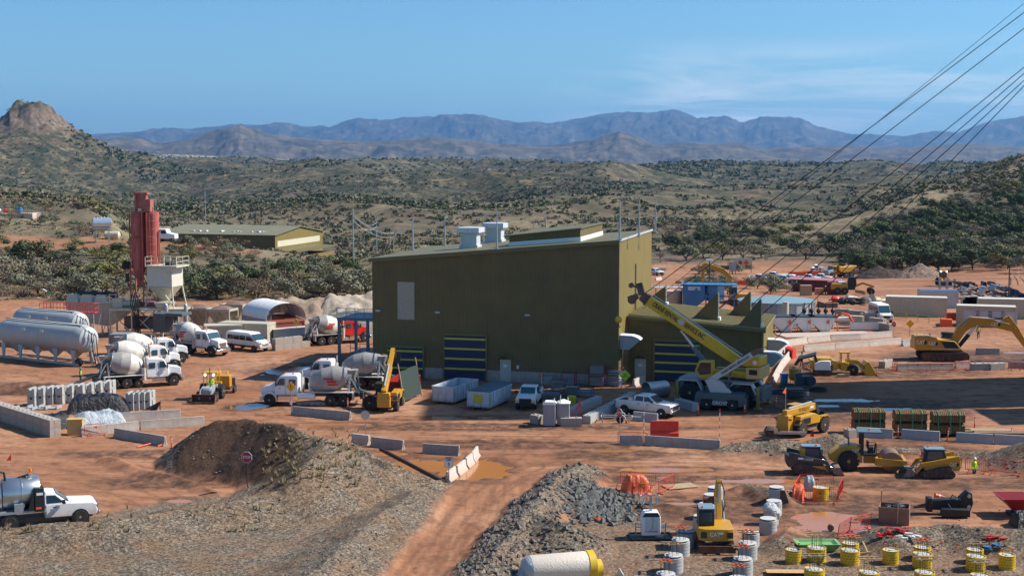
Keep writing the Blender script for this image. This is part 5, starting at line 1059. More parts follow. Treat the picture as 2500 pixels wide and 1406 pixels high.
b = MB(); beam(b, [(1.2, 1.9), (1.5, 4.6), (2.6, 5.6), (5.6, 6.7)], .45, [.5, .8, .8, .5]); b.build('boom', caty, t); b = MB(); beam(b, [(5.6, 6.7), (5.9, 3.8)], .35, [.6, .35]); b.build('stick', caty, t)
l = Pz(92, 1290, 0); t = pickup('white flatbed pickup carrying a shiny tank and black toolbox behind the near bank', (l[0], l[1] + 1.2, .02), R(24), flat=True, front=False)
MB().box(-3.6, -.95, -1.0, 1.0, .95, 1.08).build('flat_deck', galv, t)
tk = mat('brushed_steel_tank', (.62, .63, .62), .3, metal=.9, var=.12, scale=.8)
b = MB().lathe((-1.15, .1, 1.95), (-1, 0, 0), [(0, .01), (0, .88), (.03, .9), (.95, .9), (.96, .93), (1.02, .93), (1.03, .9), (2.0, .9), (2.03, .88), (2.03, .01)], 36).build('tank', tk, t)
MB().lathe((-3.25, .1, 1.85), (-1, 0, 0), [(0, .01), (0, .85), (1.2, .85), (1.2, .01)], 30).build('tank', tk, t)
for c_ in (t.children[-1],): pass
MB().lathe((-1.7, .1, 2.8), (0, 0, 1), [(0, .2), (.1, .2), (.11, .27), (.16, .27), (.17, .01)], 18).build('tank_hatch', tk, t); MB().tube([(-3.0, -.2, 2.8), (-3.05, -.2, 3.25), (-3.4, -.3, 3.35), (-3.75, -.5, 2.9), (-3.85, -.8, 1.6)], .07).build('hose', black, t)
MB().tube([(-1.7, -.1, 3.0), (-2.2, 0, 2.85), (-2.5, 0, 2.75)], .06).build('pipe', black, t)
MB().box(-1.5, -.98, -1.12, -.2, 1.0, 2.35).build('toolbox', black, t, bevel=.02); MB().prism([(-1.55, 1.08), (-1.9, 1.08), (-1.52, 2.2)], -1.1, -.2).build('toolbox_bracket', black, t)
MB().box(-1.4, -1.05, -1.135, -1.122, 1.95, 2.1).build('label_plate', signw, t); MB().box(-1.45, -1.15, -1.135, -1.122, 1.15, 1.27).build('label_plate', orangep, t)
MB().cyl((-1.55, .5, 2.85), (-1.55, .5, 3.05), .03).cyl((-1.55, .5, 3.05), (-1.55, .5, 3.2), .08).build('beacon', beacon, t)
MB().box(-2.6, -2.1, -1.0, -.55, 1.08, 1.5).cyl((-2.2, -.95, 1.4), (-2.2, -.6, 1.4), .18).build('pump', galv, t)
MB().cyl((-2.6, .8, 2.6), (-2.55, .8, 4.1), .012, n=5).build('whip_antenna', galv, t); MB().prism([(-2.55, 4.1), (-2.55, 3.72), (-2.82, 3.72)], .79, .81).build('red_flag', signr, t)
for c_ in t.children:
 if c_.name.split('.')[0] in ('flat_deck', 'tank', 'tank_hatch', 'hose', 'pipe', 'toolbox', 'toolbox_bracket', 'label_plate', 'pump') or (c_.name.split('.')[0] in ('beacon', 'whip_antenna', 'red_flag')): c_.location.x += .95
t.scale = (1.14,) * 3
# ------------------------------------------------------------------ concrete barriers and blocks
JP = [(-.30, 0), (.30, 0), (.30, .08), (.13, .33), (.09, .84), (-.09, .84), (-.13, .33), (-.30, .08)]
_jc = {}
def jersey(a, b, label, m=None, z=None, group='concrete road barriers', gp=None, H=1.0, name='concrete_barrier'):
 A = (gp or G0)(*a); Bq = (gp or G0)(*b); h = heading(A, Bq); L = math.hypot(Bq[0] - A[0], Bq[1] - A[1]) - .04; c, s = math.cos(h), math.sin(h)
 mb = MB().prism([(p, q * H) for p, q in JP], -L / 2, L / 2, axis='x')
 for e in (-1, 1): mb.box(e * L / 2 - .03, e * L / 2 + .03, -.04, .04, .15, .7 * H)
 k = 1 if math.cos(h) > 0 else -1
 o = mb.build(name, m or conc, None, ((A[0] + Bq[0]) / 2 - s * .3 * k, (A[1] + Bq[1]) / 2 + c * .3 * k, A[2] * .5 + Bq[2] * .5 - .03), h, bevel=.02)
 return tag(o, label, 'barrier', group)
def block(loc, rz, label, L=1.5, W=.75, H=.75, m=None, group='stacked concrete blocks'):
 mb = MB().box(-L / 2, L / 2, -W / 2, W / 2, 0, H)
 for x in (-L / 4, L / 4): mb.prism([(x - .11, H), (x + .11, H), (x + .07, H + .08), (x - .07, H + .08)], -.1, .1)
 mb.box(-L / 2 - .015, -L / 2, -.05, .05, .02, H - .02).box(L / 2, L / 2 + .015, -.05, .05, .02, H - .02)
 return tag(mb.build('concrete_block', m or conc, None, loc, rz, bevel=.025), label, 'block', group)
def block_row(a, b, where, n=None, tiers=1, m=None, W=.75, L=1.5, group=None):
 A = Vector(G0(*a)); Bq = Vector(G0(*b)); d = Bq - A; n = n or max(1, round(d.length / L)); h = heading(A, Bq); L_ = d.length / n - .03
 ord_ = ('nearest', 'second', 'third', 'fourth', 'fifth', 'sixth', 'seventh', 'eighth', 'ninth')
 for k in range(n):
  for t in range(tiers):
   p = A + d * ((k + .5) / n); lb = f"{ord_[min(k, 8)]} {'' if tiers == 1 else ('lower ' if t == 0 else 'upper ')}concrete block {where}"
   block((p.x, p.y, t * .76 - .02), h, lb, L_, W, .75, m, group or 'stacked concrete blocks')
J = jersey
J((274, 1068), (398, 1089), 'muddy concrete barrier lying in front of the tarped stacks at left')
J((200, 1067), (341, 1050), 'pinkish barrier running right from the red fence panel at left')
J((343, 1050), (500, 1038), 'long pinkish barrier ending behind the dark earth mound')
J((292, 1030), (442, 1021), 'grey barrier behind the pinkish ones beside the black steel trough')
J((710, 1013), (852, 1027), 'long barrier under the diamond pedestrian sign beside the parked mixer')
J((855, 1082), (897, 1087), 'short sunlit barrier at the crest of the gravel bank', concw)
J((902, 1090), (981, 1099), 'grey barrier left of the muddy puddle')
J((1029, 1107), (1119, 1113), 'grey barrier right behind the speed limit sign', None)
for k, (a, b) in enumerate((((1101, 1178), (1120, 1163)), ((1124, 1162), (1144, 1146)), ((1146, 1143), (1161, 1130)), ((1162, 1129), (1174, 1112)))):
 J(a, b, ('nearest', 'second nearest', 'third', 'farthest')[k] + ' of the four pale barriers standing in the puddle', concw, group='pale barriers in the puddle')
J((1513, 1086), (1569, 1087), 'short barrier under the red and white stop sign')
J((1572, 1087), (1757, 1099), 'long barrier in front of the red plastic barrier')
J((1543, 1026), (1603, 1032), 'grey barrier between the small trailer and the white pickup', concg)
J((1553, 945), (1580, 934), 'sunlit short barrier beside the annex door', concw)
ups = [(1914, 848), (1974, 838), (2030, 832), (2101, 829), (2180, 823)]
for k in range(4): J(ups[k], ups[k + 1], ('leftmost', 'second', 'third', 'rightmost')[k] + ' barrier of the far line along the back road', concw, group='far line of barriers')
lws = [(1965, 859), (2041, 853), (2124, 847), (2203, 840)]
for k in range(3): J(lws[k], lws[k + 1], ('left', 'middle', 'right')[k] + ' barrier of the near line above the yellow mine loader', concw, group='near line of barriers')
J((2206, 846), (2226, 844), 'short barrier end with an orange light beside the yellow excavator', concg)
sl4 = [(1893, 938), (1903, 918), (1914, 898), (1931, 876), (1937, 862)]
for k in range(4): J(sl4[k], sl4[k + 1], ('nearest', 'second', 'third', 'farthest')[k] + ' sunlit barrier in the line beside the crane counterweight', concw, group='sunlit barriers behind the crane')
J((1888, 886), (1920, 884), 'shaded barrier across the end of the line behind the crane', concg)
J((2191, 906), (2330, 904), 'long barrier behind the red fence panels below the excavator')
J((2335, 900), (2371, 899), 'short pale barrier under the excavator track', concw)
J((2383, 866), (2442, 867), 'grey barrier on the soil bank right of the excavator', concg)
J((2462, 900), (2530, 902), 'barrier cut by the right edge behind red fencing')
for a, b, lb in (((2155, 900), (2174, 893), 'single square concrete block left of the red fence panels'), ((2373, 905), (2413, 904), 'left of two grey concrete blocks below the excavator'), ((2417, 905), (2452, 903), 'right of two grey concrete blocks below the excavator'),
     ((1369, 1042), (1421, 1042), 'low concrete block in front of the right toilet cubicle'), ((1301, 1033), (1321, 1037), 'concrete block left of the toilet cubicles'), ((1655, 993), (1699, 1005), 'grey concrete block in the shade in front of the big crane wheel'),
     ((2068, 1072), (2088, 1070), 'sunlit block beside the tall orange posts')):
 A = G0(*a); Bq = G0(*b); h = heading(A, Bq); L = math.hypot(A[0] - Bq[0], A[1] - Bq[1]); block(((A[0] + Bq[0]) / 2, (A[1] + Bq[1]) / 2 + .4, -.02), h, lb, L, .75, .8, concg if 'grey' in lb else conc, 'single concrete blocks')
J((2090, 1066), (2180, 1071), 'left barrier in front of the bundled steel mats', concg); J((2200, 1071), (2294, 1077), 'middle barrier in front of the bundled steel mats', concg); J((2334, 1079), (2425, 1084), 'right barrier in front of the timber planks', concg); J((2427, 1084), (2540, 1090), 'barrier at the right edge beside the soil heap', concg)
block_row((136, 1066), (-20, 1016), 'of the low wall along the haul road', 8, 2, conc, 1.0)
block_row((1432, 1034), (1545, 974), 'in the right hand row leading to the scaffold racks', 9, 1, concg); block_row((1389, 1016), (1462, 984), 'in the left hand row leading to the scaffold racks', 6, 1, concg)
block_row((668, 856), (753, 846), 'of the block stack by the white van', 4, 1, conc);
A = Vector(G0(668, 856)); Bq = Vector(G0(753, 846)); d = Bq - A
for k in range(3): p = A + d * ((k + .55) / 4); block((p.x, p.y + .1, .74), heading(A, Bq), ('left', 'middle', 'right')[k] + ' upper block of the stack by the white van', 1.45)
block_row((1893, 880), (1920, 852), 'of the pale row beneath the air ducts', 4, 1, concw)
def channel(loc, rz, label):
 mb = MB().prism([(-.38, 0), (.38, 0), (.38, .86), (.12, .86), (.12, .70), (-.12, .70), (-.12, .86), (-.38, .86)], -.75, .75).box(.385, .46, -.2, .2, .3, .86)
 return tag(mb.build('precast_block', concg, None, loc, rz, bevel=.02), label, 'block', 'grey channel blocks by the haul road')
g1 = 'grey precast channel block in the double row behind the black sheeting'
pts = [(78, 984), (100, 982), (122, 980), (146, 979), (170, 976), (196, 974), (218, 971), (240, 968), (262, 965)]
for k, p in enumerate(pts):
 x, y, _ = G0(p[0], p[1] + 8)
 for t in range(2): channel((x, y + .8, t * .88 - .02), R(-8), g1)
for k in range(4):
 x, y, _ = G0(321 + 13.5 * k, 1001 - k)
 for t in range(2): channel((x, y + .4, t * .88 - .02), R(-6), 'grey precast channel block standing right of the black sheeting')
def heap(name, label, cat, a, b, w, H, m, seed=1, rough=.12, group=None, n=26):
 """sheeting draped over goods: a rounded rumpled cover following the load under it"""
 A = Vector(G0(*a)); Bq = Vector(G0(*b)); d = Bq - A; L = d.length; hd = heading(A, Bq); u = np.linspace(-1.04, 1.04, n * 2); v = np.linspace(-1.12, 1.12, n)
 U, V = np.meshgrid(u, v); pr = np.clip((1.02 - np.abs(U) ** 6), 0, 1) * np.clip(1.02 - np.abs(V) ** 5, 0, 1)
 ms = bool(min(1, 1)); Z = H * pr * (.88 + .18 * fbm(U * 2.2 * L / 4, V * 1.6, seed, 3)) + rough * .5 * (1 - 2 * np.abs(fbm(U * L * .6, V * 1.8, seed + 3, 4))) * (pr > .02) - .03
 X = U * L / 2 * (1 + .03 * fbm(U * 3, V * 3, seed + 9, 3)); Yy = V * w / 2 * (1 + .06 * fbm(U * 6, V * 3, seed + 5, 3))
 o = grid_mesh(name, X, Yy, Z, {}, m); o.location = ((A.x + Bq.x) / 2, (A.y + Bq.y) / 2 + w * .45, 0); o.rotation_euler = (0, 0, hd)
 return tag(o, label, cat, group)
heap('black_sheeting', 'black plastic sheeting draped over a long stack between grey blocks', 'sheeting', (152, 1012), (310, 1006), 2.6, 1.75, btarp, 3, .2)
ctarp = mat('clear_sheeting', (.50, .56, .60), .25, var=.35, scale=1.2, bump=.12, stain=((.10, .13, .15), .7))
heap('clear_sheeting', 'crumpled clear plastic sheeting over goods behind the red fence panel', 'sheeting', (165, 1052), (295, 1038), 2.4, 1.35, ctarp, 8, .3)
heap('dark_sheeting', 'small dark wrapped pile between the block wall and the clear sheeting', 'sheeting', (95, 1040), (150, 1052), 2.2, 1.3, btarp, 12, .25)
x, y, _ = G0(180, 1063); t = thing('cardboard_crate', 'tan cardboard crate beside the clear plastic sheeting', 'crate', (x, y + .6, 0), R(8)); MB().box(-.65, .65, -.5, .5, 0, 1.35).build('box', mat('tan_card', (.55, .36, .13), .8), t, bevel=.03); MB().box(-.7, .7, -.55, .55, 1.35, 1.4).build('lid', MATS['tan_card'], t)
for k, (px, py) in enumerate(((62, 1000), (95, 998), (122, 997))):
 x, y, _ = G0(px, py); tag(MB().prism([(-1.0, 0), (1.0, 0), (1.0, .3), (.9, .3), (.9, .06), (-.9, .06), (-.9, .3), (-1.0, .3)], -.5, .5).build('steel_form', greyp, None, (x, y, .05), R(-12)), ('left', 'middle', 'right')[k] + ' shallow grey steel form in front of the precast blocks', 'form', 'grey steel forms')
x, y, _ = G0(366, 1006); t = thing('steel_trough', 'black steel skip trough standing right of the precast blocks', 'trough', (x, y + .5, 0), R(10)); MB().prism([(-.9, .0), (.5, .0), (.95, .95), (.85, .95), (.42, .08), (-.8, .08)], -.5, .5).prism([(-.9, 0), (.5, 0), (.95, .95)], .46, .5).build('body', dark, t); MB().box(.8, .9, -.45, -.35, 0, .95).build('leg', dark, t)
# ------------------------------------------------------------------ fencing, posts, signs
def panel(a, b, label, group='red crowd barrier panels', lean=0.0, z=None, H=1.05):
 A = Vector(G0(*a)); Bq = Vector(G0(*b)); d = Bq - A; L = d.length; h = heading(A, Bq); zz = gh((A.x + Bq.x) / 2, (A.y + Bq.y) / 2) if z is None else z
 t = thing('fence_panel', label, 'fence panel', ((A.x + Bq.x) / 2, (A.y + Bq.y) / 2, zz), h, group)
 if lean: t.rotation_euler = (lean, 0, h)
 k = .12; pts = [(-L / 2, 0, .18), (-L / 2, 0, H - k), (-L / 2 + k * .3, 0, H - k * .3), (-L / 2 + k, 0, H), (L / 2 - k, 0, H), (L / 2 - k * .3, 0, H - k * .3), (L / 2, 0, H - k), (L / 2, 0, .18), (-L / 2, 0, .18)]
 MB().tube(pts, .028, 6).build('frame', reds, t)
 g = MB(); n = max(4, int(L / .14))
 for i in range(1, n): x = -L / 2 + L * i / n; g.bar((x, 0, .18), (x, 0, H), .014)
 g.build('bars', reds, t)
 for x in (-L / 2 + .25, L / 2 - .25): MB().bar((x, -.28, .02), (x, .28, .02), .05).bar((x, 0, .02), (x, 0, .2), .05).build('foot', reds, t)
 MB().box(-.12, .12, -.03, -.015, .68, .82).build('tag_plate', redp, t); return t
for i, q in enumerate([((207, 1066), (262, 1061), 'red fence panel in front of the clear plastic sheeting'), ((1509, 1083), (1580, 1086), 'red fence panel behind the short barrier and stop sign'),
    ((2178, 903), (2191, 907), 'small red fence panel turned edge on at the left end below the excavator'), ((2214, 907), (2268, 907), 'left red fence panel along the long barrier below the excavator'), ((2272, 907), (2326, 907), 'middle red fence panel along the long barrier below the excavator'), ((2328, 905), (2363, 901), 'right red fence panel leaning towards the excavator track'),
    ((2463, 903), (2496, 904), 'red fence panel at the right edge beside the excavator'),
    ((2150, 1134), (2245, 1141), 'red fence panel behind the roller drum'), ((2247, 1140), (2275, 1142), 'short red fence panel hidden by the black and yellow loader'), ((2357, 1150), (2411, 1156), 'red fence panel left of the worker in lime'), ((2414, 1157), (2497, 1167), 'red fence panel right of the worker in lime'),
    ((1506, 1213), (1588, 1216), 'near red fence panel around the left orange tarpaulin'), ((1515, 1184), (1600, 1190), 'far red fence panel around the left orange tarpaulin'), ((1608, 1207), (1646, 1190), 'red fence panel standing apart right of the left orange tarpaulin'),
    ((1958, 1229), (2045, 1230), 'near red fence panel around the yellow ringed column'), ((1953, 1192), (2034, 1196), 'far red fence panel around the yellow ringed column'), ((1936, 1222), (1953, 1192), 'red fence panel closing the left side of the yellow ringed column'), ((2047, 1222), (2058, 1198), 'red fence panel closing the right side of the yellow ringed column'),
    ((2044, 1316), (2073, 1298), 'leaning red fence panel left of the broken pair near the gravel bank'), ((2074, 1300), (2124, 1288), 'leaning red fence panel right of the broken pair near the gravel bank')]): panel(*q, lean=(.12 if 'leaning' in q[2] else 0))
for k in range(5):
 x, y, _ = G0(1922 + k * 4, 868 + k * 1.5); tag(MB().prism([(-.75, 0), (.75, 0), (.7, 1.05), (.6, 1.12), (-.6, 1.12), (-.7, 1.05)], -.06, .06).box(-.6, -.4, -.2, .2, 0, .06).box(.4, .6, -.2, .2, 0, .06).build('plastic_barricade', redp, None, (x, y, 0), R(62)), ('leftmost', 'second', 'third', 'fourth', 'rightmost')[k] + ' red plastic barricade in the stack behind the crane', 'barricade', 'red plastic barricades')
x, y, _ = G0(1623, 1066); t = thing('water_barrier', 'large red plastic water filled barrier behind the long concrete barrier', 'barrier', (x, y + .3, 0), R(-1)); MB().prism([(-.3, 0), (.3, 0), (.3, .3), (.14, .5), (.12, 1.35), (-.12, 1.35), (-.14, .5), (-.3, .3)], -1.22, 1.22, axis='x').build('body', redp, t, bevel=.02); MB().box(-1.22, -1.12, -.2, .2, .1, 1.2).build('end_lug', redp, t)
def delin(px, py, label, H=1.05, tilt=0, gp=G0, g='orange delineator posts'):
 x, y, z = gp(px, py); t = thing('delineator_post', label, 'post', (x, y, z), 0, g); t.rotation_euler = (0, tilt, 0)
 MB().lathe((0, 0, 0), (0, 0, 1), [(0, .2), (.05, .2), (.06, .06)], 8).build('base', black, t); MB().lathe((0, 0, .05), (0, 0, 1), [(0, .07), (H * .92, .045), (H * .93, .06), (H, .06), (H * 1.01, .02)], 10).build('post', orangep, t)
 for q in (.55, .75): MB().cyl((0, 0, H * q), (0, 0, H * q + .09), .067 - .015 * q).build('reflective_band', signw, t)
for q in ((2192, 1069, 'orange post between the left and middle barriers of the mat store'), (2312, 1077, 'leaning orange post right of the middle barrier of the mat store', 1.1, .12), (2379, 1047, 'orange post behind the timber planks'), (2470, 1062, 'orange post beside the plank end near the right edge', .6), (2075, 1066, 'nearer orange post left of the bundled steel mats', 1.3), (2081, 1045, 'farther orange post left of the bundled steel mats', 1.2),
    (849, 999, 'orange post right of the paving blocks behind the parked mixer'), (886, 997, 'orange post beside the raised telehandler wheel'), (1599, 928, 'red post before the annex roller door', 1.3), (1687, 920, 'left post of three by the shaded toilet cubicle'), (1691, 918, 'middle post of three by the shaded toilet cubicle', 1.3), (1695, 920, 'right post of three by the shaded toilet cubicle'),
    (2141, 918, 'orange post at the tip of the mine loader bucket'), (1818, 1008, 'orange and white post beside the carry deck crane', .8), (1895, 995, 'red post behind the flag of the lowered telehandler', 1.2), (419, 1094, 'orange post standing at the foot of the dark mound', 1.0), (1705, 1013, 'thin red post in front of the concrete block by the crane')): delin(*q)
for q in ((1893, 815), (1931, 815), (1947, 812), (1972, 811), (2045, 807)): delin(q[0], q[1], 'orange post on the kerb before the white skip tanks, ' + {1893: 'first from the left', 1931: 'second from the left', 1947: 'middle one', 1972: 'fourth from the left', 2045: 'beside the last tank'}[q[0]], 1.2, 0, G)
for k, (a, b) in enumerate((((335, 1093), (368, 1086)), ((385, 1091), (406, 1085)))):
 A = G0(*a); Bq = G0(*b); tag(MB().cyl((A[0], A[1], .08), (Bq[0], Bq[1], .14), .07, .05).build('fallen_post', orangep), ('left', 'right')[k] + ' orange post lying on the ground by the muddy barrier', 'post', 'fallen orange posts')
x, y, _ = G0(1455, 1271); tag(MB().cyl((-.55, .1, .12), (.5, 0, .1), .07, .06).lathe((.25, 0, .1), (1, 0, -.05), [(0, .2), (.05, .2)], 10).build('fallen_post', orangep, None, (x, y, 0), R(-50)), 'orange post lying on the gravel left of the light tower', 'post')
for px, py, top, lb in ((1572, 1086, 994, 'striped range pole standing at the junction of two barriers'), (1757, 1098, 997, 'striped range pole at the right end of the long barrier')):
 x, y, _ = G0(px, py); H = (py - top) / 29.5; b = MB()
 for k in range(10): b.cyl((0, 0, H * k / 10), (0, 0, H * (k + 1) / 10), .032, n=6, m=k % 2)
 tag(b.build('range_pole', [signw, reds], None, (x, y + .2, 0)), lb, 'pole', 'striped range poles')
def sign(px, base, top, label, kind, rz=0.0, gp=G0, size=None, back=False, post=None, Y=None):
 """post with a plate; the plate height follows from the picture rows"""
 x, y, z = gp(px, base); s = FPX / y; t = thing({'stop': 'stop_sign', 'speed': 'speed_limit_sign'}.get(kind, 'warning_sign'), label, 'sign', (x, y, z), rz)
 sz = size or {'stop': .76, 'speed': .61}.get(kind, .85); Ht = (base - top) / s * 1.02; zc = Ht - sz * .5 if kind != 'speed' else Ht - .38
 if kind in ('ped', 'lime', 'plain'): zc = Ht - sz * .62
 MB().box(-.035, .035, .0, .05, 0, zc + .1).build('post', post or galv, t); face = {'stop': signr, 'speed': signw, 'ped': signy, 'plain': signy, 'lime': signg}[kind]
 if kind == 'stop': pl = [(sz / 2 / math.cos(PI / 8) * math.cos(PI / 8 + k * PI / 4), zc + sz / 2 / math.cos(PI / 8) * math.sin(PI / 8 + k * PI / 4)) for k in range(8)]
 elif kind == 'speed': pl = [(-.305, zc - .38), (.305, zc - .38), (.305, zc + .38), (-.305, zc + .38)]
 else: q = sz * .66; pl = [(0, zc - q), (q, zc), (0, zc + q), (-q, zc)]
 rim_ = signw if kind == 'stop' else signk if kind == 'speed' else face
 MB().prism(pl, -.03, -.005).build('plate', galv if back else rim_, t)
 if not back:
  MB().prism([(a * .93, zc + (b - zc) * .93) for a, b in pl], -.036, -.03).build('sign_face', face, t)
  if kind == 'stop': text('STOP', sz * .34, signw, t, (0, -.04, zc), (PI / 2, 0, 0), 'lettering', .003, .95, off=.006)
  if kind == 'speed': text('SPEED\nLIMIT', .165, signk, t, (0, -.04, zc + .2), (PI / 2, 0, 0), 'lettering', .003, 1.0, off=.004); text('5', .34, signk, t, (0, -.04, zc - .17), (PI / 2, 0, 0), 'lettering', .003, 1.0, off=.01)
  if kind == 'lime': text('WATCH\nFOR\nPEDESTRIANS', .15, signk, t, (0, -.04, zc), (PI / 2, 0, 0), 'lettering', .003, .85, off=.002)
  if kind == 'ped':
   k = sz; b = MB().sphere((0, -.042, zc + .24 * k), .055 * k, 8); b.bar((0, -.042, zc + .18 * k), (0, -.042, zc - .02 * k), .10 * k, .01).bar((0, -.042, zc - .02 * k), (-.12 * k, -.042, zc - .27 * k), .05 * k, .01).bar((0, -.042, zc - .02 * k), (.12 * k, -.042, zc - .27 * k), .05 * k, .01).bar((0, -.042, zc + .15 * k), (-.13 * k, -.042, zc + .02 * k), .04 * k, .01).bar((0, -.042, zc + .15 * k), (.13 * k, -.042, zc + .02 * k), .04 * k, .01); b.build('walking_figure', signk, t)
 return t
sign(604, 1192, 1101, 'red stop sign on a wooden post before the dark earth mound', 'stop', R(-14), lambda a, b: (*Pz(a, b, gh(*Pz(a, b, .2))), gh(*Pz(a, b, .2))), .8, False, dark)
sign(1096, 1186, 1114, 'white speed limit sign reading 5 beside the orange puddle', 'speed', R(-4), G0)
sign(892, 1062, 1002, 'stop sign seen from behind above the short sunlit barrier', 'stop', R(10), G0, .76, True)
sign(1513, 1078, 996, 'narrow looking red stop sign turned aside beside the small trailer', 'stop', R(-62), G0, .76); sign(1368, 1040, 963, 'thin edge on sign in front of the toilet cubicles', 'stop', R(82), G0, .6, True)
t = sign(711, 1012, 931, 'amber pedestrian crossing sign beside the parked mixer cab', 'ped', R(-20), G0, .78); MB().box(-.13, .13, -.05, -.03, .95, 1.25).build('small_plate', signw, t)
sign(724, 838, 777, 'amber pedestrian sign in front of the fabric shelter', 'ped', R(-30), G0, .75)
sign(1526, 968, 903, 'lime diamond sign reading watch for pedestrians at the building corner', 'lime', R(0), G0, .88)
sign(1996, 736, 705, 'far stop sign above the round blue tank', 'stop', R(-5), G, .76); sign(2182, 822, 785, 'stop sign by the minibus turned partly away', 'stop', R(-40), G, .7); sign(2221, 822, 781, 'plain amber diamond sign by the wet road before the beige containers', 'plain', R(0), G, .85)
sign(2128, 742, 716, 'grey back of a diamond sign among the coiled hoses', 'plain', 0, G, .9, True)
x, y, _ = G0(1325, 980); t = thing('flag_pole', 'thin pole with a red flag left of the scaffold racks', 'flag', (x, y, 0)); MB().cyl((0, 0, 0), (-.15, 0, 2.9), .03, n=6).build('pole', galv, t); MB().prism([(-.15, 2.9), (-.3, 2.5), (.1, 2.45)], -.02, .02).build('flag', redp, t)
# ------------------------------------------------------------------ skips, toilets, racks, small things before the building
def skip(a, label, rz, m, lid=False, L=5.6, W=2.35, H=1.75, cat='skip'):
 x, y, _ = G0(*a); t = thing('roll_off_skip', label, cat, (x, y, 0), rz)
 b = MB(); th = .07; zb = .25
 b.box(-L / 2, L / 2, -W / 2, W / 2, zb, zb + .1); b.box(-L / 2, L / 2, -W / 2, -W / 2 + th, zb, H).box(-L / 2, L / 2, W / 2 - th, W / 2, zb, H).box(-L / 2, -L / 2 + th, -W / 2, W / 2, zb, H).box(L / 2 - th, L / 2, -W / 2, W / 2, zb, H)
 b.build('body', m, t)
 r = MB()
 for s in (-1, 1):
  r.box(-L / 2, L / 2, s * W / 2 - .06, s * W / 2 + .06, H - .1, H + .02)
  for k in range(9): xx = -L / 2 + L * (k + .5) / 9; r.box(xx - .04, xx + .04, s * (W / 2 + .05) - .05, s * (W / 2 + .05) + .05, zb, H - .05)
 for s in (-1, 1): r.box(s * L / 2 - .06, s * L / 2 + .06, -W / 2, W / 2, H - .1, H + .02)
 r.build('rib', m, t)
 for s in (-.55, .55): MB().box(-L / 2 - .05, L / 2, s - .06, s + .06, .06, .25).build('skid', dark, t)
 for x_ in (-L / 2 + .2, L / 2 - .4):
  for s in (-.8, .8): MB().cyl((x_, s - .08, .12), (x_, s + .08, .12), .12).build('roller', dark, t)
 if lid: MB().rings([[(xx, yy, H + .04 + .22 * (1 - (yy / (W / 2)) ** 2)) for yy in np.linspace(-W / 2 - .05, W / 2 + .05, 9)] + [(xx, yy, H + .01) for yy in (W / 2 + .05, -W / 2 - .05)] for xx in (-L / 2 - .05, L / 2 + .05)]).build('tarp_cover', mat('blue_grey_cover', (.10, .14, .18), .55), t)
 return t
wsk = mat('scuffed_white_skip', (.56, .60, .66), .5, var=.15, stain=((.12, .09, .08), .65), scale=1.4, dirt=.6, dz=(.2, .8))
skip((1112, 976), 'open empty white skip with scuffed paint before the striped roller door', R(66), wsk); t = skip((1195, 989), 'white skip with a dark domed cover and a yellow patch on its end', R(68), wsk, True)
MB().box(-2.83, -2.8, -.45, .45, .7, 1.5).build('yellow_patch', yellow, t)
skip((985, 958), 'red skip partly hidden by the raised telehandler', R(80), mat('red_skip', (.33, .02, .015), .5, var=.2), False, 5.0, 2.3, 1.5)
x, y, _ = G0(1008, 975); t = thing('screen_fence', 'tall dark green mesh screen leaning on posts beside the red skip', 'screen', (x, y, 0), R(72)); MB().rings([[(q, .12 * math.sin(q * 1.7) + z * .16, z) for q in np.linspace(-2.3, 2.3, 10)] + [(q, .12 * math.sin(q * 1.7) + z * .16 + .03, z) for q in np.linspace(2.3, -2.3, 10)] for z in (.2, 1.5, 3.1)]).build('mesh', mat('green_mesh', (.03, .05, .04), .7), t)
for q in (-2.3, 2.3): MB().bar((q, -.05, 0), (q, .65, 3.9), .09).build('post', timber, t)
def toilet(px, py, label, rz, pyr=False, m=lgrey, gp=G0, sc=1.0, g='portable toilets'):
 x, y, z = gp(px, py); t = thing('portable_toilet', label, 'toilet', (x, y + .6, z), rz, g); tp = mat('toilet_grey', (.30, .30, .33), .6, var=.06) if m is lgrey else m
 MB().box(-.55, .55, -.55, .55, .08, 2.0).build('cabin', tp, t, bevel=.03); MB().box(-.6, .6, -.6, .6, 0, .1).build('skid_base', black, t); MB().box(-.42, .42, -.575, -.55, .15, 1.9).build('door', tp, t)
 roof_ = MB()
 if pyr: roof_.rings([[(-.62, -.62, 2.0), (.62, -.62, 2.0), (.62, .62, 2.0), (-.62, .62, 2.0)], [(-.62, -.62, 2.06), (.62, -.62, 2.06), (.62, .62, 2.06), (-.62, .62, 2.06)], [(-.06, -.06, 2.36), (.06, -.06, 2.36), (.06, .06, 2.36), (-.06, .06, 2.36)]])
 else: roof_.prism([(-.6, 2.0), (.6, 2.0), (.6, 2.06), (.38, 2.25), (-.38, 2.25), (-.6, 2.06)], -.6, .6)
 roof_.build('roof', whitec, t); MB().cyl((.4, .4, 2.0), (.4, .4, 2.45), .05).build('vent_pipe', lgrey, t); return t
toilet(1342, 1042, 'left grey toilet cubicle with a ribbed arched roof', R(-6)); toilet(1376, 1040, 'right grey toilet cubicle with a pointed white roof', R(-4), True)
toilet(1716, 918, 'shaded toilet cubicle by the annex roller door behind the crane cab', R(0), False, greyp)
for k, px in enumerate((1986, 2006)): toilet(px, 672, ('left', 'right')[k] + ' far toilet cubicle beside the yellow dump truck', R(20), k == 0, lgrey, G)
toilet(1993, 665, 'white topped cubicle behind the far red barriers', R(0), True, lgrey, G)
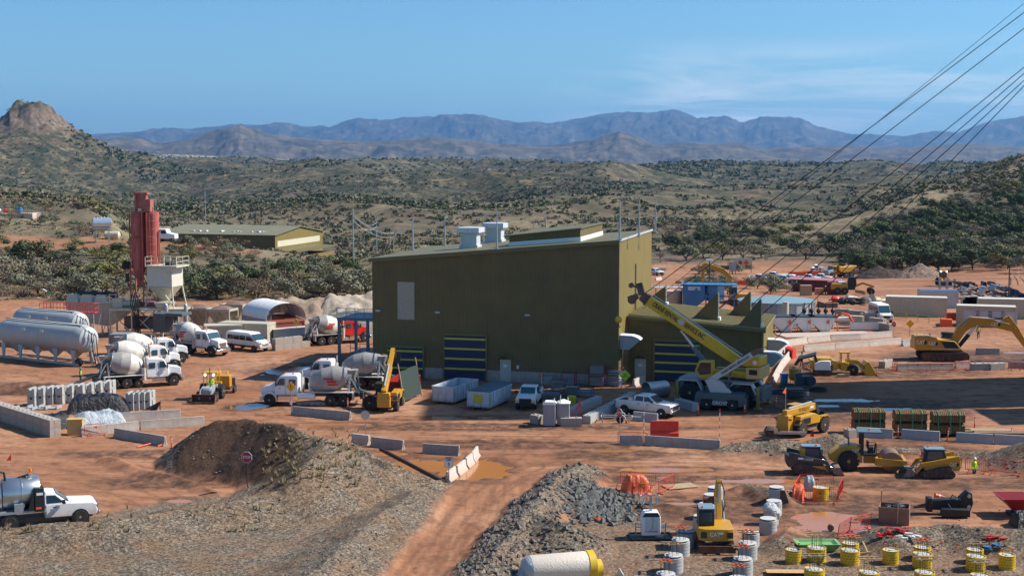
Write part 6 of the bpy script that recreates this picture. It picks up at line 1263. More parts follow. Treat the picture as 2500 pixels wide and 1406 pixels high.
def rack(px, py, label, m, W=1.7, H=1.1, load='tubes', z=0.0, rz=R(-14), seed=0):
 x, y, _ = G0(px, py); t = thing('scaffold_rack', label, 'rack', (x, y + .5, z), rz, 'scaffold racks along the building'); rnd = random.Random(seed + px); b = MB()
 for sx in (-1, 1):
  for sy in (-1, 1): b.bar((sx * W / 2, sy * .5, 0), (sx * W / 2, sy * .5, H + .15), .06)
 for zz in (.12, H):
  b.bar((-W / 2, -.5, zz), (W / 2, -.5, zz), .05).bar((-W / 2, .5, zz), (W / 2, .5, zz), .05).bar((-W / 2, -.5, zz), (-W / 2, .5, zz), .05).bar((W / 2, -.5, zz), (W / 2, .5, zz), .05)
 b.build('frame', m, t); l_ = MB()
 if load == 'tubes':
  for k in range(26): zz = .2 + rnd.random() * (H - .35); yy = rnd.uniform(-.42, .42); l_.cyl((-W / 2 + rnd.uniform(-.1, .3), yy, zz), (W / 2 - rnd.uniform(-.1, .3), yy + rnd.uniform(-.1, .1), zz + rnd.uniform(-.05, .05)), .028, n=6)
 else:
  for k in range(7): l_.box(-W * .42, W * .42, -.46, .46, .2 + k * .12, .26 + k * .12)
 l_.build('scaffold_tubes' if load == 'tubes' else 'scaffold_boards', galv, t); return t
bluef = mat('blue_grey_frame', (.08, .15, .21), .5, var=.2); redf = mat('dull_red_frame', (.28, .04, .04), .6)
rack(1341, 947, 'upper leftmost scaffold rack with white ended tubes', bluef, 1.4, 1.2, z=.02); rack(1365, 957, 'red framed scaffold rack in front of the leftmost one', redf, 1.5, 1.2); rack(1389, 944, 'red topped scaffold rack second from the left against the wall', redf, 1.4, 1.4)
rack(1424, 941, 'scaffold rack with slanting tubes in the middle of the row', bluef, 1.6, 1.3); rack(1459, 945, 'lower rack of the tall stacked pair', redf, 1.7, 1.05, 'boards'); rack(1459, 945, 'upper rack of the tall stacked pair', redf, 1.7, 1.05, 'boards', 1.22); rack(1503, 945, 'lower rack of the right hand stack by the corner', bluef, 1.6, .9); rack(1503, 945, 'upper rack of the right hand stack by the corner', redf, 1.6, .95, 'tubes', 1.05)
rack(1398, 968, 'red framed timber filled rack in the front row', redf, 1.6, .9, 'boards'); rack(1430, 972, 'low blue framed rack in front of the middle one', bluef, 1.5, .9); rack(1346, 975, 'low long rack behind the white pickup', bluef, 2.2, .8)
x, y, _ = G0(1382, 985); tag(MB().box(-.6, .1, -.5, .5, 0, 1.0).box(.2, 1.0, -.5, .5, 0, .8).build('dark_crate', dark, None, (x, y + .5, 0)), 'pair of dark plastic crates behind the toilet cubicles', 'crate')
x, y, _ = G0(1396, 992); tag(MB().lathe((0, 0, 0), (0, 0, 1), [(0, .36), (.05, .4), (.85, .44), (.9, .46), (.95, .46), (.96, .01)], 18).build('yellow_drum', yellow, None, (x, y + .4, 0)), 'yellow drum standing behind the right toilet cubicle', 'drum')
x, y, _ = G0(1603, 972); t = thing('corrugated_pipe', 'large half round grey steel pipe section in the shade', 'pipe', (x, y + .8, 0), R(30)); MB().rings([[(q, .85 * math.cos(a), .75 + .85 * math.sin(a)) for a in np.linspace(0, 2 * PI, 22)[:-1]] for q in (-1.2, 1.2)], caps=False).build('pipe', galv, t)
x, y, _ = G0(1510, 1033); t = thing('small_trailer', 'light frame trailer with one visible wheel in front of the white pickup', 'trailer', (x - .3, y + .8, 0), R(-5)); MB().bar((-1.2, -.5, .5), (1.6, -.5, .5), .08).bar((-1.2, .5, .5), (1.6, .5, .5), .08).bar((-1.2, -.5, .5), (-1.2, .5, .5), .08).bar((1.6, -.5, .5), (1.6, .5, .5), .08).bar((1.6, 0, .5), (2.4, 0, .45), .1).bar((-1.1, -.5, 0), (-1.1, -.5, .9), .09).bar((1.3, -.5, 0), (1.3, -.5, .9), .09).build('frame', lgrey, t)
for s in (-1, 1): wheel(t, .5, s * .72, .34, .2, s, chrome); MB().tube([(.5 + .5 * math.cos(a), s * .72, .34 + .46 * math.sin(a)) for a in np.linspace(.1, PI - .1, 8)], .05).build('mudguard', lgrey, t)
x, y, _ = G0(1407, 1033); t = thing('red_frame_stand', 'red steel angle frame standing on the concrete block by the toilets', 'frame', (x, y + 1.2, 0), R(0)); MB().bar((.45, 0, .0), (.45, 0, 1.75), .13).build('post', reds, t); MB().bar((.4, -.1, 1.7), (-.6, -.1, .3), .07).build('brace', reds, t); MB().bar((.45, .15, 1.65), (-.3, .15, .3), .07).build('brace', reds, t)
for k in range(6):
 x, y, _ = G0(744 + k * 15, 990 + k * .3); tag(MB().box(-.3, .3, -1.0, 1.0, 0, .28 + .04 * (k % 2)).build('paving_slab', [concw, concg][k % 2], None, (x, y + 1.0, 0), R(-55), bevel=.03), 'pale concrete slab in the low stack before the parked mixer', 'slab', 'concrete slabs before the mixer')
def simple(name, label, cat, px, py, mbf, m, rz=0, gp=G0, dy=0, group=None):
 x, y, z = gp(px, py); o = mbf(MB()).build(name, m, None, (x, y + dy, z), rz, bevel=0); return tag(o, label, cat, group)
simple('blue_drum', 'bright blue drum beside the sunlit barriers behind the crane', 'drum', 1914, 935, lambda b: b.lathe((0, 0, 0), (0, 0, 1), [(0, .38), (.04, .42), (1.0, .42), (1.05, .38), (1.06, .01)], 18), mat('bright_blue_plastic', (.02, .22, .45), .4))
simple('yellow_mixer_tank', 'dirty yellow grout tank on legs right of the blue drum', 'tank', 1938, 937, lambda b: b.lathe((0, 0, .4), (0, 0, 1), [(0, .3), (.2, .55), (1.25, .55), (1.3, .2), (1.5, .12)], 18).bar((-.45, -.45, 0), (-.45, -.45, .9), .07).bar((.45, -.45, 0), (.45, -.45, .9), .07).bar((.0, .45, 0), (0, .45, .9), .07), caty)
simple('compressor', 'dark blue compressor unit with a hose reel in the edge of the shade', 'compressor', 1962, 945, lambda b: b.box(-.9, .9, -.5, .5, .2, 1.2).lathe((.6, -.6, .8), (0, -1, 0), [(0, .5), (.05, .5), (.06, .15), (.25, .15), (.26, .5), (.3, .5)], 18).cyl((-.4, 0, 1.2), (-.4, 0, 1.9), .06).box(-1.0, -.3, -.4, .4, 1.2, 1.5), mat('dark_blue_metal', (.02, .05, .08), .5))
for k, (px, py, r_) in enumerate(((1905, 962, 1.0), (1928, 958, .8), (1920, 945, .8), (1998, 955, .95))):
 x, y, _ = G0(px, py); b = MB(); rnd = random.Random(k)
 for i in range(5): b.torus((rnd.uniform(-.1, .1), rnd.uniform(-.1, .1), .08 + .07 * i), (rnd.uniform(-.05, .05), .04, 1), r_ - .05 * i, .045, 26, 6)
 tag(b.build('hose_coil', [mat('blue_hose', (.02, .09, .16), .5), mat('green_hose', (.02, .10, .09), .5), mat('green_hose', (0, 0, 0)), rope][k], None, (x, y, 0)), ['blue hose coil nearest the crane outrigger', 'green hose coil right of the blue coil', 'yellowish green coil behind the blue hose coil', 'flat dark hose coil lying alone in the shade'][k], 'hose')
simple('tube_bundle', 'dark bundle of ribbed tubes stacked in the shade right of the crane', 'tubes', 1940, 972, lambda b: [b.cyl((-.75 + .17 * i, -.6, .25 + .33 * j), (-.75 + .17 * i, .9, .25 + .33 * j), .085, n=8) for i in range(10) for j in range(3)] and b, mat('teal_black_tube', (.015, .06, .06), .4))
simple('bucket_pail', 'small white pail on the shaded ground', 'pail', 1972, 965, lambda b: b.lathe((0, 0, 0), (0, 0, 1), [(0, .13), (.36, .16), (.37, .13)], 14), whitec)
simple('timber_blocks', 'two tan timber blocks lying by the white spray rig', 'timber', 2065, 920, lambda b: b.box(-.9, .3, -.2, .2, 0, .3).box(.1, .4, -.15, .15, .3, .6), timber)
person(G0(1958, 896)[:2] + (0.02,), R(160), 'worker in a lime and orange vest walking behind the coiled hoses', orv, navy, navy, grn, 'walk')
person(G0(197, 938)[:2] + (0.02,), R(0), 'worker in a lime vest guiding the chute of the left mixer', lime, navy, navy, mat('teal_hat', (.02, .2, .22), .4), 'stand')
a_ = G0(2394, 1166); person((a_[0], a_[1] + 1.5, -.55), R(-60), 'worker in lime jacket and white hard hat behind the red fence', lime, lime, navy, hatw, 'stand')
a_ = G0(2388, 828); person((a_[0], a_[1], .02), R(90), 'worker in blue trousers standing beyond the excavator arm', lime, navy, mat('denim', (.03, .06, .16), .8), hatw, 'stand')
a_ = G(2015, 720); person((a_[0], a_[1], a_[2]), R(200), 'tiny figure in orange vest at the red container', orv, navy, navy, hatw, 'stand')
# ------------------------------------------------------------------ concrete plant on the left
def X_at(px, Y): return (px - 1250) / FPX * Y
YS = 193.0
t = thing('cement_silo', 'tall faded red steel silo tower with a caged ladder and spare wheels', 'silo', (X_at(354, YS), YS, 0), R(-6))
for sx, w_ in ((-.95, 1.0), (1.0, .92)): MB().lathe((sx, 0, 5.6 if sx > 0 else 6.6), (0, 0, 1), [(0, .25), (2.6, w_), (9.9 if sx < 0 else 10.9, w_), (9.95 if sx < 0 else 10.95, .3)], 20).build('silo_shell', redsilo, t)
b = MB()
for sx in (-1.9, 1.9):
 for sy in (-.9, .9): b.bar((sx, sy, 3.9), (sx * .98, sy, 9.4), .18)
for sx in (-1, 1): b.bar((sx * 1.9, -.9, 4.0), (0, -.9, 7.6), .12).bar((sx * 1.9, -.9, 8.6), (0, -.9, 6.5), .12)
b.box(-2.0, 1.9, -1.0, 1.0, 3.7, 4.3).box(-1.8, 2.6, -.8, .8, 3.3, 3.8); b.build('frame', redsilo, t)
b = MB().bar((-1.2, 0, 16.4), (-1.2, 0, 19.2), .3).bar((.2, -.5, 16.9), (.2, -.5, 18.3), .2).box(-1.3, .5, -.4, .5, 18.9, 19.15).box(-.9, .3, -.3, .5, 17.0, 18.9); b.build('top_housing', redsilo, t)
MB().box(-.2, 1.1, -.9, .4, 16.6, 18.2).prism([(-.1, 18.2), (1.0, 18.2), (.9, 18.0), (.0, 18.0)], -1.0, .5).build('filter_box', mat('faded_red_box', (.42, .13, .10), .5, var=.25), t)
b = MB()
for y in (-1.1,):
 for sx in (1.05, 1.5): b.bar((sx, y, 6.9), (sx, y, 17.2), .07)
 for k in range(34): b.bar((1.05, y, 7.0 + k * .29), (1.5, y, 7.0 + k * .29), .05)
 for k in range(9): z = 8.0 + k * 1.05; b.tube([(.95, y, z), (.95, y - .55, z), (1.3, y - .75, z), (1.65, y - .55, z), (1.65, y, z)], .035, 5)
 for sx, yy in ((1.0, -1.7), (1.3, -1.85), (1.6, -1.7)): b.bar((sx, yy, 8.0), (sx, yy, 16.4), .04)
b.build('caged_ladder', redsilo, t)
for x, y, z0, z1 in ((-.05, -1.05, 4.2, 16.8), (-2.0, -.5, 10.2, 16.0), (2.05, -.3, 9.6, 14.0), (.55, -1.0, 6.5, 16.6)): MB().tube([(x, y, z0), (x, y, z1), (x + .25, y, z1 + .15)], .1).build('fill_pipe', redsilo, t)
for k in (0, .5): MB().lathe((-2.9 + k, -.8, 9.3), (1, 0, 0), [(0, .3), (0, .52), (.1, .56), (.3, .56), (.42, .5), (.42, .3)], 20).build('spare_wheel', tyreb, t)
MB().lathe((-2.95, -.8, 9.3), (1, 0, 0), [(0, .01), (0, .28), (.3, .28), (.3, .01)], 14).build('wheel_hub', redp, t); MB().box(-2.7, -2.2, -.6, -.5, 7.0, 8.2).build('mudflap', black, t)
b = MB().box(-2.2, -1.9, -1.013, -.985, 0, .0)
k_ = MB().prism([(-1.5, 13.9), (-1.15, 14.4), (-1.5, 14.9), (-1.85, 14.4), (-1.85, 14.3), (-1.5, 14.8), (-1.22, 14.4), (-1.5, 14.0), (-1.85, 14.3)], -1.02, -1.0); text('SUNDT', .55, mat('ghost_ink', (.18, .03, .025), .6), t, (-1.0, -1.04, 13.1), (PI / 2, 0, 0), 'lettering', .004, .7)
t = thing('plant_frame', 'cream steel batching frame with ladder, struts and black hoses under the red silo', 'frame', (X_at(345, 190), 190, 0), R(-6)); b = MB()
for x in (-4.2, -1.2, 1.9, 5.2):
 for y in (-1.2, 1.2): b.bar((x, y, 0), (x, y, 3.6), .18)
for y in (-1.2, 1.2): b.bar((-4.3, y, 3.6), (6.4, y, 3.7), .25).bar((-4.2, y, .4), (5.2, y, .4), .15).bar((-4.2, y, 3.5), (-1.2, y, .4), .12).bar((-1.2, y, 3.4), (1.9, y, .4), .12).bar((1.9, y, 3.4), (-1.2, y, .5), .12).bar((5.2, y, 3.5), (1.9, y, .4), .12)
for k in range(9): b.bar((-3.9, -1.35, .4 + k * .38), (-3.3, -1.35, .4 + k * .38), .05)
b.bar((-3.9, -1.35, 0), (-3.9, -1.35, 3.8), .06).bar((-3.3, -1.35, 0), (-3.3, -1.35, 3.8), .06).box(-4.3, 6.2, -1.2, 1.2, 3.66, 3.78); b.build('frame', cream, t)
MB().box(-2.4, 1.6, -.9, .9, 1.0, 2.6).box(2.0, 4.6, -.7, .8, 1.4, 2.9).build('mixer_body', mat('dusty_dark_machine', (.12, .10, .085), .7, var=.4, scale=2), t)
b = MB()
for k in range(5): b.tube([(-.8 + .22 * k, -1.4, 6.3 - .3 * k), (-1.2 + .3 * k, -1.6, 4.4), (-.5 + .1 * k, -1.5, 2.2), (-.9 + .25 * k, -1.45, .1)], .07, 6)
b.build('hose', black, t)
for x in (3.6, 6.3): MB().tube([(x, -1.2, 4.4), (x + .05, -1.45, 4.1), (x + .1, -1.5, 3.3), (x + .1, -1.5, 1.9), (x, -1.5, 1.7)], .26, 10).build('flexible_duct', greyp, t)
MB().cyl((-2.9, .2, 4.3), (-1.2, .2, 4.3), .4).box(-4.1, -2.8, -.5, .6, 3.8, 5.0).build('gearbox', cream, t); MB().prism([(1.8, 4.6), (4.2, 4.6), (3.6, 3.8), (2.3, 3.8)], -1, 1).build('weigh_hopper', cream, t)
t = thing('dust_collector', 'cream filter bin on splayed legs with a railed platform beside the red silo', 'filter', (X_at(400, 191.5), 191.5, 0), R(-16)); MB().box(-1.85, 1.85, -1.5, 1.5, 6.6, 9.3).build('bin', mat('pale_cream', (.62, .58, .48), .5, var=.1, stain=((.40, .32, .22), .3)), t)
MB().rings([[(sx * a, sy * a * .8, z) for sx, sy in ((-1, -1), (1, -1), (1, 1), (-1, 1))] for a, z in ((.35, 4.5), (1.8, 6.55))]).build('cone', cream, t)
b = MB().box(-1.95, 2.8, -1.9, 1.6, 9.25, 9.45).prism([(-.3, 9.3), (2.8, 9.3), (1.6, 8.5), (1.2, 8.5)], -1.9, -1.7); b.build('platform', cream, t); b = MB()
for x in np.linspace(-1.9, 2.75, 6): b.bar((x, -1.85, 9.4), (x, -1.85, 10.6), .07).bar((x, 1.55, 9.4), (x, 1.55, 10.6), .07)
for z in (10.0, 10.6): b.bar((-1.9, -1.85, z), (2.75, -1.85, z), .06).bar((-1.9, 1.55, z), (2.75, 1.55, z), .06).bar((2.75, -1.85, z), (2.75, 1.55, z), .06).bar((-1.9, -1.85, z), (-1.9, 1.55, z), .06)
b.build('railing', cream, t); MB().box(.6, 1.6, -1.0, .2, 9.45, 10.0).build('fan', dark, t); b = MB()
for sx in (-1, 1):
 for sy in (-1, 1): b.bar((sx * 1.75, sy * 1.4, 6.6), (sx * 2.15, sy * 1.7, 3.8), .16)
 b.bar((sx * 2.1, -1.7, 4.0), (0, -1.4, 6.5), .12)
b.build('leg', cream, t)
x, y, _ = G0(385, 842); t = thing('loading_hood', 'dark grey dust hood and rubber skirt over the loading mixer truck', 'hood', (x, y + 4.0, 0), R(-14)); MB().box(-1.1, .7, -1.2, 1.2, 1.3, 3.7).box(.7, 3.2, -1.4, 1.4, 3.4, 3.8).build('skirt', mat('dark_rubber', (.09, .11, .115), .7, var=.3), t, bevel=.05); MB().box(-1.0, -.8, -1.1, -.9, 0, 1.4).box(-1.0, -.8, .9, 1.1, 0, 1.4).build('leg', cream, t)
t = thing('aggregate_conveyor_hopper', 'long cream aggregate bin trailer sloping behind the grey silos', 'hopper', (X_at(225, 192), 192, 0), R(-5)); b = MB().prism([(-3.6, 4.0), (6.2, 4.5), (6.1, 4.0), (3.2, 1.7), (2.2, 1.2), (-.5, 1.6), (-3.4, 3.1)], -1.1, 1.1).prism([(-3.8, 4.0), (6.3, 4.5), (6.3, 4.65), (-3.8, 4.15)], -1.4, 1.4); b.build('bin', beige, t)
for x in (-2.9, -.9, 1.1): MB().rings([[(x + sx * a, sy * a * .8, z) for sx, sy in ((-1, -1), (1, -1), (1, 1), (-1, 1))] for a, z in ((.6, 5.4), (.95, 4.2))]).build('bin_cover', cream, t)
b = MB()
for x in (-3.2, -1.0, 1.4, 4.8):
 for s in (-1, 1): b.bar((x, s * 1.1, 0), (x, s * 1.1, 3.9), .14).bar((x, s * 1.1, 0), (x + 1.2, s * 1.1, 3.6), .08)
b.build('leg', lgrey, t); b = MB()
for x in np.linspace(2.6, 6.2, 5): b.bar((x, -1.3, 4.5), (x, -1.3, 5.5), .07)
b.bar((2.5, -1.3, 5.5), (6.3, -1.3, 5.6), .07).bar((2.5, -1.3, 5.0), (6.3, -1.3, 5.1), .07).bar((0, -1.3, 5.3), (6.2, -1.3, 4.7), .07).build('railing', cream, t)
for x in (-1.6, .2, 2.0): MB().cyl((x - .6, .3, 5.7), (x + .6, .3, 5.3), .32).box(x + .5, x + 1.0, -.2, .8, 4.9, 5.7).build('drive_motor', dark, t)
t = thing('access_gangway', 'bright red railed gangway on thin legs behind the grey silos', 'gangway', (X_at(166, 186), 186, 0), R(-5)); b = MB().box(-3.8, 3.6, -.9, .3, 3.6, 3.72)
for i, x in enumerate(np.linspace(-3.8, 3.6, 9)):
 for y in (-.9, .3): b.bar((x, y, 3.6), (x, y, 4.9 - (.0 if i % 2 else 0)), .07)
for z in (4.25, 4.9):
 for y in (-.9, .3): b.bar((-3.8, y, z), (3.6, y, z), .06)
 b.bar((-3.8, -.9, z), (-3.8, .3, z), .06).bar((3.6, -.9, z), (3.6, .3, z), .06)
b.build('railing', reds, t); b = MB()
for x in (-3.6, -1.8, 0, 1.8, 3.4): b.bar((x, -.8, 0), (x, -.8, 3.6), .08).bar((x, -.8, 0), (x + 1.0, -.8, 3.5), .05)
b.build('leg', lgrey, t)
x, y, z = at(120, 735, 187); t = thing('light_mast', 'green and white folding lamp arm above the red gangway', 'lamp', (x, y, 0)); MB().bar((.25, 0, 3.6), (.25, 0, 6.0), .08).bar((.25, 0, 6.0), (-.3, 0, 6.3), .1).build('arm', mat('green_paint', (.02, .35, .12), .5), t); MB().bar((-.25, 0, 6.25), (-.8, 0, 6.6), .22, .1).build('lamp_head', whitec, t)
guppy = mat('cement_grey', (.43, .44, .43), .55, var=.1, scale=.6, stain=((.30, .31, .30), .5))
def guppy_silo(a, b_, label, rr=1.65, zc=3.05):
 A = Vector(G0(*a)); Bq = Vector(G0(*b_)); L = (Bq - A).length; h = heading(A, Bq); t = thing('horizontal_silo', label, 'silo', ((A.x + Bq.x) / 2, (A.y + Bq.y) / 2, 0), h, 'horizontal cement silos')
 MB().lathe((-L / 2, 0, zc), (1, 0, 0), [(0, .3), (.15, .9), (.5, 1.4), (1.0, rr - .08), (1.5, rr), (L - 1.5, rr), (L - 1.0, rr - .08), (L - .5, 1.4), (L - .15, .9), (L, .3)], 32).build('tank', guppy, t); b = MB()
 for x in np.linspace(-L / 2 + 1.5, L / 2 - 1.7, 5):
  for s in (-1, 1): b.prism([(x - .4, zc - 1.2), (x + .4, zc - 1.2), (x + .15, .25), (x - .15, .25)], s * 1.3 - .06, s * 1.3 + .06)
 b.box(-L / 2 + .8, L / 2 - .8, -1.4, -1.2, .05, .3).box(-L / 2 + .8, L / 2 - .8, 1.2, 1.4, .05, .3); b.build('leg', guppy, t)
 for x in np.linspace(-L / 2 + 2.6, L / 2 - 2.8, 4): MB().rings([[(x + sx * a, sy * a, z) for sx, sy in ((-1, -1), (1, -1), (1, 1), (-1, 1))] for a, z in ((.15, .7), (1.0, zc - 1.2))]).build('hopper_cone', guppy, t)
 MB().tube([(-L / 2 + 1.2, -.6, zc + rr), (0, -.6, zc + rr + .02), (L / 2 - 1.0, -.55, zc + rr - .05)], .05).build('top_hose', black, t)
 for k in range(4): MB().tube([(L / 2 - .9, -.5 + .35 * k, zc + rr - .2), (L / 2 + .2, -.6 + .35 * k, zc + .9 - .2 * k), (L / 2 + .45, -.5 + .3 * k, zc - 1.5), (L / 2 + .8 + .2 * k, -.6 + .3 * k, .1)], .06).build('end_hose', [galv, rope][k % 2], t)
 for x in (-2.2, 1.0): MB().box(x - .3, x + .3, -1.68, -1.55, zc + .45, zc + .85).build('inspection_hatch', galv, t)
 wheel(t, L / 2 - 1.0, -1.1, .5, .4, -1); return t
guppy_silo((12, 868), (226, 893), 'nearer long grey horizontal cement silo with two side hatches'); guppy_silo((48, 836), (205, 852), 'farther horizontal cement silo showing its roof behind the nearer one', 1.6, 3.1)
def container(a, label, rz, L, W, H, m, gp=G0, name='shipping_container', doors=0, roofm=None, dz=0, g=None):
 x, y, z = gp(*a); t = thing(name, label, 'container', (x, y, z + dz - .03), rz, g); mx = mat(m.name + '_x', (1, 1, 1)) if 0 else m
 rx = MATS.get(m.name + '_rib') or mat(m.name + '_rib', tuple(m['rgb']) if 'rgb' in m else CR[m.name], .6, var=.12, ridge=('X', .26, .06)); ry = MATS.get(m.name + '_ribY') or mat(m.name + '_ribY', CR[m.name], .6, var=.12, ridge=('Y', .26, .07))
 MB().box(0, L, .02, W - .02, .12, H - .1).build('side_wall', rx, t); MB().box(L - .0, L + .02, .1, W - .1, .15, H - .12).build('end_wall', ry, t); b = MB()
 for xx in (0, L):
  for yy in (0, W): b.box(xx - .08, xx + .08, yy - .08, yy + .08, 0, H)
 for yy in (0, W): b.box(0, L, yy - .06, yy + .06, H - .16, H).box(0, L, yy - .06, yy + .06, 0, .16)
 for xx in (0, L): b.box(xx - .06, xx + .06, 0, W, H - .16, H).box(xx - .06, xx + .06, 0, W, 0, .16)
 b.build('corner_frame', m, t); MB().box(-.02, L + .02, -.02, W + .02, H, H + .04).build('roof', roofm or m, t)
 for k in range(doors): xx = .9 + k * (L - 1.2) / doors; MB().box(xx, xx + 2.2, -.05, .015, .15, 2.25).build('roll_up_door', mat('lilac_white_door', (.55, .56, .62), .5, ridge=('Z', .2, .01)), t)
 return t
CR = {}
def cmat(n, rgb): CR[n] = rgb; return mat(n, rgb, .6, var=.15, stain=((.25, .16, .10), .35))
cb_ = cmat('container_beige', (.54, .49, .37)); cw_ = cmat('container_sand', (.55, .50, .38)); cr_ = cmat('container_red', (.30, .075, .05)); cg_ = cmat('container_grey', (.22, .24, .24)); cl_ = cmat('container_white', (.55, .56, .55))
roofl = mat('pale_roof', (.62, .58, .48), .5, var=.06)  # roof colour paler than the container walls
container((500, 845), 'pale ribbed container behind the white bonneted mixer', R(12), 4.7, 2.3, 2.6, cw_); container((533, 838), 'long beige office container under the fabric shelter edge', R(-14), 6.8, 2.6, 2.7, cb_, roofm=beige, name='office_container')
container((268, 868), 'grey container squeezed between the silos and the mixer trucks', R(-4), 2.4, 2.4, 2.6, cg_)
container((652, 832), 'dark red container inside the open fabric shelter', R(35), 5.4, 2.2, 2.4, cr_); container((735, 822), 'red container wall on the right side of the fabric shelter', R(115), 6.0, 2.2, 2.5, cr_)
x, y, _ = G0(660, 846); t = thing('equipment_cabinet', 'pale blue grey steel cabinet with a tan lid in front of the shelter', 'cabinet', (x, y + 2.5, 0), R(10)); MB().prism([(0, 0), (4.0, 0), (4.0, 2.0), (0, 1.75)], 0, 1.4).build('body', mat('cabinet_grey', (.40, .45, .45), .5), t); MB().prism([(-.05, 1.76), (4.05, 2.02), (4.05, 2.12), (-.05, 1.86)], -.1, 1.5).build('lid', concw, t)
x, y, _ = G0(632, 830); t = thing('meter_box', 'small pale grey box on the end of the office container', 'box', (x, y + .5, 0), R(-10)); MB().box(-.2, 1.1, 0, .9, .1, 2.1).build('body', lgrey, t)
for k, (px, py) in enumerate(((478, 822), (532, 826), (566, 812))):
 x, y, _ = G0(px, py); t = thing('aggregate_bin', ('left', 'middle', 'right, half hidden')[k] + ' beige feed hopper filled with brown gravel', 'hopper', (x, y + 3, 0), R(-16), 'beige aggregate feed hoppers'); rr = lambda a, z, q=.75: [(sx * a, sy * a * q, z) for sx, sy in ((-1, -1), (1, -1), (1, 1), (-1, 1))]
 MB().rings([rr(.5, 1.2), rr(1.6, 3.3), rr(1.75, 3.4), rr(1.75, 3.7), rr(1.6, 3.7), rr(1.55, 3.4)], caps=False).build('bin', beige, t); b = MB()
 for sx in (-1, 1):
  for sy in (-1, 1): b.bar((sx * 1.65, sy * 1.25, 0), (sx * 1.65, sy * 1.25, 3.5), .18)
  b.bar((sx * 1.6, -1.25, .2), (0, -1.25, 3.3), .12)
 b.build('leg', beige, t); heap_ = MB(); heap_.rings([rr(1.55, 3.45), rr(.9, 3.9), rr(.2, 4.1)]).build('gravel', mat('brown_gravel', (.24, .15, .11), .95, var=.4, scale=8, bump=.03), t)
x, y, _ = G0(650.6, 829); t = thing('fabric_shelter', 'white fabric arch shelter on steel hoops with an open end', 'shelter', (x, y, 0), R(35)); Wd, Ls, zb, n = 5.7, 7.6, 2.5, 18
arc = lambda y, k=1.0: [(Wd / 2 - Wd / 2 * k * math.cos(a), y, zb + 2.15 * k * math.sin(a) ** .8) for a in np.linspace(0.001, PI - .001, n)]
MB().rings([arc(0), arc(Ls)], 0, False, False).build('cover', wtarp, t); MB().rings([arc(Ls, 1.0) + [(Wd / 2, Ls + .01, zb)]], 0, False).add(arc(Ls + .02), [tuple(range(n))]).build('rear_panel', wtarp, t)
for k in range(6): MB().tube(arc(.05 + k * (Ls - .1) / 5, .985), .05, 6).build('hoop', galv, t)
MB().rings([[(p[0], -.06, p[2]) for p in arc(0, 1.012)], [(p[0], .12, p[2]) for p in arc(0, 1.012)]], 0, False, False).build('front_hem', whitec, t)
MB().box(0, .12, 0, Ls, 1.9, 2.6).build('side_skirt', mat('grey_fabric', (.30, .29, .31), .6), t)
t = thing('service_platform', 'blue grey steel platform with rails and posts beside the tall building', 'platform', FL, AZ); bg_ = mat('blue_grey_steel', (.13, .19, .25), .5, var=.1, stain=((.25, .25, .25), .3)); b = MB().box(-8.4, -.1, 10.5, 16.5, 4.75, 5.1)
for x in (-8.2, -4.6): b.bar((x, 10.7, 0), (x, 10.7, 4.8), .3).bar((x, 16.2, 0), (x, 16.2, 4.8), .3)
b.box(-6.5, -.1, 9.6, 14, .95, 1.1).build('deck', bg_, t); b = MB()
for x in np.linspace(-8.4, -.4, 8): b.bar((x, 10.55, 5.1), (x, 10.55, 6.2), .06)
for z in (5.6, 6.2): b.bar((-8.4, 10.55, z), (-.3, 10.55, z), .06).bar((-8.4, 10.55, z), (-8.4, 16.4, z), .06)
for x in np.linspace(-6.4, -.4, 6): b.bar((x, 9.65, 1.1), (x, 9.65, 2.2), .06)
for z in (1.65, 2.2): b.bar((-6.4, 9.65, z), (-.3, 9.65, z), .06)
b.build('railing', bg_, t)
for z, lb in ((5.6, 'upper'), (1.6, 'lower')):
 t = thing('cooling_unit', lb + ' white cooling unit on the platform beside the tall building', 'cooling unit', bw((-3.5, 13, z)), AZ); MB().box(-.2, 3.0, -1.2, 1.4, -.4, 2.6).build('casing', whitec if lb == 'upper' else lgrey, t, bevel=.04); MB().box(.1, 2.9, -1.22, -1.2, -.3, .5).build('grille', mat('navy_grille', (.01, .02, .04), .6), t)
# ------------------------------------------------------------------ warehouse, tanks, poles
t = thing('warehouse', 'long low olive warehouse with a pale gable stripe on the left hillside', 'building', (-109.8, 441, -7.5), R(-16)); Wl, Dp, he, hp = 39.5, 36.0, 7.1, 9.0
MB().box(0, Wl, 0, .3, 0, he).build('wall', olive, t); MB().prism([(0, 0), (Dp, 0), (Dp, he - .6), (Dp / 2, hp), (0, he)], Wl - .3, Wl, axis='x').build('gable_wall', olive_y, t)
MB().prism([(-.5, he), (Dp / 2, hp + .02), (Dp + .5, he - .6), (Dp + .5, he - .4), (Dp / 2, hp + .25), (-.5, he + .2)], -.5, Wl + .5, axis='x').build('roof', roofx, t)
MB().box(Wl + .005, Wl + .05, 1.8, Dp - 2.5, 3.6, 5.4).build('pale_stripe', cream, t)
MB().box(Wl * .62, Wl * .625, -.03, -.005, 0, he).build('wall_joint', dark, t)
b = MB().prism([(-4, 2.4), (Dp * .75, 2.6), (Dp * .75, 2.9), (-4, 2.8)], Wl + .1, Wl + 9, axis='x'); b.build('lean_to_roof', olivetrim, t); MB().box(Wl + .2, Wl + 8.5, -2, Dp * .7, -2, 1.0).box(Wl + 8.2, Wl + 8.6, -3.8, -3.4, -2, 2.4).box(Wl + .3, Wl + 4, -3.8, -3.5, -2, 2.4).build('lean_to_wall', olive_y, t)
b = MB(); rnd = random.Random(4)
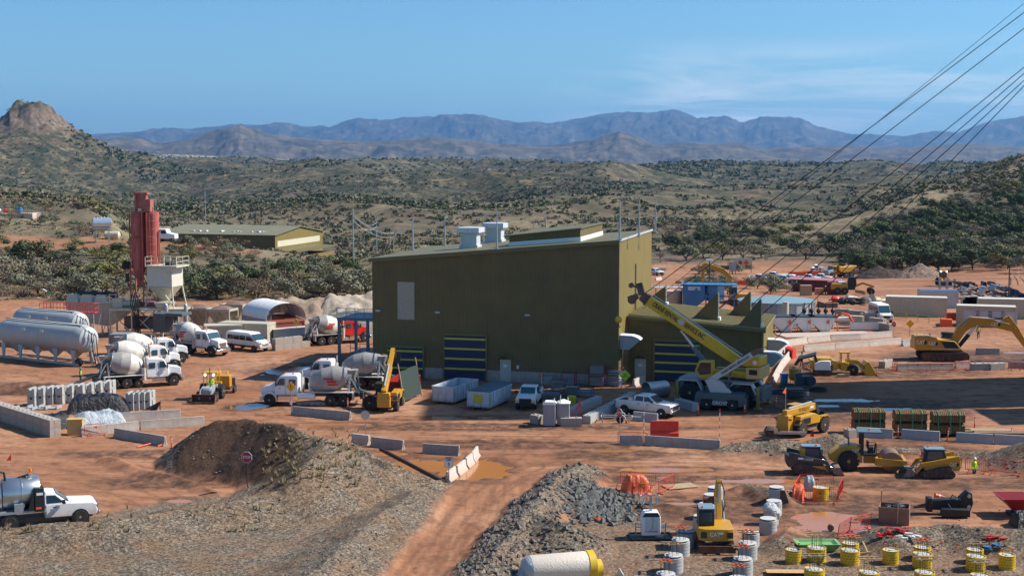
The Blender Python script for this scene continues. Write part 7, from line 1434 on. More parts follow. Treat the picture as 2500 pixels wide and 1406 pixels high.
for k in range(16): x = rnd.uniform(4, Wl - 4); b.box(x, x + .7, 5.0 + rnd.uniform(-1, 1), 5.3 + rnd.uniform(-1, 1), he + .75, he + 1.05)
b.build('roof_light', signw, t); MB().tube([(Wl + 1.0, -4.5, -1), (Wl + 1.0, -4.5, 3.0), (Wl + 1.6, -4.5, 3.4)], .35).build('vent_pipe', whitec, t)
def tankstand(px, py, label):
 x, y, z = G(px, py); t = thing('fuel_tank', label, 'tank', (x, y, z), R(25)); MB().lathe((-2.2, 0, 4.6), (1, 0, 0), [(0, .01), (0, 1.15), (.1, 1.25), (4.2, 1.25), (4.3, 1.15), (4.3, .01)], 24).build('tank', mat('bright_tank', (.66, .70, .74), .25, metal=.7), t); b = MB()
 for sx in (-1.5, 1.5):
  for sy in (-.9, .9): b.bar((sx, sy, -1), (sx, sy, 3.6), .16)
 b.box(-2.2, 2.2, -1.1, 1.1, 3.35, 3.5).build('leg', galv, t); b = MB()
 for k in range(5): b.cyl((-1.8 + .8 * k, 0, 5.8), (-1.8 + .8 * k, 0, 6.15), .15)
 b.build('valve', galv, t)
tankstand(250, 592, 'bright steel tank on tall stilts on the left hillside')
x, y, z = G(274, 585); tag(MB().lathe((-2, 0, 1.1), (1, 0, 0), [(0, .2), (.4, .9), (3.6, .9), (4, .2)], 18).box(-1.2, -.8, -.5, .5, -.3, .6).box(.8, 1.2, -.5, .5, -.3, .6).build('gas_tank', cream, None, (x, y, z)), 'small cream capsule tank right of the stilted tank', 'tank')
x, y, z = G(400, 592); t = thing('haul_truck_tractor', 'old white bonneted lorry parked in front of the warehouse', 'lorry', (x, y, z + .1), R(-10)); MB().prism([(-1.6, .8), (3.2, .8), (3.2, 1.9), (1.4, 2.2), (1.0, 3.1), (-1.4, 3.1)], -1.1, 1.1).build('cab', whitec, t, bevel=.1); MB().prism([(-.2, 2.0), (1.1, 2.0), (.9, 2.8), (-.2, 2.8)], -1.13, 1.13).build('side_window', glass, t)
for xx in (-.6, 2.3):
 for s in (-1, 1): wheel(t, xx, s * .95, .5, .35, s)
x, y, z = G(40, 527); t = thing('fenced_pump_pad', 'fenced pad with small white and blue tanks on the upper left hill', 'pad', (x, y, z), 0); MB().box(-8, 6, -4, 4, -1.0, .8).build('kerb_slab', concw, t); b = MB()
for k in range(13): b.bar((-8 + k * 1.15, -4, .8), (-8 + k * 1.15, -4, 3.4), .08)
b.bar((-8, -4, 3.4), (6, -4, 3.4), .08).build('mesh_fence', mat('green_post', (.10, .16, .13), .6), t)
for k, (xx, mm) in enumerate(((-5, whitec), (-3.2, redp), (-1.6, yellow), (.2, bluep), (1.2, bluep))): MB().cyl((xx, 0, .8), (xx, 0, 2.0 + .5 * (k > 2)), .6).build('drum', mm, t)
def pole(px, base, top, label, arm=True, wood=False, Y=None, r=.16):
 if Y: x, y, z = at(px, base, Y)
 else: x, y, z = G(px, base)
 H = (base - top) / FPX * y; t = thing('utility_pole', label, 'pole', (x, y, z), 0, 'power line poles'); MB().cyl((0, 0, -1), (0, 0, H), r * 1.2, r * .8, 8).build('pole', timberd if wood else galv, t)
 if arm: MB().bar((-1.1, 0, H * .9), (1.1, 0, H * .9), .12).bar((-.8, 0, H * .78), (.8, 0, H * .78), .1).build('cross_arm', galv, t)
 return Vector((x, y, z + H * .9))
pA = pole(503, 598, 467, 'tall grey pole in front of the warehouse roof'); pole(448, 590, 547, 'short pole with cross arm near the white lorry'); pole(626, 560, 517, 'brown pole behind the warehouse ridge', True, True, 520)
pB = pole(863, 650, 510, 'tall pole just left of the big building'); pC = pole(920, 640, 533, 'second pole left of the big building', True, False, 420); pD = pole(961, 640, 560, 'third, shorter pole behind the big building edge', True, False, 430); pole(1303, 590, 535, 'thin pole seen above the building roof', True, False, 520); pole(1203, 600, 545, 'reddish pole behind the roof vents', False, True, 400)
pw = at(860, 548, 470)
for k, (a, b_) in enumerate(((pB, pD), (pB, pC), (pA * 0 + Vector(at(640, 535, 500)), Vector(at(905, 592, 440))))):
 for j in range(2):
  pts = [a + (b_ - a) * q + Vector((0, 0, -j * 1.2 - 4 * q * (1 - q) * 1.5)) for q in np.linspace(0, 1, 10)]
  tag(MB().tube(pts, .05, 5).build('power_line', lgrey), ('sagging wire between the tall pole and the shortest pole', 'sagging wire between the two tallest poles left of the building', 'wire dropping behind the warehouse roof')[k] + (' , upper one' if j == 0 else ', lower one'), 'wire', 'power lines')
def lamp_post(px, base, top, label, gp=G, m=dark, head=True, z=None):
 x, y, z = gp(px, base); H = (base - top) / FPX * y; t = thing('lamp_post', label, 'lamp post', (x, y, z)); MB().cyl((0, 0, 0), (0, 0, H), .13, .09, 10).build('post', m, t); MB().box(-.6, .6, -.3, .3, H, H + .25).build('lamp_head', whitec if head else dark, t)
lamp_post(1731, 745, 636, 'dark lamp post rising behind the blue machinery'); lamp_post(2462, 742, 648, 'black mast with floodlights above the stacked pipes', head=False)
for k in range(3):
 a = Vector(at(2432 + k * 5, 694 + k * 3, 380)); b_ = Vector(at(2560 + k * 8, 605 + k * 10, 330)); tag(MB().tube([a, (a + b_) / 2 + Vector((0, 0, -.4)), b_], .09, 6).build('guy_cable', signw), ('upper', 'middle', 'lowest')[k] + ' of three white cables climbing out at the right edge', 'cable', 'white cables at the right')
# ------------------------------------------------------------------ yard behind the annex
x, y, z = G(1912, 782); rt = 9.6; t = thing('water_tank', 'low round corrugated steel tank with a blue grey roof', 'tank', (X_at(1898, 206), 206, .2), 0); R_ = (1990 - 1806) / 2 / FPX * 206
MB().lathe((0, 0, -.3), (0, 0, 1), [(0, R_), (3.2, R_)], 56).build('shell', mat('corrugated_grey', (.36, .37, .37), .45, var=.1, ridge=('Z', .25, .03)), t); MB().lathe((0, 0, 2.9), (0, 0, 1), [(0, R_ + .12), (.12, R_ + .12), (.55, .05)], 56).build('roof', mat('tank_roof_blue', (.20, .30, .34), .5), t); b = MB()
for k in range(14): a_ = PI + PI * k / 13; b.bar((R_ * 1.01 * math.cos(a_), R_ * 1.01 * math.sin(a_), -.3), (R_ * 1.01 * math.cos(a_), R_ * 1.01 * math.sin(a_), 2.9), .12)
b.build('stiffener', lgrey, t)
for k, (x0, x1) in enumerate(((1878, 1900), (1885, 1941), (1938, 1986), (1981, 2033))):
 if k == 0: continue
 x, y, z = G(x0 + 8, 812); w_ = (x1 - x0) / FPX * y; t = thing('settling_skip', ('', 'left', 'middle', 'right')[k] + ' white sloped settling tank with a dark cover', 'tank', (x, y, z), R(2), 'white settling tanks')
 MB().prism([(-.6, 2.1), (w_ - .2, 2.1), (w_ - .3, 1.4), (w_ - .9, .1), (.9, .1), (-.2, 1.3)], 0, 2.4).build('body', whitec, t); MB().box(-.7, w_ - .1, -.1, 2.5, 2.1, 2.25).build('cover', mat('dark_blue_cover', (.03, .06, .09), .5), t)
 b = MB()
 for q in (.52, .68, .84): b.prism([(w_ * q, 2.0), (w_ * q + .25, 2.0), (w_ * q + .12, .2)], -.1, 0)
 b.build('gusset', whitec, t); MB().box(w_ * .55, w_ * .55 + .35, -.12, -.1, 1.2, 1.7).build('warning_plate', orangep, t)
A = G(1880, 824); Bq = G(2060, 812); b = MB().box(0, 13.0, 0, 4.4, -.1, .12); tag(b.build('concrete_slab', concw, None, (A[0] + 2, A[1] - .6, A[2]), R(10)), 'pale concrete slab under the white settling tanks', 'slab')
x, y, z = G(1990, 803); t = thing('valve_manifold', 'row of black valves on white pipes above the settling tanks', 'pipework', (x, y + 1.0, z - .3), 0); MB().cyl((-5, 0, 1.6), (5, 0, 1.6), .35).cyl((-5, .8, 1.3), (5, .8, 1.3), .3).build('header_pipe', whitec, t)
for k in range(5): xx = -2.6 + k * 1.0 + 1.2; MB().cyl((xx, -.2, .6), (xx, -.2, 3.0), .17, .12).cyl((xx, -.2, 3.0), (xx, -.2, 3.9), .07).lathe((xx, -.2, 2.4), (0, 0, 1), [(0, .15), (.2, .3), (.5, .3), (.7, .12)], 10).build('valve', black, t)
MB().tube([(3.0, -.3, 1.8), (3.8, -.4, 2.4), (4.8, -.4, 2.2), (5.4, -.4, 1.2)], .18).build('orange_pipe', orangep, t); MB().cyl((-4.0, 0, 1.5), (-4.0, 0, 4.0), .45).build('air_vessel', cream, t)
x, y, z = G(2068, 806); simple('board_stack', 'tilted stack of pale slatted boards right of the settling tanks', 'stack', 2075, 800, lambda b: [b.box(-1.9, 1.9, -.5, .5, .3 + .22 * k, .42 + .22 * k, ry=.05) for k in range(7)] and b, cream, 0, G)
x, y, z = G(2110, 806); t = thing('white_planter_box', 'long white open box with debris inside beside the curved low wall', 'box', (x, y, z), R(0)); MB().box(-1.9, 1.9, -.5, .5, .1, 1.15).build('body', whitec, t); MB().box(-1.8, 1.8, -.45, .45, 1.14, 1.2).build('debris', dark, t)
for i, p in enumerate(((2060, 772), (2092, 776), (2120, 784), (2142, 795), (2160, 808))):
 x, y, z = G(*p); block((x, y, z - .1), R(-30 - 8 * i), ('first', 'second', 'third', 'fourth', 'last')[i] + ' block of the curved low wall left of the minibus', 2.6, .75, 1.2, conc, 'curved low block wall')
t = thing('blue_process_plant', 'bright blue steel thickener plant with hoppers and walkways behind the annex roof', 'machinery', (X_at(1715, 222), 222, gh(X_at(1715, 222), 222)), R(-8)); t.scale = (.88, .88, .74); MB().prism([(-3.3, 5.6), (.6, 5.6), (.6, 2.6), (-1.2, .8), (-2.7, .8), (-3.3, 2.8)], -1.6, 1.6).build('hopper', bluep, t); MB().lathe((2.0, 0, 2.4), (0, 0, 1), [(0, 1.5), (3.2, 1.6)], 12).build('round_tank', bluep, t); MB().box(2.8, 4.0, -1.4, 1.4, 2.6, 5.6).build('side_tank', mat('light_blue_panel', (.25, .50, .70), .4), t); b = MB()
for xx in (-3.2, -1.0, .8, 2.5, 5.8): b.bar((xx, -1.5, 0), (xx, -1.5, 4.0), .22).bar((xx, 1.5, 0), (xx, 1.5, 4.0), .22)
b.box(-3.6, 6.2, -1.7, 1.7, 5.7, 5.85).bar((-3, -1.5, .3), (-.8, -1.6, 5.0), .4).bar((.7, -1.5, 3.4), (6.0, -1.5, 3.4), .3).bar((2.6, -1.5, .2), (5.7, -1.5, 3.4), .15).build('frame', bluep, t); b = MB()
for xx in np.linspace(-3.6, 6.2, 11): b.bar((xx, -1.7, 5.8), (xx, -1.7, 6.9), .06)
b.bar((-3.6, -1.7, 6.9), (6.2, -1.7, 6.9), .06).bar((-3.6, -1.7, 6.3), (6.2, -1.7, 6.3), .06).build('railing', mat('light_blue_rail', (.25, .5, .65), .5), t); MB().box(-2.4, -.2, -1.66, -1.61, 4.6, 5.4).build('pale_panel', mat('sky_panel', (.45, .65, .75), .4), t)
simple('tan_storage_tank', 'tan round tank left of the blue plant', 'tank', 1641, 752, lambda b: b.lathe((0, 0, -.5), (0, 0, 1), [(0, 1.6), (3.3, 1.6), (3.4, .1)], 28), mat('tan_tank', (.60, .44, .30), .5), 0, G)
t = thing('steel_walkway', 'light grey steel gangway structure above the tan tank', 'gangway', (X_at(1610, 232), 232, gh(X_at(1610, 232), 232)), 0); t.scale = (1, 1, .5); b = MB().box(-1, 7.2, -1, 1, 6.6, 6.75)
for xx in np.linspace(-1, 7.2, 9): b.bar((xx, -1, 6.7), (xx, -1, 7.9), .07)
for xx in (-.5, 3.5, 7): b.bar((xx, 0, 0), (xx, 0, 6.6), .2)
b.bar((-1, -1, 7.9), (7.2, -1, 7.9), .07).bar((-1, -1, 7.3), (7.2, -1, 7.3), .07).build('frame', lgrey, t)
def far_barrier(px, py, label, L=3.4, m=orangep, rz=0): x, y, z = G(px, py); tag(MB().prism([(-.3, 0), (.3, 0), (.2, .5), (.16, 1.1), (-.16, 1.1), (-.2, .5)], -L / 2, L / 2, axis='x').box(-L / 2, -L / 2 + .1, -.25, .25, 0, 1.15).build('plastic_barrier', m, None, (x, y, z), rz, bevel=.05), label, 'barrier', 'far orange plastic barriers')
for k in range(4): far_barrier(1799 + k * 11.5, 694 + k * .8, ('leftmost', 'second', 'third', 'rightmost')[k] + ' orange barrier in the row before the far white pickups', 2.2)
for q in ((1947, 673, 'left orange barrier by the far toilet cubicles', 5.0), (1961, 673, 'tilted orange barrier beside the left one by the far cubicles', 2.0), (1979, 671, 'middle orange barrier by the far toilet cubicles', 4.6), (2001, 672, 'right orange barrier beside the dump truck', 4.4)): far_barrier(*q)
J((1606, 661), (1627, 661), 'white barrier beyond the tall building corner', concw, gp=G); J((1603, 685), (1617, 684), 'second white barrier beyond the tall building corner', concw, gp=G)
for px, py, lb, lc in ((1780, 668, 'grey message board standing in the far yard', greyp), (1793, 664, 'large tan notice board carrying far signs', cream)):
 x, y, z = G(px, py + 2); t = thing('notice_board', lb, 'board', (x, y, z)); w_ = 2.0 if lc is greyp else 5.0; MB().box(0, w_, 0, .15, .9, 4.2 if w_ > 3 else 3.6).build('board', lc, t); MB().box(.1, .3, 0, .15, 0, .9).box(w_ - .3, w_ - .1, 0, .15, 0, .9).build('post', timber, t)
 if w_ > 3: MB().lathe((1.6, -.05, 2.9), (0, -1, 0), [(0, .6), (.03, .6)], 8).build('stop_disc', signr, t); MB().prism([(3.4, 3.7), (4.2, 2.9), (3.4, 2.1), (2.6, 2.9)], -.1, -.02).build('orange_diamond', orangep, t)
x, y, z = G(1931, 712); t = thing('red_shed', 'long dark red metal shed with a pale pink roof in the back yard', 'building', (x, y, z), R(-12)); Ls = 9.6 * 1.05; MB().prism([(0, 0), (Ls, 0), (Ls, 2.3), (0, 2.5)], 0, 5.0).build('wall', mat('dark_red_wall', (.16, .03, .03), .6, ridge=('X', .3, .03)), t); MB().prism([(-.4, 2.5), (Ls + .2, 2.3), (Ls + .2, 2.42), (-.4, 2.64)], -.5, 5.3).build('roof', mat('pink_red_roof', (.42, .16, .15), .5, ridge=('X', .35, .02)), t); MB().box(0, .4, -.08, -.01, 0, 2.4).build('door_jamb', lgrey, t)
container((2021, 719), 'weathered red container at the right end of the red shed', R(-10), 2.3, 2.4, 2.5, cr_, G); container((2047, 720), 'grey white container between the red one and the grader', R(-10), 1.3, 2.4, 2.5, cl_, G)
simple('tan_kiosk', 'tan site kiosk with a white door before the red shed', 'kiosk', 1971, 722, lambda b: b.box(-1.2, .9, 0, 1.4, 0, 2.0), timber, 0, G); simple('yellow_generator', 'yellow generator beside the tan kiosk', 'generator', 2001, 720, lambda b: b.box(-.8, .8, 0, 1, 0, 1.3), caty, 0, G)
BG = 'beige storage containers on the right'
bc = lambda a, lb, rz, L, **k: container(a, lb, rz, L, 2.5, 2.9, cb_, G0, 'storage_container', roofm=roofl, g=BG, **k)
bc((2162, 770), 'long beige container left of the orange barriers', R(-16.5), 8.8); bc((2335, 795), 'beige container with four pale roll up doors', R(-17), 7.9, doors=4)
container((2389, 776), 'beige container behind the one with roll up doors', R(-13), 8.5, 2.5, 2.9, cb_, G0, 'storage_container', roofm=roofl, g=BG); container((2245, 752), 'pale container with a blue roof behind the long beige one', R(-8), 6.0, 2.4, 2.9, cl_, G, 'storage_container', roofm=mat('blue_roof', (.06, .15, .30), .5), g=BG)
for i, (px, py, lb) in enumerate(((2311, 797, 'lower orange plastic tank between the beige containers'), (2325, 790, 'upper orange plastic tank beside the beige container end'))):
 x, y, _ = G0(px, py); tag(MB().box(-.9, .7, -.4, .4, 0, 1.1).box(-.7, -.4, -.42, .42, .3, .8).build('orange_tank', orangep, None, (x, y, i * .5), 0, bevel=.08), lb, 'tank')
for k in range(4):
 A = G0(2182 + 27 * k, 778 + 4 * k); L = 1.7; t = thing('yellow_railing', ('leftmost', 'second', 'third', 'rightmost')[k] + ' yellow rail section before the long beige container', 'railing', (A[0], A[1] - .6, 0), R(-16), 'yellow rail sections'); b = MB()
 for xx in (0, L): b.bar((xx, 0, 0), (xx, 0, 1.1), .05)
 b.bar((0, 0, 1.1), (L, 0, 1.1), .05).bar((0, 0, .6), (L, 0, .6), .04).build('rail', yellow, t)
cl = [(2078, 742, 'coil'), (2103, 744, 'coil'), (2117, 738, 'coil'), (2058, 742, 'bag'), (2072, 735, 'bag'), (2140, 741, 'pile'), (2040, 737, 'bag')]
for i, (px, py, kd) in enumerate(cl):
 x, y, z = G(px, py); b = MB(); rnd = random.Random(i + 3)
 if kd == 'coil':
  for q in range(6): b.torus((rnd.uniform(-.2, .2), 0, .25 + .14 * q), (rnd.uniform(-.2, .2), .2, 1), 1.3 - .07 * q, .08, 24, 6)
  tag(b.build('pipe_coil', [black, rope, lgrey][i % 3], None, (x, y, z)), ['large black pipe coil behind the round tank', 'dark pipe coil in the middle of the laydown clutter', 'grey pipe coil farthest right in the clutter'][i % 3], 'coil')
 else:
  b.sphere((0, 0, .5), .9, 10, 0, .7, .18, rnd).sphere((1.0, .2, .4), .7, 10, 0, .7, .2, rnd).bar((-1.2, 0, .3), (1.4, .4, .8), .2); tag(b.build('sacks', [concw, cream, redp, mat('dark_pile', (.04, .05, .05), .6)][i % 4], None, (x, y, z)), ['pale sacks left in the laydown clutter', 'cream wrapped goods in the laydown clutter', 'red wrapped goods in the laydown clutter', 'dark covered heap next to the long container'][i % 4] + ('' if i != 6 else ' , leftmost'), 'sacks')
J((1992, 748), (2015, 752), 'dark barrier left of the laydown clutter', mat('dark_concrete', (.16, .12, .10), .9), gp=G); J((2016, 752), (2046, 752), 'dark barrier in front of the laydown clutter', MATS['dark_concrete'], gp=G)
for i, (px, py, w_, h_, m_, lb) in enumerate(((2300, 720, 2.2, 3.0, galv, 'grey pipe rack with short arms beyond the containers'), (2318, 722, 1.8, 2.8, galv, 'second grey pipe rack beyond the containers'), (2345, 728, 3.0, 3.2, dark, 'dark tangled drill stack beyond the containers'), (2375, 730, 4.0, 2.6, lgrey, 'white wrapped bundles beyond the containers'), (2395, 726, 4.2, 3.2, black, 'black tube stack beyond the containers'),
  (2430, 728, 2.0, 3.0, lgrey, 'white palleted goods right of the black tubes'), (2455, 730, 4.4, 2.4, mat('slate_stack', (.12, .15, .16), .6), 'slate grey pipe stack at the right edge'), (2488, 732, 4.5, 2.2, mat('navy_sheet', (.02, .04, .09), .6), 'navy sheeted stack at the right edge'), (2390, 742, 6.0, 1.6, beige, 'low beige crates in front of the black tubes'), (2440, 745, 5.0, 1.4, greyp, 'low grey frames near the right edge'))):
 x, y, z = G(px, py); b = MB(); rnd = random.Random(i)
 if i < 2:
  for zz in (.6, 1.6, 2.6): b.box(-w_ / 2 - .8, w_ / 2 + .8, -.1, .1, zz, zz + .15)
  b.bar((-.5, 0, 0), (-.5, 0, h_ + .4), .35).bar((.9, 0, 0), (.9, 0, h_ + .4), .35)
 else:
  for k in range(int(10 + w_ * 3)): zz = rnd.uniform(.1, h_ - .3); xx = rnd.uniform(-w_ / 2, w_ / 2); b.cyl((xx, -1.2, zz), (xx + rnd.uniform(-.2, .2), 1.2, zz), rnd.uniform(.12, .28), n=8) if i != 8 else b.box(xx, xx + 1.2, -.6, .6, 0, rnd.uniform(.5, 1.4))
 tag(b.build('material_rack' if i < 2 else 'material_stack', m_, None, (x, y, z)), lb, 'stack')
# ------------------------------------------------------------------ mats, timber, foreground goods
matm = mat('rusty_mesh_mat', (.20, .115, .04), .75, var=.4, scale=4, stain=((.34, .22, .07), .5))
for k, px in enumerate((2128, 2230, 2323)):
 x, y, _ = G0(px, 1062 + 4 * k); t = thing('steel_mat_bundle', ('left', 'middle', 'right')[k] + ' banded bundle of curved rusty mesh mats', 'bundle', (x, y + 1.3, 0), R(-2), 'banded steel mat bundles')
 for tier in range(2):
  b = MB()
  for i in range(17): xx = -1.3 + .163 * i; b.prism([(-.7, .3 + .95 * tier), (.7, .3 + .95 * tier), (.7, .95 + .95 * tier), (.35, 1.18 + .95 * tier), (-.35, 1.18 + .95 * tier), (-.7, .95 + .95 * tier)], xx - .05, xx + .05, axis='x')
  b.box(-1.3, 1.3, -.6, .6, .32 + .95 * tier, 1.0 + .95 * tier).build('mat_stack', matm, t)
 for xx in (-.95, .1, .9): MB().prism([(-.74, .25), (.74, .25), (.74, 1.92), (.37, 2.17), (-.37, 2.17), (-.74, 1.92)], xx - .025, xx + .025, axis='x').build('green_strap', mat('green_strap', (.05, .28, .15), .5), t)
for k, (px, py, lb) in enumerate(((2400, 1058, 'pale plank bundle right of the mat bundles'), (2440, 1064, 'long brown plank bundle behind the right barriers'), (2300, 1058, 'plank pack under the right mat bundle'))):
 x, y, _ = G0(px, py); b = MB()
 for i in range(4): b.box(-2.6, 2.6, -.55 + .28 * i, -.3 + .28 * i, .1, .22).box(-2.3 + .1 * i, 2.5, -.5 + .28 * i, -.25 + .28 * i, .24, .36)
 tag(b.build('plank_bundle', [timber, timberd, timber][k], None, (x, y, 0), R(-4)), lb, 'planks')
simple('plywood_sheet', 'tan plywood sheet lying flat right of the left orange tarpaulin', 'sheet', 1660, 1188, lambda b: b.box(-1.2, 1.2, -.7, .7, .05, .09), timber, R(20), G0); simple('plywood_sheet', 'orange flecked board lying on the gravel between the column rows', 'sheet', 1925, 1396, lambda b: b.box(-1.3, 1.3, -.35, .35, .04, .07), mat('flecked_board', (.55, .33, .16), .8), R(-2), G0)
otarp = mat('orange_tarp', (.75, .12, .03), .45, var=.15, bump=.06, scale=1.0)
heap('orange_tarpaulin', 'orange tarpaulin thrown over the caged column left of the light tower', 'tarpaulin', (1522, 1208), (1586, 1206), 1.8, 1.4, otarp, 31, .22); heap('orange_tarpaulin', 'orange tarpaulin slumped on the left of the yellow ringed column', 'tarpaulin', (1940, 1226), (1972, 1228), 2.4, 1.1, otarp, 33, .22)
heap('grey_sheet', 'grey crumpled sheet behind the yellow ringed column', 'sheeting', (1968, 1200), (1992, 1200), 1.2, 1.2, greyp, 35, .2); heap('plastic_sheeting', 'dark wrapped bundle at the lower right edge under the red hopper', 'sheeting', (2480, 1290), (2530, 1290), 1.6, 1.0, btarp, 37, .4)
ctop = mat('pale_column_top', (.52, .50, .47), .85, var=.12)
cside = mat('cast_column', (.40, .395, .385), .8, var=.12, scale=2, stain=((.28, .27, .26), .5), ridge=('Z', .22, .006))
ywrap = mat('printed_yellow_wrap', (.68, .43, .02), .45, var=.12, scale=3)
def column(px, base, dia, label, kind, rebar=0, H=.95, w_=None, seed=0):
 x, y, _ = G0(px, base - dia * 5.5); z = min(gh(x, y), .25); t = thing('concrete_column', label, 'column', (x, y, z - .05), 0, 'grey cast columns' if kind == 'g' else 'columns wrapped in yellow forms'); r = dia / 2; rnd = random.Random(seed + px)
 if kind == 'g': MB().lathe((0, 0, -.1), (0, 0, 1), [(0, r), (H + .08, r), (H + .1, r - .02), (H + .1, .01)], 32).build('shaft', cside, t)
 else:
  MB().lathe((0, 0, .0), (0, 0, 1), [(0, r), (H, r), (H, r - .05), (H - .05, r - .06), (H - .05, .01)], 32).build('form', ywrap, t); b = MB()
  for j in range(6):
   for i in range(18):
    a = 2 * PI * i / 18 + .12 * j; a2 = a + .22; z0 = .12 + j * .16
    if rnd.random() < .85: b.add([((r + .004) * math.cos(q), (r + .004) * math.sin(q), zz) for q, zz in ((a, z0), (a2, z0), (a2, z0 + .03), (a, z0 + .03))], [(0, 1, 2, 3)])
  b.build('printed_marks', signk, t)
 MB().lathe((0, 0, H + (.0 if kind == 'g' else -.05)), (0, 0, 1), [(.1 if kind == 'g' else 0, r - .03), (.104 if kind == 'g' else .01, .01)], 28).build('top_face', ctop, t)
 if rebar:
  b = MB(); n = 7 if rebar != 3 else 2; hh = .8 if rebar != 3 else .3
  for i in range(n): a = 2 * PI * i / n; q = .30; b.cyl((q * math.cos(a), q * math.sin(a) * .8, H - .1), (q * math.cos(a), q * math.sin(a) * .8, H + hh), .014, n=5)
  b.build('anchor_bolt', dark, t)
  if rebar in (1, 2): b = MB(); zz = H + hh - .04; b.box(-.62, .62, -.26, -.2, zz, zz + .05).box(-.62, .62, .2, .26, zz, zz + .05).box(-.34, -.24, -.32, .32, zz - .06, zz).box(.24, .34, -.32, .32, zz - .06, zz).build('timber_template', timber, t)
  if rebar in (2, 3):
   b = MB()
   for i in range(n): a = 2 * PI * i / n; b.box(.30 * math.cos(a) - .06, .30 * math.cos(a) + .06, .24 * math.sin(a) - .06, .24 * math.sin(a) + .06, H + hh, H + hh + .07)
   b.build('orange_cap', orangep, t)
 return t
gc = [(1746, 1228, 1.08, 0), (1736, 1246, 1.08, 0), (1724, 1270, 1.08, 0), (1712, 1300, 1.08, 0), (1674, 1339, 1.1, 0), (1661, 1361, 1.14, 2), (1644, 1397, 1.16, 1), (1625, 1432, 1.16, 2)]
names = ('farthest', 'second farthest', 'third farthest', 'fourth', 'fifth', 'sixth', 'seventh', 'nearest')
for k, (a, b_, d, rb) in enumerate(gc): column(a, b_, d, f"{names[k]} grey column in the row left of the small excavator", 'g', rb, seed=k)
gc = [(1895, 1236, 1.08, 0), (1889, 1262, 1.08, 0), (1882, 1284, 1.0, 0), (1875, 1307, 1.12, 0), (1832, 1341, 1.1, 0), (1825, 1369, 1.16, 2), (1813, 1404, 1.18, 2), (1802, 1440, 1.18, 2)]
for k, (a, b_, d, rb) in enumerate(gc): column(a, b_, d, f"{names[k]} grey column in the row right of the small excavator" + (', wrapped in clear plastic' if k == 2 else ''), 'g', rb, seed=k)
x, y, _ = G0(1882, 1278); o = MB().sphere((-.1, 0, 1.05), .5, 14, 0, .8, .12, random.Random(2)).sphere((.2, 0, .7), .46, 14, 0, 1.1, .1, random.Random(3)).build('plastic_wrap', mat('clear_wrap', (.62, .64, .64), .25, var=.2, bump=.1, scale=3), None, (x, y, gh(x, y))); tag(o, 'crumpled clear plastic bag wrapped over one grey column', 'wrap')
yc = [(1937, 1376, .98, 3, 'at the left end of the yellow group'), (1993, 1374, 1.15, 1, 'behind the left front yellow column'), (1988, 1418, 1.18, 1, 'cut by the bottom edge on the left'), (2076, 1360, 1.0, 0, 'behind the centre left pair'), (2075, 1380, 1.15, 2, 'in front of the centre left pair'), (2121, 1424, 1.18, 1, 'cut by the bottom edge in the centre'), (2174, 1377, .98, 3, 'standing alone in the middle'),
   (2251, 1370, .98, 0, 'hidden behind the centre right trio'), (2251, 1388, 1.15, 2, 'middle of the centre right trio'), (2257, 1424, 1.16, 1, 'front of the centre right trio'), (2233, 1440, 1.0, 3, 'only its caps showing at the bottom edge'), (2380, 1376, .98, 0, 'behind the right hand trio'), (2382, 1393, 1.15, 1, 'middle of the right hand trio'), (2393, 1430, 1.16, 1, 'front of the right hand trio'), (2458, 1388, .98, 3, 'at the far right of the yellow group')]
for k, (a, b_, d, rb, lb) in enumerate(yc): column(a, b_, d, 'yellow wrapped column ' + lb, 'y', rb, .88 if d > 1.1 else .84, seed=k)
column(2003, 1226, 1.1, 'yellow ringed column inside the square of red fence panels', 'y', 3, 1.0); column(1567, 1208, 1.0, 'yellow wrapped column under the left orange tarpaulin', 'y', 0, .9)
simple('green_bin', 'lime green shallow skip of rubble behind the left yellow columns', 'skip', 1996, 1344, lambda b: b.rings([[(-1.0, -.5, .0), (1.0, -.5, .0), (1.0, .5, .0), (-1.0, .5, .0)], [(-1.35, -.7, .5), (1.35, -.7, .5), (1.35, .7, .5), (-1.35, .7, .5)], [(-1.2, -.6, .5), (1.2, -.6, .5), (1.2, .6, .5), (-1.2, .6, .5)], [(-1.0, -.5, .35), (1.0, -.5, .35), (1.0, .5, .35), (-1.0, .5, .35)]]), mat('lime_paint', (.20, .42, .15), .5), 0, G0, .3)
simple('pallet', 'open timber pallet frame lying between the yellow columns', 'frame', 2118, 1352, lambda b: b.bar((-1, 0, .1), (1, 0, .1), .1).bar((-1, .7, .1), (1, .7, .1), .1).bar((-1, 0, .1), (-1, .7, .1), .1).bar((0, 0, .1), (0, .7, .6), .1).bar((1, 0, .1), (1, .7, .1), .1), timber, R(12))
for k, (px, py) in enumerate(((2155, 1343), (2215, 1346), (2190, 1340), (2430, 1352), (2420, 1358))):
 x, y, _ = G0(px, py); b = MB(); rnd = random.Random(k)
 for i in range(8): b.box(*(lambda a, c: (a, a + .45, c, c + .2))(rnd.uniform(-.7, .5), rnd.uniform(-.2, .3)), .03 + .04 * i, .08 + .04 * i, rz=rnd.uniform(-1, 1))
 tag(b.build('litter_pile', [redp, whitec, signr, redp, bluep][k], None, (x, y, gh(x, y))), ['red and pink scraps behind the lone yellow column', 'white scraps between the yellow columns', 'dark red scraps by the lone yellow column', 'red scraps left of the far right column', 'blue scraps left of the far right column'][k], 'scraps')
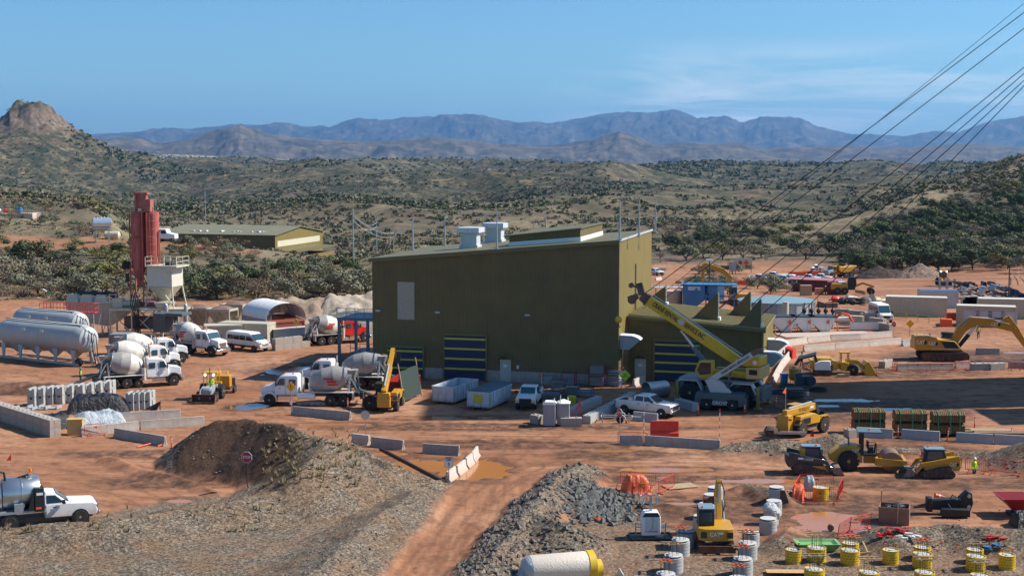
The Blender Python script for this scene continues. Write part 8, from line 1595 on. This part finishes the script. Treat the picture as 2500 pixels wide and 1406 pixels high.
for k, (px, py) in enumerate(((2298, 1350), (2336, 1352), (2288, 1362))): x, y, _ = G0(px, py); z = gh(x, y); tag(MB().cyl((0, 0, 0), (0, 0, .5), .012, n=5).box(-.07, .07, -.02, .02, .42, .52).build('survey_stake', orangep, None, (x, y, z)), ('left', 'right', 'nearest')[k] + ' orange capped stake on the small mound between columns', 'stake', 'orange capped stakes')
x, y, _ = G0(1590, 1318); t = thing('light_tower', 'white boxed light tower with folded lamp mast standing on a black tray', 'light tower', (x, y + .6, 0), R(2)); MB().box(-1.3, 1.35, -.75, .8, .02, .06).bar((-1.3, -.75, .1), (1.35, -.75, .1), .1).bar((-1.3, .8, .1), (1.35, .8, .1), .1).bar((-1.3, -.75, .1), (-1.3, .8, .1), .1).bar((1.35, -.75, .1), (1.35, .8, .1), .1).build('spill_tray', black, t)
MB().box(-.6, .6, -.45, .45, .25, 1.45).prism([(-.6, 1.45), (.6, 1.45), (.45, 1.75), (-.45, 1.75)], -.42, .42).build('cabinet', whitec, t, bevel=.04); MB().prism([(-.56, 1.47), (.56, 1.47), (.40, 1.72), (-.40, 1.72)], -.46, .44).build('hood', dark, t); MB().box(-.42, .42, -.475, -.455, .55, 1.35).build('door', mat('panel_white', (.62, .64, .66), .4), t); MB().box(-.42, .42, -.48, -.455, .5, .53).build('door_trim', dark, t); b = MB()
for s in (-1, 1): b.bar((s * .6, 0, .7), (s * .95, 0, .7), .06).bar((s * .95, 0, 0), (s * .95, 0, 1.0), .09).bar((s * .6, -.3, .95), (s * .95, 0, .95), .05)
b.build('outrigger', galv, t); MB().bar((0, 0, 1.6), (0, 0, 2.75), .16).bar((-.55, 0, 2.75), (.5, 0, 2.75), .08).build('mast', galv, t)
for q in (-.62, -.3, .35, .52): MB().bar((q, 0, 2.75), (q - (.2 if q < 0 else -.02), .1, 2.2), .2, .07).build('lamp', lgrey, t)
MB().tube([(-.05, -.3, 1.7), (.1, -.5, 1.4), (.08, -.52, .8), (-.15, -.5, .5)], .02).build('green_cable', MATS['green_strap'], t)
x, y, _ = G0(1362, 1422); t = thing('wrapped_vessel', 'big cream wrapped cylinder with a plastic covered end lying at the bottom edge', 'cylinder', (x, y + .2, 0), R(17)); MB().lathe((-1.7, 0, .85), (1, 0, .0), [(0, .80), (.04, .82), (3.4, .80)], 40).build('wrapping', mat('cream_wrap', (.72, .62, .50), .5, var=.06, scale=1.5, bump=.035), t); MB().lathe((1.7, 0, .86), (1, 0, 0), [(0, .80), (.02, .83), (.45, .82), (.46, .6)], 36).build('yellow_collar', ywrap, t)
MB().lathe((2.0, -.15, .62), (1, 0, 0), [(0, .55), (.55, .55), (.56, .01)], 28).build('yellow_cylinder', ywrap, t); MB().lathe((-1.68, 0, .85), (-1, 0, 0), [(0, .81), (.25, .70), (.45, .45), (.5, .05)], 18).sphere((-2.0, .05, .6), .42, 12, 0, 1, .2, random.Random(5)).build('plastic_wrap', MATS['clear_wrap'], t)
x, y, _ = G0(1500, 1410); tag(MB().lathe((0, 0, .1), (.8, 0, .5), [(0, .06), (.25, .12), (.5, .28), (.52, .2)], 14).box(-1.1, 0, -.1, .1, 0, .08).build('plastic_roll', MATS['clear_wrap'], None, (x, y, 0)), 'clear plastic trumpet shaped roll right of the cream cylinder', 'plastic')
x, y, _ = G0(2320, 1262); t = thing('hydraulic_breaker', 'black hydraulic breaker lying on the ground with curved hoses and a cone on it', 'breaker', (x, y + .9, 0), R(-4)); MB().prism([(-1.2, .35), (.8, .3), (.9, 1.0), (.5, 1.15), (-1.1, .95)], -.3, .3).box(-1.35, -1.0, -.38, .38, .2, 1.15).box(-.6, 1.3, -1.25, -.75, .1, .62).build('body', black, t, bevel=.04); MB().cyl((-2.2, 0, .45), (-1.2, 0, .6), .1, .16).build('chisel', dark, t); MB().prism([(.8, .2), (1.5, .2), (1.7, .8), (1.6, 1.55), (1.3, 1.65), (.8, 1.15)], -.35, .35).build('bracket', black, t, bevel=.04)
for z in (1.35, .6): MB().cyl((1.4, -.42, z), (1.4, .42, z), .13).build('pin', galv, t)
MB().tube([(.8, -.5, 1.1), (.2, -.7, 1.5), (-.1, -.9, .9), (.3, -1.3, .2)], .04).build('hose', black, t)
x2, y2 = x - .5, y + .9; cn = thing('traffic_cone', 'orange and white cone lying on top of the black breaker', 'cone', (x2, y2, 1.12), R(0)); MB().lathe((-.3, 0, .16), (1, 0, -.15), [(0, .2), (.02, .16), (.65, .04), (.66, .01)], 14).build('cone', orangep, cn); MB().lathe((-.04, 0, .125), (1, 0, -.15), [(0, .118), (.12, .10)], 14).build('reflective_band', signw, cn)
x, y, _ = G0(2490, 1262); t = thing('red_hopper', 'dark red steel hopper cut by the right edge', 'hopper', (x + .3, y + .6, 0), 0); MB().rings([[(sx * a, sy * a * .7, z) for sx, sy in ((-1, -1), (1, -1), (1, 1), (-1, 1))] for a, z in ((.45, .2), (1.65, 1.35), (1.55, 1.35), (.5, .4))]).build('bin', mat('dark_red_paint', (.30, .012, .015), .4, var=.15), t); MB().box(-.9, 1.5, -.5, .5, 0, .25).build('base', black, t); MB().box(.3, 1.5, -.6, .6, 1.36, 1.5).build('cover_board', lgrey, t)
x, y, _ = G0(2192, 1283); t = thing('plywood_crate', 'brown plywood box full of dark bags beside the leaning red fence', 'crate', (x, y + .9, 0), R(-18)); b = MB();
for q in (-1, 1): b.box(-.95, .95, q * .7 - .03, q * .7 + .03, 0, 1.15).box(q * .95 - .03, q * .95 + .03, -.7, .7, 0, 1.15)
b.build('wall', timberd, t); MB().bar((.25, -.78, .1), (.25, -.78, 1.65), .09).bar((-.9, .9, .1), (-.9, .9, 1.9), .09).build('stake', timber, t); MB().sphere((.2, 0, 1.0), .5, 12, 0, .6, .2, random.Random(1)).sphere((-.4, .1, .95), .35, 10, 0, .6, .2, random.Random(6)).build('bag', btarp, t)
simple('steel_plate', 'dark plate leaning beside the farthest right hand grey column', 'plate', 1912, 1236, lambda b: b.prism([(0, 0), (.5, -.1), (.1, 1.1), (-.9, 1.25)], .1, .16), mat('brown_plate', (.10, .06, .04), .7), R(-20), G0)
simple('fallen_drum', 'small brown drum lid standing in the mud pool', 'drum', 2028, 1296, lambda b: b.lathe((0, 0, .22), (.3, 1, 0), [(0, .2), (.02, .22), (.3, .22), (.31, .01)], 18), timberd)
simple('channel_beam', 'pale steel channel lying before the lowered telehandler', 'beam', 1910, 1073, lambda b: b.box(-2.0, 2.0, -.12, .12, .5, .72), galv, R(-4)); simple('boulder', 'dark boulder on the pale channel before the telehandler', 'rock', 1881, 1074, lambda b: b.sphere((0, 0, .8), .62, 10, 0, .75, .14, random.Random(9)), mat('boulder_brown', (.10, .07, .055), .9, var=.4, bump=.1))
for px, py, lb, H in ((1983, 1085, 'pinkish red flag on a thin wire above the soil heap', 1.2),): x, y, z = G(px, py); t = thing('marker_flag', lb, 'flag', (x, y, z)); MB().cyl((0, 0, 0), (0, 0, H), .015, n=5).build('wire', dark, t); MB().prism([(0, H), (-.2, H - .5), (.15, H - .55)], -.01, .01).build('flag', redp, t)
b = MB(); A = G0(930, 1125); Bq = G0(1085, 1182); o = b.cyl((A[0], A[1], .95), (Bq[0], Bq[1], .15), .16, n=16).build('rusty_pipe', mat('dark_rust_pipe', (.045, .025, .018), .7)); tag(o, 'dark rusty pipe lying along the gravel bank above the orange puddle', 'pipe')
# ------------------------------------------------------------------ heaps, water, loose rock, plants
def pile(name, label, pts, k, m, gp=True, nz=.35, base=0.0, res=.35, Yh=None, seed=1):
 P = [(*(Pz(a, b, h) if Yh is None else at(a, b, Yh)[:2]), h) for a, b, h in pts]
 x0 = min(p[0] - p[2] / k for p in P) - 1; x1 = max(p[0] + p[2] / k for p in P) + 1; y0 = min(p[1] - p[2] / k for p in P) - 1; y1 = max(p[1] + p[2] / k for p in P) + 1
 res = max(res, (x1 - x0) / 160); X, Y = np.meshgrid(np.arange(x0, x1, res), np.arange(y0, y1, res))
 r = ridge(X, Y, P, k) + nz * fbm(X * .5, Y * .5, seed, 5, .6); g = gz(X, Y, False); Z = (g if base is None else 0) + np.maximum(r, -.6); Z = np.maximum(Z, g - .5)
 cx, cy = (x0 + x1) / 2, (y0 + y1) / 2; o = grid_mesh(name, X - cx, Y - cy, Z, {}, m); o.location = (cx, cy, 0); return tag(o, label, 'heap')
sand = mat('sand', (.36, .26, .18), .95, var=.25, scale=.5, bump=.12, stain=((.20, .14, .10), .3)); sandg = mat('grey_aggregate', (.30, .26, .21), .95, var=.4, scale=1.5, bump=.15)
pile('sand_heap', 'rippled tan sand heap behind the fabric shelter', [(655, 742, 2.6), (700, 726, 3.8), (745, 722, 4.0), (790, 722, 4.0)], .62, sand, nz=1.2, seed=4)
pile('sand_heap', 'pale sand heap between the shelter and the tall building', [(800, 722, 4.0), (850, 712, 4.6), (915, 710, 4.6)], .6, mat('pale_sand', (.46, .37, .28), .95, var=.2, scale=.5, bump=.12), nz=1.1, seed=8)
pile('gravel_heap', 'grey gravel heap behind the red mixer cab', [(815, 760, 2.6), (880, 755, 3.2), (960, 758, 3)], .5, sandg, nz=.4, seed=9)
pile('gravel_heap', 'brown gravel heap behind the feed hoppers', [(430, 742, 2.5), (470, 745, 2.2), (520, 760, 1.6)], .6, MATS['brown_gravel'], nz=.4, seed=10)
pile('earth_heap', 'dark brown earth heap beside the dump truck', [(2110, 668, 1.5), (2145, 656, 3.4), (2195, 668, 2)], .55, mat('dark_earth', (.085, .055, .04), .95, var=.5, scale=3, bump=.25), Yh=380, base=None, nz=.8)
pile('cobble_heap', 'tall heap of tan cobbles right of the dark earth heap', [(2215, 670, 2.6), (2245, 660, 3.9), (2275, 672, 2.2)], .6, mat('tan_cobble', (.42, .28, .20), .9, var=.75, scale=1.6, bump=.5), Yh=375, base=None, nz=.7)
bsm = mat('blue_grey_rock', (.175, .172, .155), .9, var=.35, scale=3, bump=.1)
def rocks(name, label, spots, m, kind='stuff', seed=5, cat=None):
 rnd = np.random.RandomState(seed); V = []; F = []; b0 = 0
 base = np.array([(1, 0, 0), (-1, 0, 0), (0, 1, 0), (0, -1, 0), (0, 0, 1), (0, 0, -1)], float); fc = [(0, 2, 4), (2, 1, 4), (1, 3, 4), (3, 0, 4), (2, 0, 5), (1, 2, 5), (3, 1, 5), (0, 3, 5)]
 for (x, y, s) in spots:
  a = rnd.rand() * 6.3; R3 = np.array([[math.cos(a), -math.sin(a), .3 * rnd.randn()], [math.sin(a), math.cos(a), .3 * rnd.randn()], [0, 0, 1]])
  V.append((base * (s * (.6 + .7 * rnd.rand(6, 1))) * np.array([1, .8, .6])) @ R3.T + np.array([x, y, 0])); F += [tuple(i + b0 for i in f) for f in fc]; b0 += 6
 V = np.concatenate(V); z = gz(np.array([q[0] for q in spots]), np.array([q[1] for q in spots])); V[:, 2] += np.repeat(z, 6) + np.repeat(np.array([q[2] for q in spots]) * .15, 6)
 me = bpy.data.meshes.new(name); me.from_pydata(V.tolist(), [], F); me.materials.append(m); o = bpy.data.objects.new(name, me); COL.objects.link(o); return tag(o, label, cat, kind=kind)
rs = np.random.RandomState(3)
def scatter(n, x0, x1, y0, y1, smin, smax, cond):
 out = []; px = rs.uniform(x0, x1, n); py = rs.uniform(y0, y1, n)
 for a, b in zip(px, py):
  x, y = Pz(a, b, .8)
  out.append((x, y, smin + (smax - smin) * rs.rand() ** 3.5))
 z = gz(np.array([o[0] for o in out]), np.array([o[1] for o in out]), False)
 return [o for o, q in zip(out, z) if cond(q)]
rockm = mat('mixed_stone', (.20, .165, .135), .95, var=.6, scale=.9);
s1 = scatter(7000, -50, 1180, 1020, 1440, .03, .15, lambda q: q > .35) + scatter(5200, 1120, 1520, 1110, 1430, .05, .34, lambda q: q > .3) + scatter(2600, 1740, 2560, 1040, 1330, .04, .20, lambda q: q > .35) + scatter(2200, 1150, 2560, 1180, 1430, .03, .09, lambda q: True)
rocks('loose_stones', None, s1, rockm)
s2 = [(x + rs.randn() * 1.1, y + rs.randn() * 1.0, .12 + .38 * rs.rand() ** 2) for x, y in [Pz(1455 + rs.uniform(-30, 40), 1205 + rs.uniform(-25, 32), .8) for _ in range(900)]]
pile('boulder_heap', 'heap of blue grey broken rock left of the orange tarpaulin', [(1435, 1200, .5), (1455, 1190, .9), (1488, 1215, .4)], .6, bsm, nz=.4, res=.2); rocks('broken_rock', None, s2, bsm, seed=8)
def water_mat(n, rgb, rough):
 m, nt, bs = newmat(n); bs.inputs['Base Color'].default_value = (*rgb, 1); bs.inputs['Roughness'].default_value = rough; bs.inputs['Specular IOR Level'].default_value = .5
 pos = nn(nt, 'ShaderNodeNewGeometry').outputs['Position']; b = nn(nt, 'ShaderNodeBump'); b.inputs['Strength'].default_value = .12; b.inputs['Distance'].default_value = .05; nt.links.new(noise(nt, pos, 2.5, 3, .5), b.inputs['Height']); nt.links.new(b.outputs[0], bs.inputs['Normal']); return m
wm = water_mat('muddy_water', (.42, .17, .055), .10); wc = water_mat('still_water', (.10, .06, .04), .02)
for i, (px, py, rx, ry, mm) in enumerate(PUD):
 cx, cy = Pz(px, py, 0); me = bpy.data.meshes.new('puddle'); me.from_pydata([(cx + 1.45 * rx * math.cos(a), cy + 1.45 * ry * math.sin(a), -.028 - .0004 * i) for a in np.linspace(0, 2 * PI, 33)[:-1]], [], [tuple(range(32))]); me.materials.append(wc if mm else wm); o = bpy.data.objects.new('puddle', me); COL.objects.link(o); tag(o, kind='structure')
# plants -------------------------------------------------------------
def leafmat(n, a, b):
 m, nt, bs = newmat(n); oi = nn(nt, 'ShaderNodeObjectInfo').outputs['Random']; pos = nn(nt, 'ShaderNodeNewGeometry').outputs['Position']
 f = math_(nt, 'ADD', math_(nt, 'MULTIPLY', ramp(nt, noise(nt, pos, .9, 3, .6), [(.35, 0.0), (.65, 1.0)]), .6), math_(nt, 'MULTIPLY', oi, .4)); nt.links.new(mixc(nt, f, a, b), bs.inputs['Base Color']); bs.inputs['Roughness'].default_value = .9; bs.inputs['Specular IOR Level'].default_value = .1
 return m
LM = [leafmat('grey_green_leaves', (.10, .105, .066), (.22, .21, .14)), leafmat('dark_green_leaves', (.048, .066, .032), (.115, .135, .065)), leafmat('bare_brown_twigs', (.13, .095, .065), (.24, .185, .13)), leafmat('olive_leaves', (.11, .11, .04), (.24, .21, .085)), leafmat('straw_grass', (.30, .23, .11), (.48, .39, .21))]
barkm = mat('bark', (.10, .078, .06), .9, var=.3)
def crown_mesh(kind, seed, n, flat=.62, leaf=.30):
 rnd = np.random.RandomState(seed); k = 9; C = rnd.randn(k, 3) * np.array([.42, .42, .16]) + np.array([0, 0, .60]); C[:, 2] = np.clip(C[:, 2], .42, .85); rad = .20 + .16 * rnd.rand(k)
 V = []; F = []; d = rnd.randn(n, 3); d /= np.linalg.norm(d, axis=1)[:, None]; ci = rnd.randint(0, k, n); r = rad[ci] * (.55 + .5 * rnd.rand(n)); P = C[ci] + d * r[:, None] * np.array([1.15, 1.15, flat + .15]); P[:, 2] = np.maximum(P[:, 2], .12 + .2 * rnd.rand(n))
 a = rnd.randn(n, 3); a -= d * (a * d).sum(1)[:, None] * .7; a /= np.linalg.norm(a, axis=1)[:, None]; b = np.cross(d, a); s = leaf * (.10 + .22 * rnd.rand(n))[:, None]
 V = np.stack([P - a * s - b * s * .6, P + a * s - b * s * .5, P + a * s * .4 + b * s, P - a * s * .7 + b * s * .8], 1).reshape(-1, 3); F = [(4 * i, 4 * i + 1, 4 * i + 2, 4 * i + 3) for i in range(n)]
 me = bpy.data.meshes.new('crown'); me.from_pydata(V.tolist(), [], F); me.materials.append(LM[kind]); return me
def trunk_mesh(seed):
 rnd = random.Random(seed); b = MB(); b.tube([(0, 0, -.06), (.03, 0, .14), (.02, .02, .3)], .035, 6)
 for k in range(6): a = k * 1.05 + rnd.random(); b.cyl((.01, .0, .12 + .03 * k), (.38 * math.cos(a), .38 * math.sin(a), .55 + .2 * rnd.random()), .020, .007, 5)
 o = b.build('trunk', barkm); me = o.data; bpy.data.objects.remove(o); return me
KN = ['mesquite_tree', 'juniper_tree', 'bare_bush', 'olive_bush']; KL = ['grey green mesquite tree', 'dark green juniper tree', 'leafless brown bush', 'olive green bush']
CM = [[crown_mesh(k, 10 * k + s, (1900, 2000, 1000, 1500)[k], leaf=(.145, .15, .10, .15)[k]) for s in range(4)] for k in range(4)]; TM = [trunk_mesh(s) for s in range(4)]
spots = []
def put_trees(n, x0, x1, y0, y1, where, wts, smin, smax, seed, cond=None):
 r_ = random.Random(seed); c_ = 0; tries = 0
 while c_ < n and tries < n * 12:
  tries += 1; px = r_.uniform(x0, x1); py = r_.uniform(y0, y1)
  if cond and not cond(px, py): continue
  x, y, z = G(px, py)
  if y > 1500: continue
  s = r_.uniform(smin, smax)
  if any((x - a) ** 2 + (y - b) ** 2 < (.22 * (s + q)) ** 2 * 4 * .55 for a, b, q, *_ in spots): continue
  k = r_.choices(range(4), wts)[0]; spots.append((x, y, s, z, k, where, r_.random(), px, py)); c_ += 1
put_trees(62, -30, 900, 628, 735, 'on the slope behind the concrete plant', (5, 2, 3, 2), 3.5, 7.0, 1, lambda a, b: b > 645 + (a > 380) * 22)
put_trees(26, -30, 620, 605, 640, 'along the terrace edge behind the red silo', (3, 1, 4, 2), 2.5, 5.0, 2)
put_trees(26, -30, 330, 478, 580, 'on the grassy hill at upper left', (3, 1, 5, 1), 3, 5.5, 3)
put_trees(40, 1610, 2120, 560, 640, 'on the hillside behind the far yard', (4, 4, 3, 1), 4.5, 8.5, 4)
put_trees(150, 2060, 2540, 436, 668, 'on the steep hillside at right', (4, 6, 2, 1), 4.5, 8, 5, lambda a, b: b > 438 + (2500 - a) * .34)
put_trees(12, 1690, 1930, 690, 722, 'on the bank before the far car park', (4, 0, 3, 1), 2.5, 4.5, 6); put_trees(5, 1700, 1790, 668, 690, 'in the middle of the far yard', (4, 0, 2, 1), 3, 5, 7)
protos = {}
for (x, y, s, z, k, where, q, px, py) in spots:
 v = int(q * 3.99); size = 'small' if s < 4.4 else 'broad' if s > 6.4 else 'medium'; lab = f"{size} {KL[k]} {where}"
 t = thing(KN[k], lab, 'bush' if k > 1 else 'tree', (x, y, z - .1), q * 6.3, lab); t.scale = (s * (.9 + .25 * q), s * (1.1 - .2 * q), s * (.72 if k != 1 else .85))
 for nm, me in (('crown', CM[k][v]), ('trunk', TM[v])): o = bpy.data.objects.new(nm, me); COL.objects.link(o); o.parent = t
def scrub(name, n, y0, y1, leaf_n, seed, kinds, smin, smax, u0=-500, u1=3000, cond=None):
 r_ = np.random.RandomState(seed); u = r_.uniform(u0, u1, n); Y = y0 * (y1 / y0) ** r_.rand(n); X = (u - 1250) / FPX * Y; Z = gz(X, Y, False)
 dens = fbm(X / (Y * .12), Y / (Y.mean() * .16), seed, 3) + .25 * fbm(X / 30, Y / 30, seed + 1, 3); keep = dens > r_.uniform(-.4, .42, n)
 if cond is not None: keep &= cond(u, X, Y)
 X, Y, Z = X[keep], Y[keep], Z[keep]; m = len(X); s = smin + (smax - smin) * r_.rand(m) ** 1.5
 ki = r_.choice(len(kinds), m, p=np.array([w for _, w in kinds], float) / sum(w for _, w in kinds))
 for q, (kk, _) in enumerate(kinds):
  I = np.nonzero(ki == q)[0]
  if not len(I): continue
  d = r_.randn(len(I), leaf_n, 3); d /= np.linalg.norm(d, axis=2)[..., None]; rr = (.35 + .65 * r_.rand(len(I), leaf_n, 1)) * s[I][:, None, None]
  P = d * rr * np.array([.52, .52, .34]); P[..., 2] = np.abs(P[..., 2]) + .08 * s[I][:, None]; P += np.stack([X[I], Y[I], Z[I]], -1)[:, None]
  a = r_.randn(len(I), leaf_n, 3); a /= np.linalg.norm(a, axis=2)[..., None]; b = np.cross(d, a); w_ = (s[I][:, None, None] * (.9 / math.sqrt(leaf_n)))
  V = np.stack([P - a * w_, P + a * w_ * .8 - b * w_ * .5, P + b * w_], 2).reshape(-1, 3).astype(np.float32); nf = len(V) // 3
  me = bpy.data.meshes.new(name); me.vertices.add(len(V)); me.vertices.foreach_set('co', V.ravel()); me.loops.add(len(V)); me.loops.foreach_set('vertex_index', np.arange(len(V), dtype=np.int32)); me.polygons.add(nf); me.polygons.foreach_set('loop_start', np.arange(nf, dtype=np.int32) * 3); me.update(calc_edges=True); me.materials.append(LM[kk])
  o = bpy.data.objects.new(name, me); COL.objects.link(o); tag(o, kind='stuff')
K4 = [(0, 5), (1, 3), (2, 3), (3, 1)]
back = lambda u, X, Y: ~((u > 1380) & (Y < 458)) & ~((u < 700) & (np.abs(Y - 330) < 9)) & ~((np.abs(X + 92) < 28) & (Y > 425) & (Y < 495)) & ~((np.abs(X + 78) < 14) & (Y > 395) & (Y < 450))
scrub('low_scrub', 7000, 240, 460, 26, 21, K4, .7, 2.6, cond=back)
scrub('valley_scrub', 21000, 455, 1000, 22, 22, K4, 2.0, 5.5, cond=lambda u, X, Y: ~((np.abs(X + 92) < 28) & (Y < 495)))
scrub('hill_scrub', 46000, 900, 2600, 12, 23, [(0, 4), (1, 5), (2, 1)], 3.0, 7.5)
scrub('distant_scrub', 52000, 2400, 7500, 7, 24, [(0, 3), (1, 6)], 5, 13)
scrub('dry_grass', 9000, 237, 420, 9, 25, [(4, 1)], .4, .9, cond=back)
r_ = np.random.RandomState(6); V = []; F = []
for i in range(190):
 px, py = (r_.uniform(640, 880), r_.uniform(1050, 1190)) if i < 150 else (r_.uniform(0, 700), r_.uniform(1240, 1300)); x, y, z = G(px, py); h = r_.uniform(.2, .55)
 for j in range(16): a = r_.rand() * 6.3; q = .05 + .22 * r_.rand(); b0 = len(V); V += [(x + .03 * math.cos(a + 1.6), y + .03 * math.sin(a + 1.6), z), (x - .03 * math.cos(a + 1.6), y - .03 * math.sin(a + 1.6), z), (x + q * math.cos(a), y + q * math.sin(a), z + h * (.6 + .5 * r_.rand()))]; F.append((b0, b0 + 1, b0 + 2))
me = bpy.data.meshes.new('grass_tufts'); me.from_pydata(V, [], F); me.materials.append(LM[4]); o = bpy.data.objects.new('grass_tufts', me); COL.objects.link(o); tag(o, kind='stuff')
# ------------------------------------------------------------------ sun, sky, air
SUN_D = Vector((-1.06, -.17, -1.0)).normalized()
sd = bpy.data.lights.new('sun', 'SUN'); sd.energy = 5.0; sd.angle = R(.53); sd.color = (1.0, .955, .88)
so = bpy.data.objects.new('sun', sd); COL.objects.link(so); so.rotation_euler = SUN_D.to_track_quat('-Z', 'Y').to_euler()
w = bpy.data.worlds.new('World'); SC.world = w; w.use_nodes = True; nt = w.node_tree; bg = nt.nodes['Background']
sky = nt.nodes.new('ShaderNodeTexSky'); sky.sky_type = 'NISHITA'; sky.sun_disc = False
sky.sun_elevation = math.asin(-SUN_D.z); sky.sun_rotation = math.atan2(-SUN_D.x, -SUN_D.y); sky.altitude = 1400; sky.air_density = 1.0; sky.dust_density = 2.2; sky.ozone_density = 2.2
tc = nn(nt, 'ShaderNodeTexCoord').outputs['Generated']
mp = nn(nt, 'ShaderNodeMapping'); mp.inputs['Scale'].default_value = (3.2, 3.2, 26); mp.inputs['Rotation'].default_value = (0, R(-5), 0); nt.links.new(tc, mp.inputs[0])
n = noise(nt, mp.outputs[0], 1.6, 9, .62, .8)
sep = nn(nt, 'ShaderNodeSeparateXYZ'); nt.links.new(tc, sep.inputs[0])
def rng(src, a, b, c=0.0, d=1.0):
 r_ = nn(nt, 'ShaderNodeMapRange', interpolation_type='SMOOTHSTEP'); nt.links.new(src, r_.inputs[0])
 for i, v in enumerate((a, b, c, d)): r_.inputs[i + 1].default_value = v
 return r_.outputs[0]
msk = math_(nt, 'MULTIPLY', rng(sep.outputs[0], .0, .14), math_(nt, 'MULTIPLY', math_(nt, 'SUBTRACT', 1.0, rng(sep.outputs[2], .04, .085)), rng(sep.outputs[2], .0, .03)))
msk = math_(nt, 'MULTIPLY', msk, ramp(nt, n, [(.44, 0.0), (.68, .8)]))
skyc = mixc(nt, 1.0, sky.outputs[0], (.48, .75, .91), 'MULTIPLY')
c = mixc(nt, msk, skyc, (6.8, 7.0, 7.2))
nt.links.new(c, bg.inputs[0]); bg.inputs[1].default_value = .112
hz = MB().box(-19000, 19000, -30, 34000, -262, 1000)
m = bpy.data.materials.new('air'); m.use_nodes = True; t = m.node_tree; t.nodes.remove(t.nodes['Principled BSDF'])
pv = t.nodes.new('ShaderNodeVolumePrincipled'); pv.inputs['Color'].default_value = (.25, .54, 1.0, 1); pv.inputs['Density'].default_value = 3.1e-5; pv.inputs['Anisotropy'].default_value = .2
t.links.new(pv.outputs[0], t.nodes['Material Output'].inputs['Volume'])
ho = hz.build('haze', m, flat=True); tag(ho, kind='stuff')
SC.view_settings.view_transform = 'Standard'; SC.view_settings.look = 'None'; SC.view_settings.exposure = .47; SC.view_settings.gamma = 1
SC.cycles.max_bounces = 5; SC.cycles.volume_bounces = 0; SC.cycles.diffuse_bounces = 2; SC.cycles.glossy_bounces = 2; SC.cycles.transmission_bounces = 3; SC.cycles.transparent_max_bounces = 6
SC.cycles.use_fast_gi = False
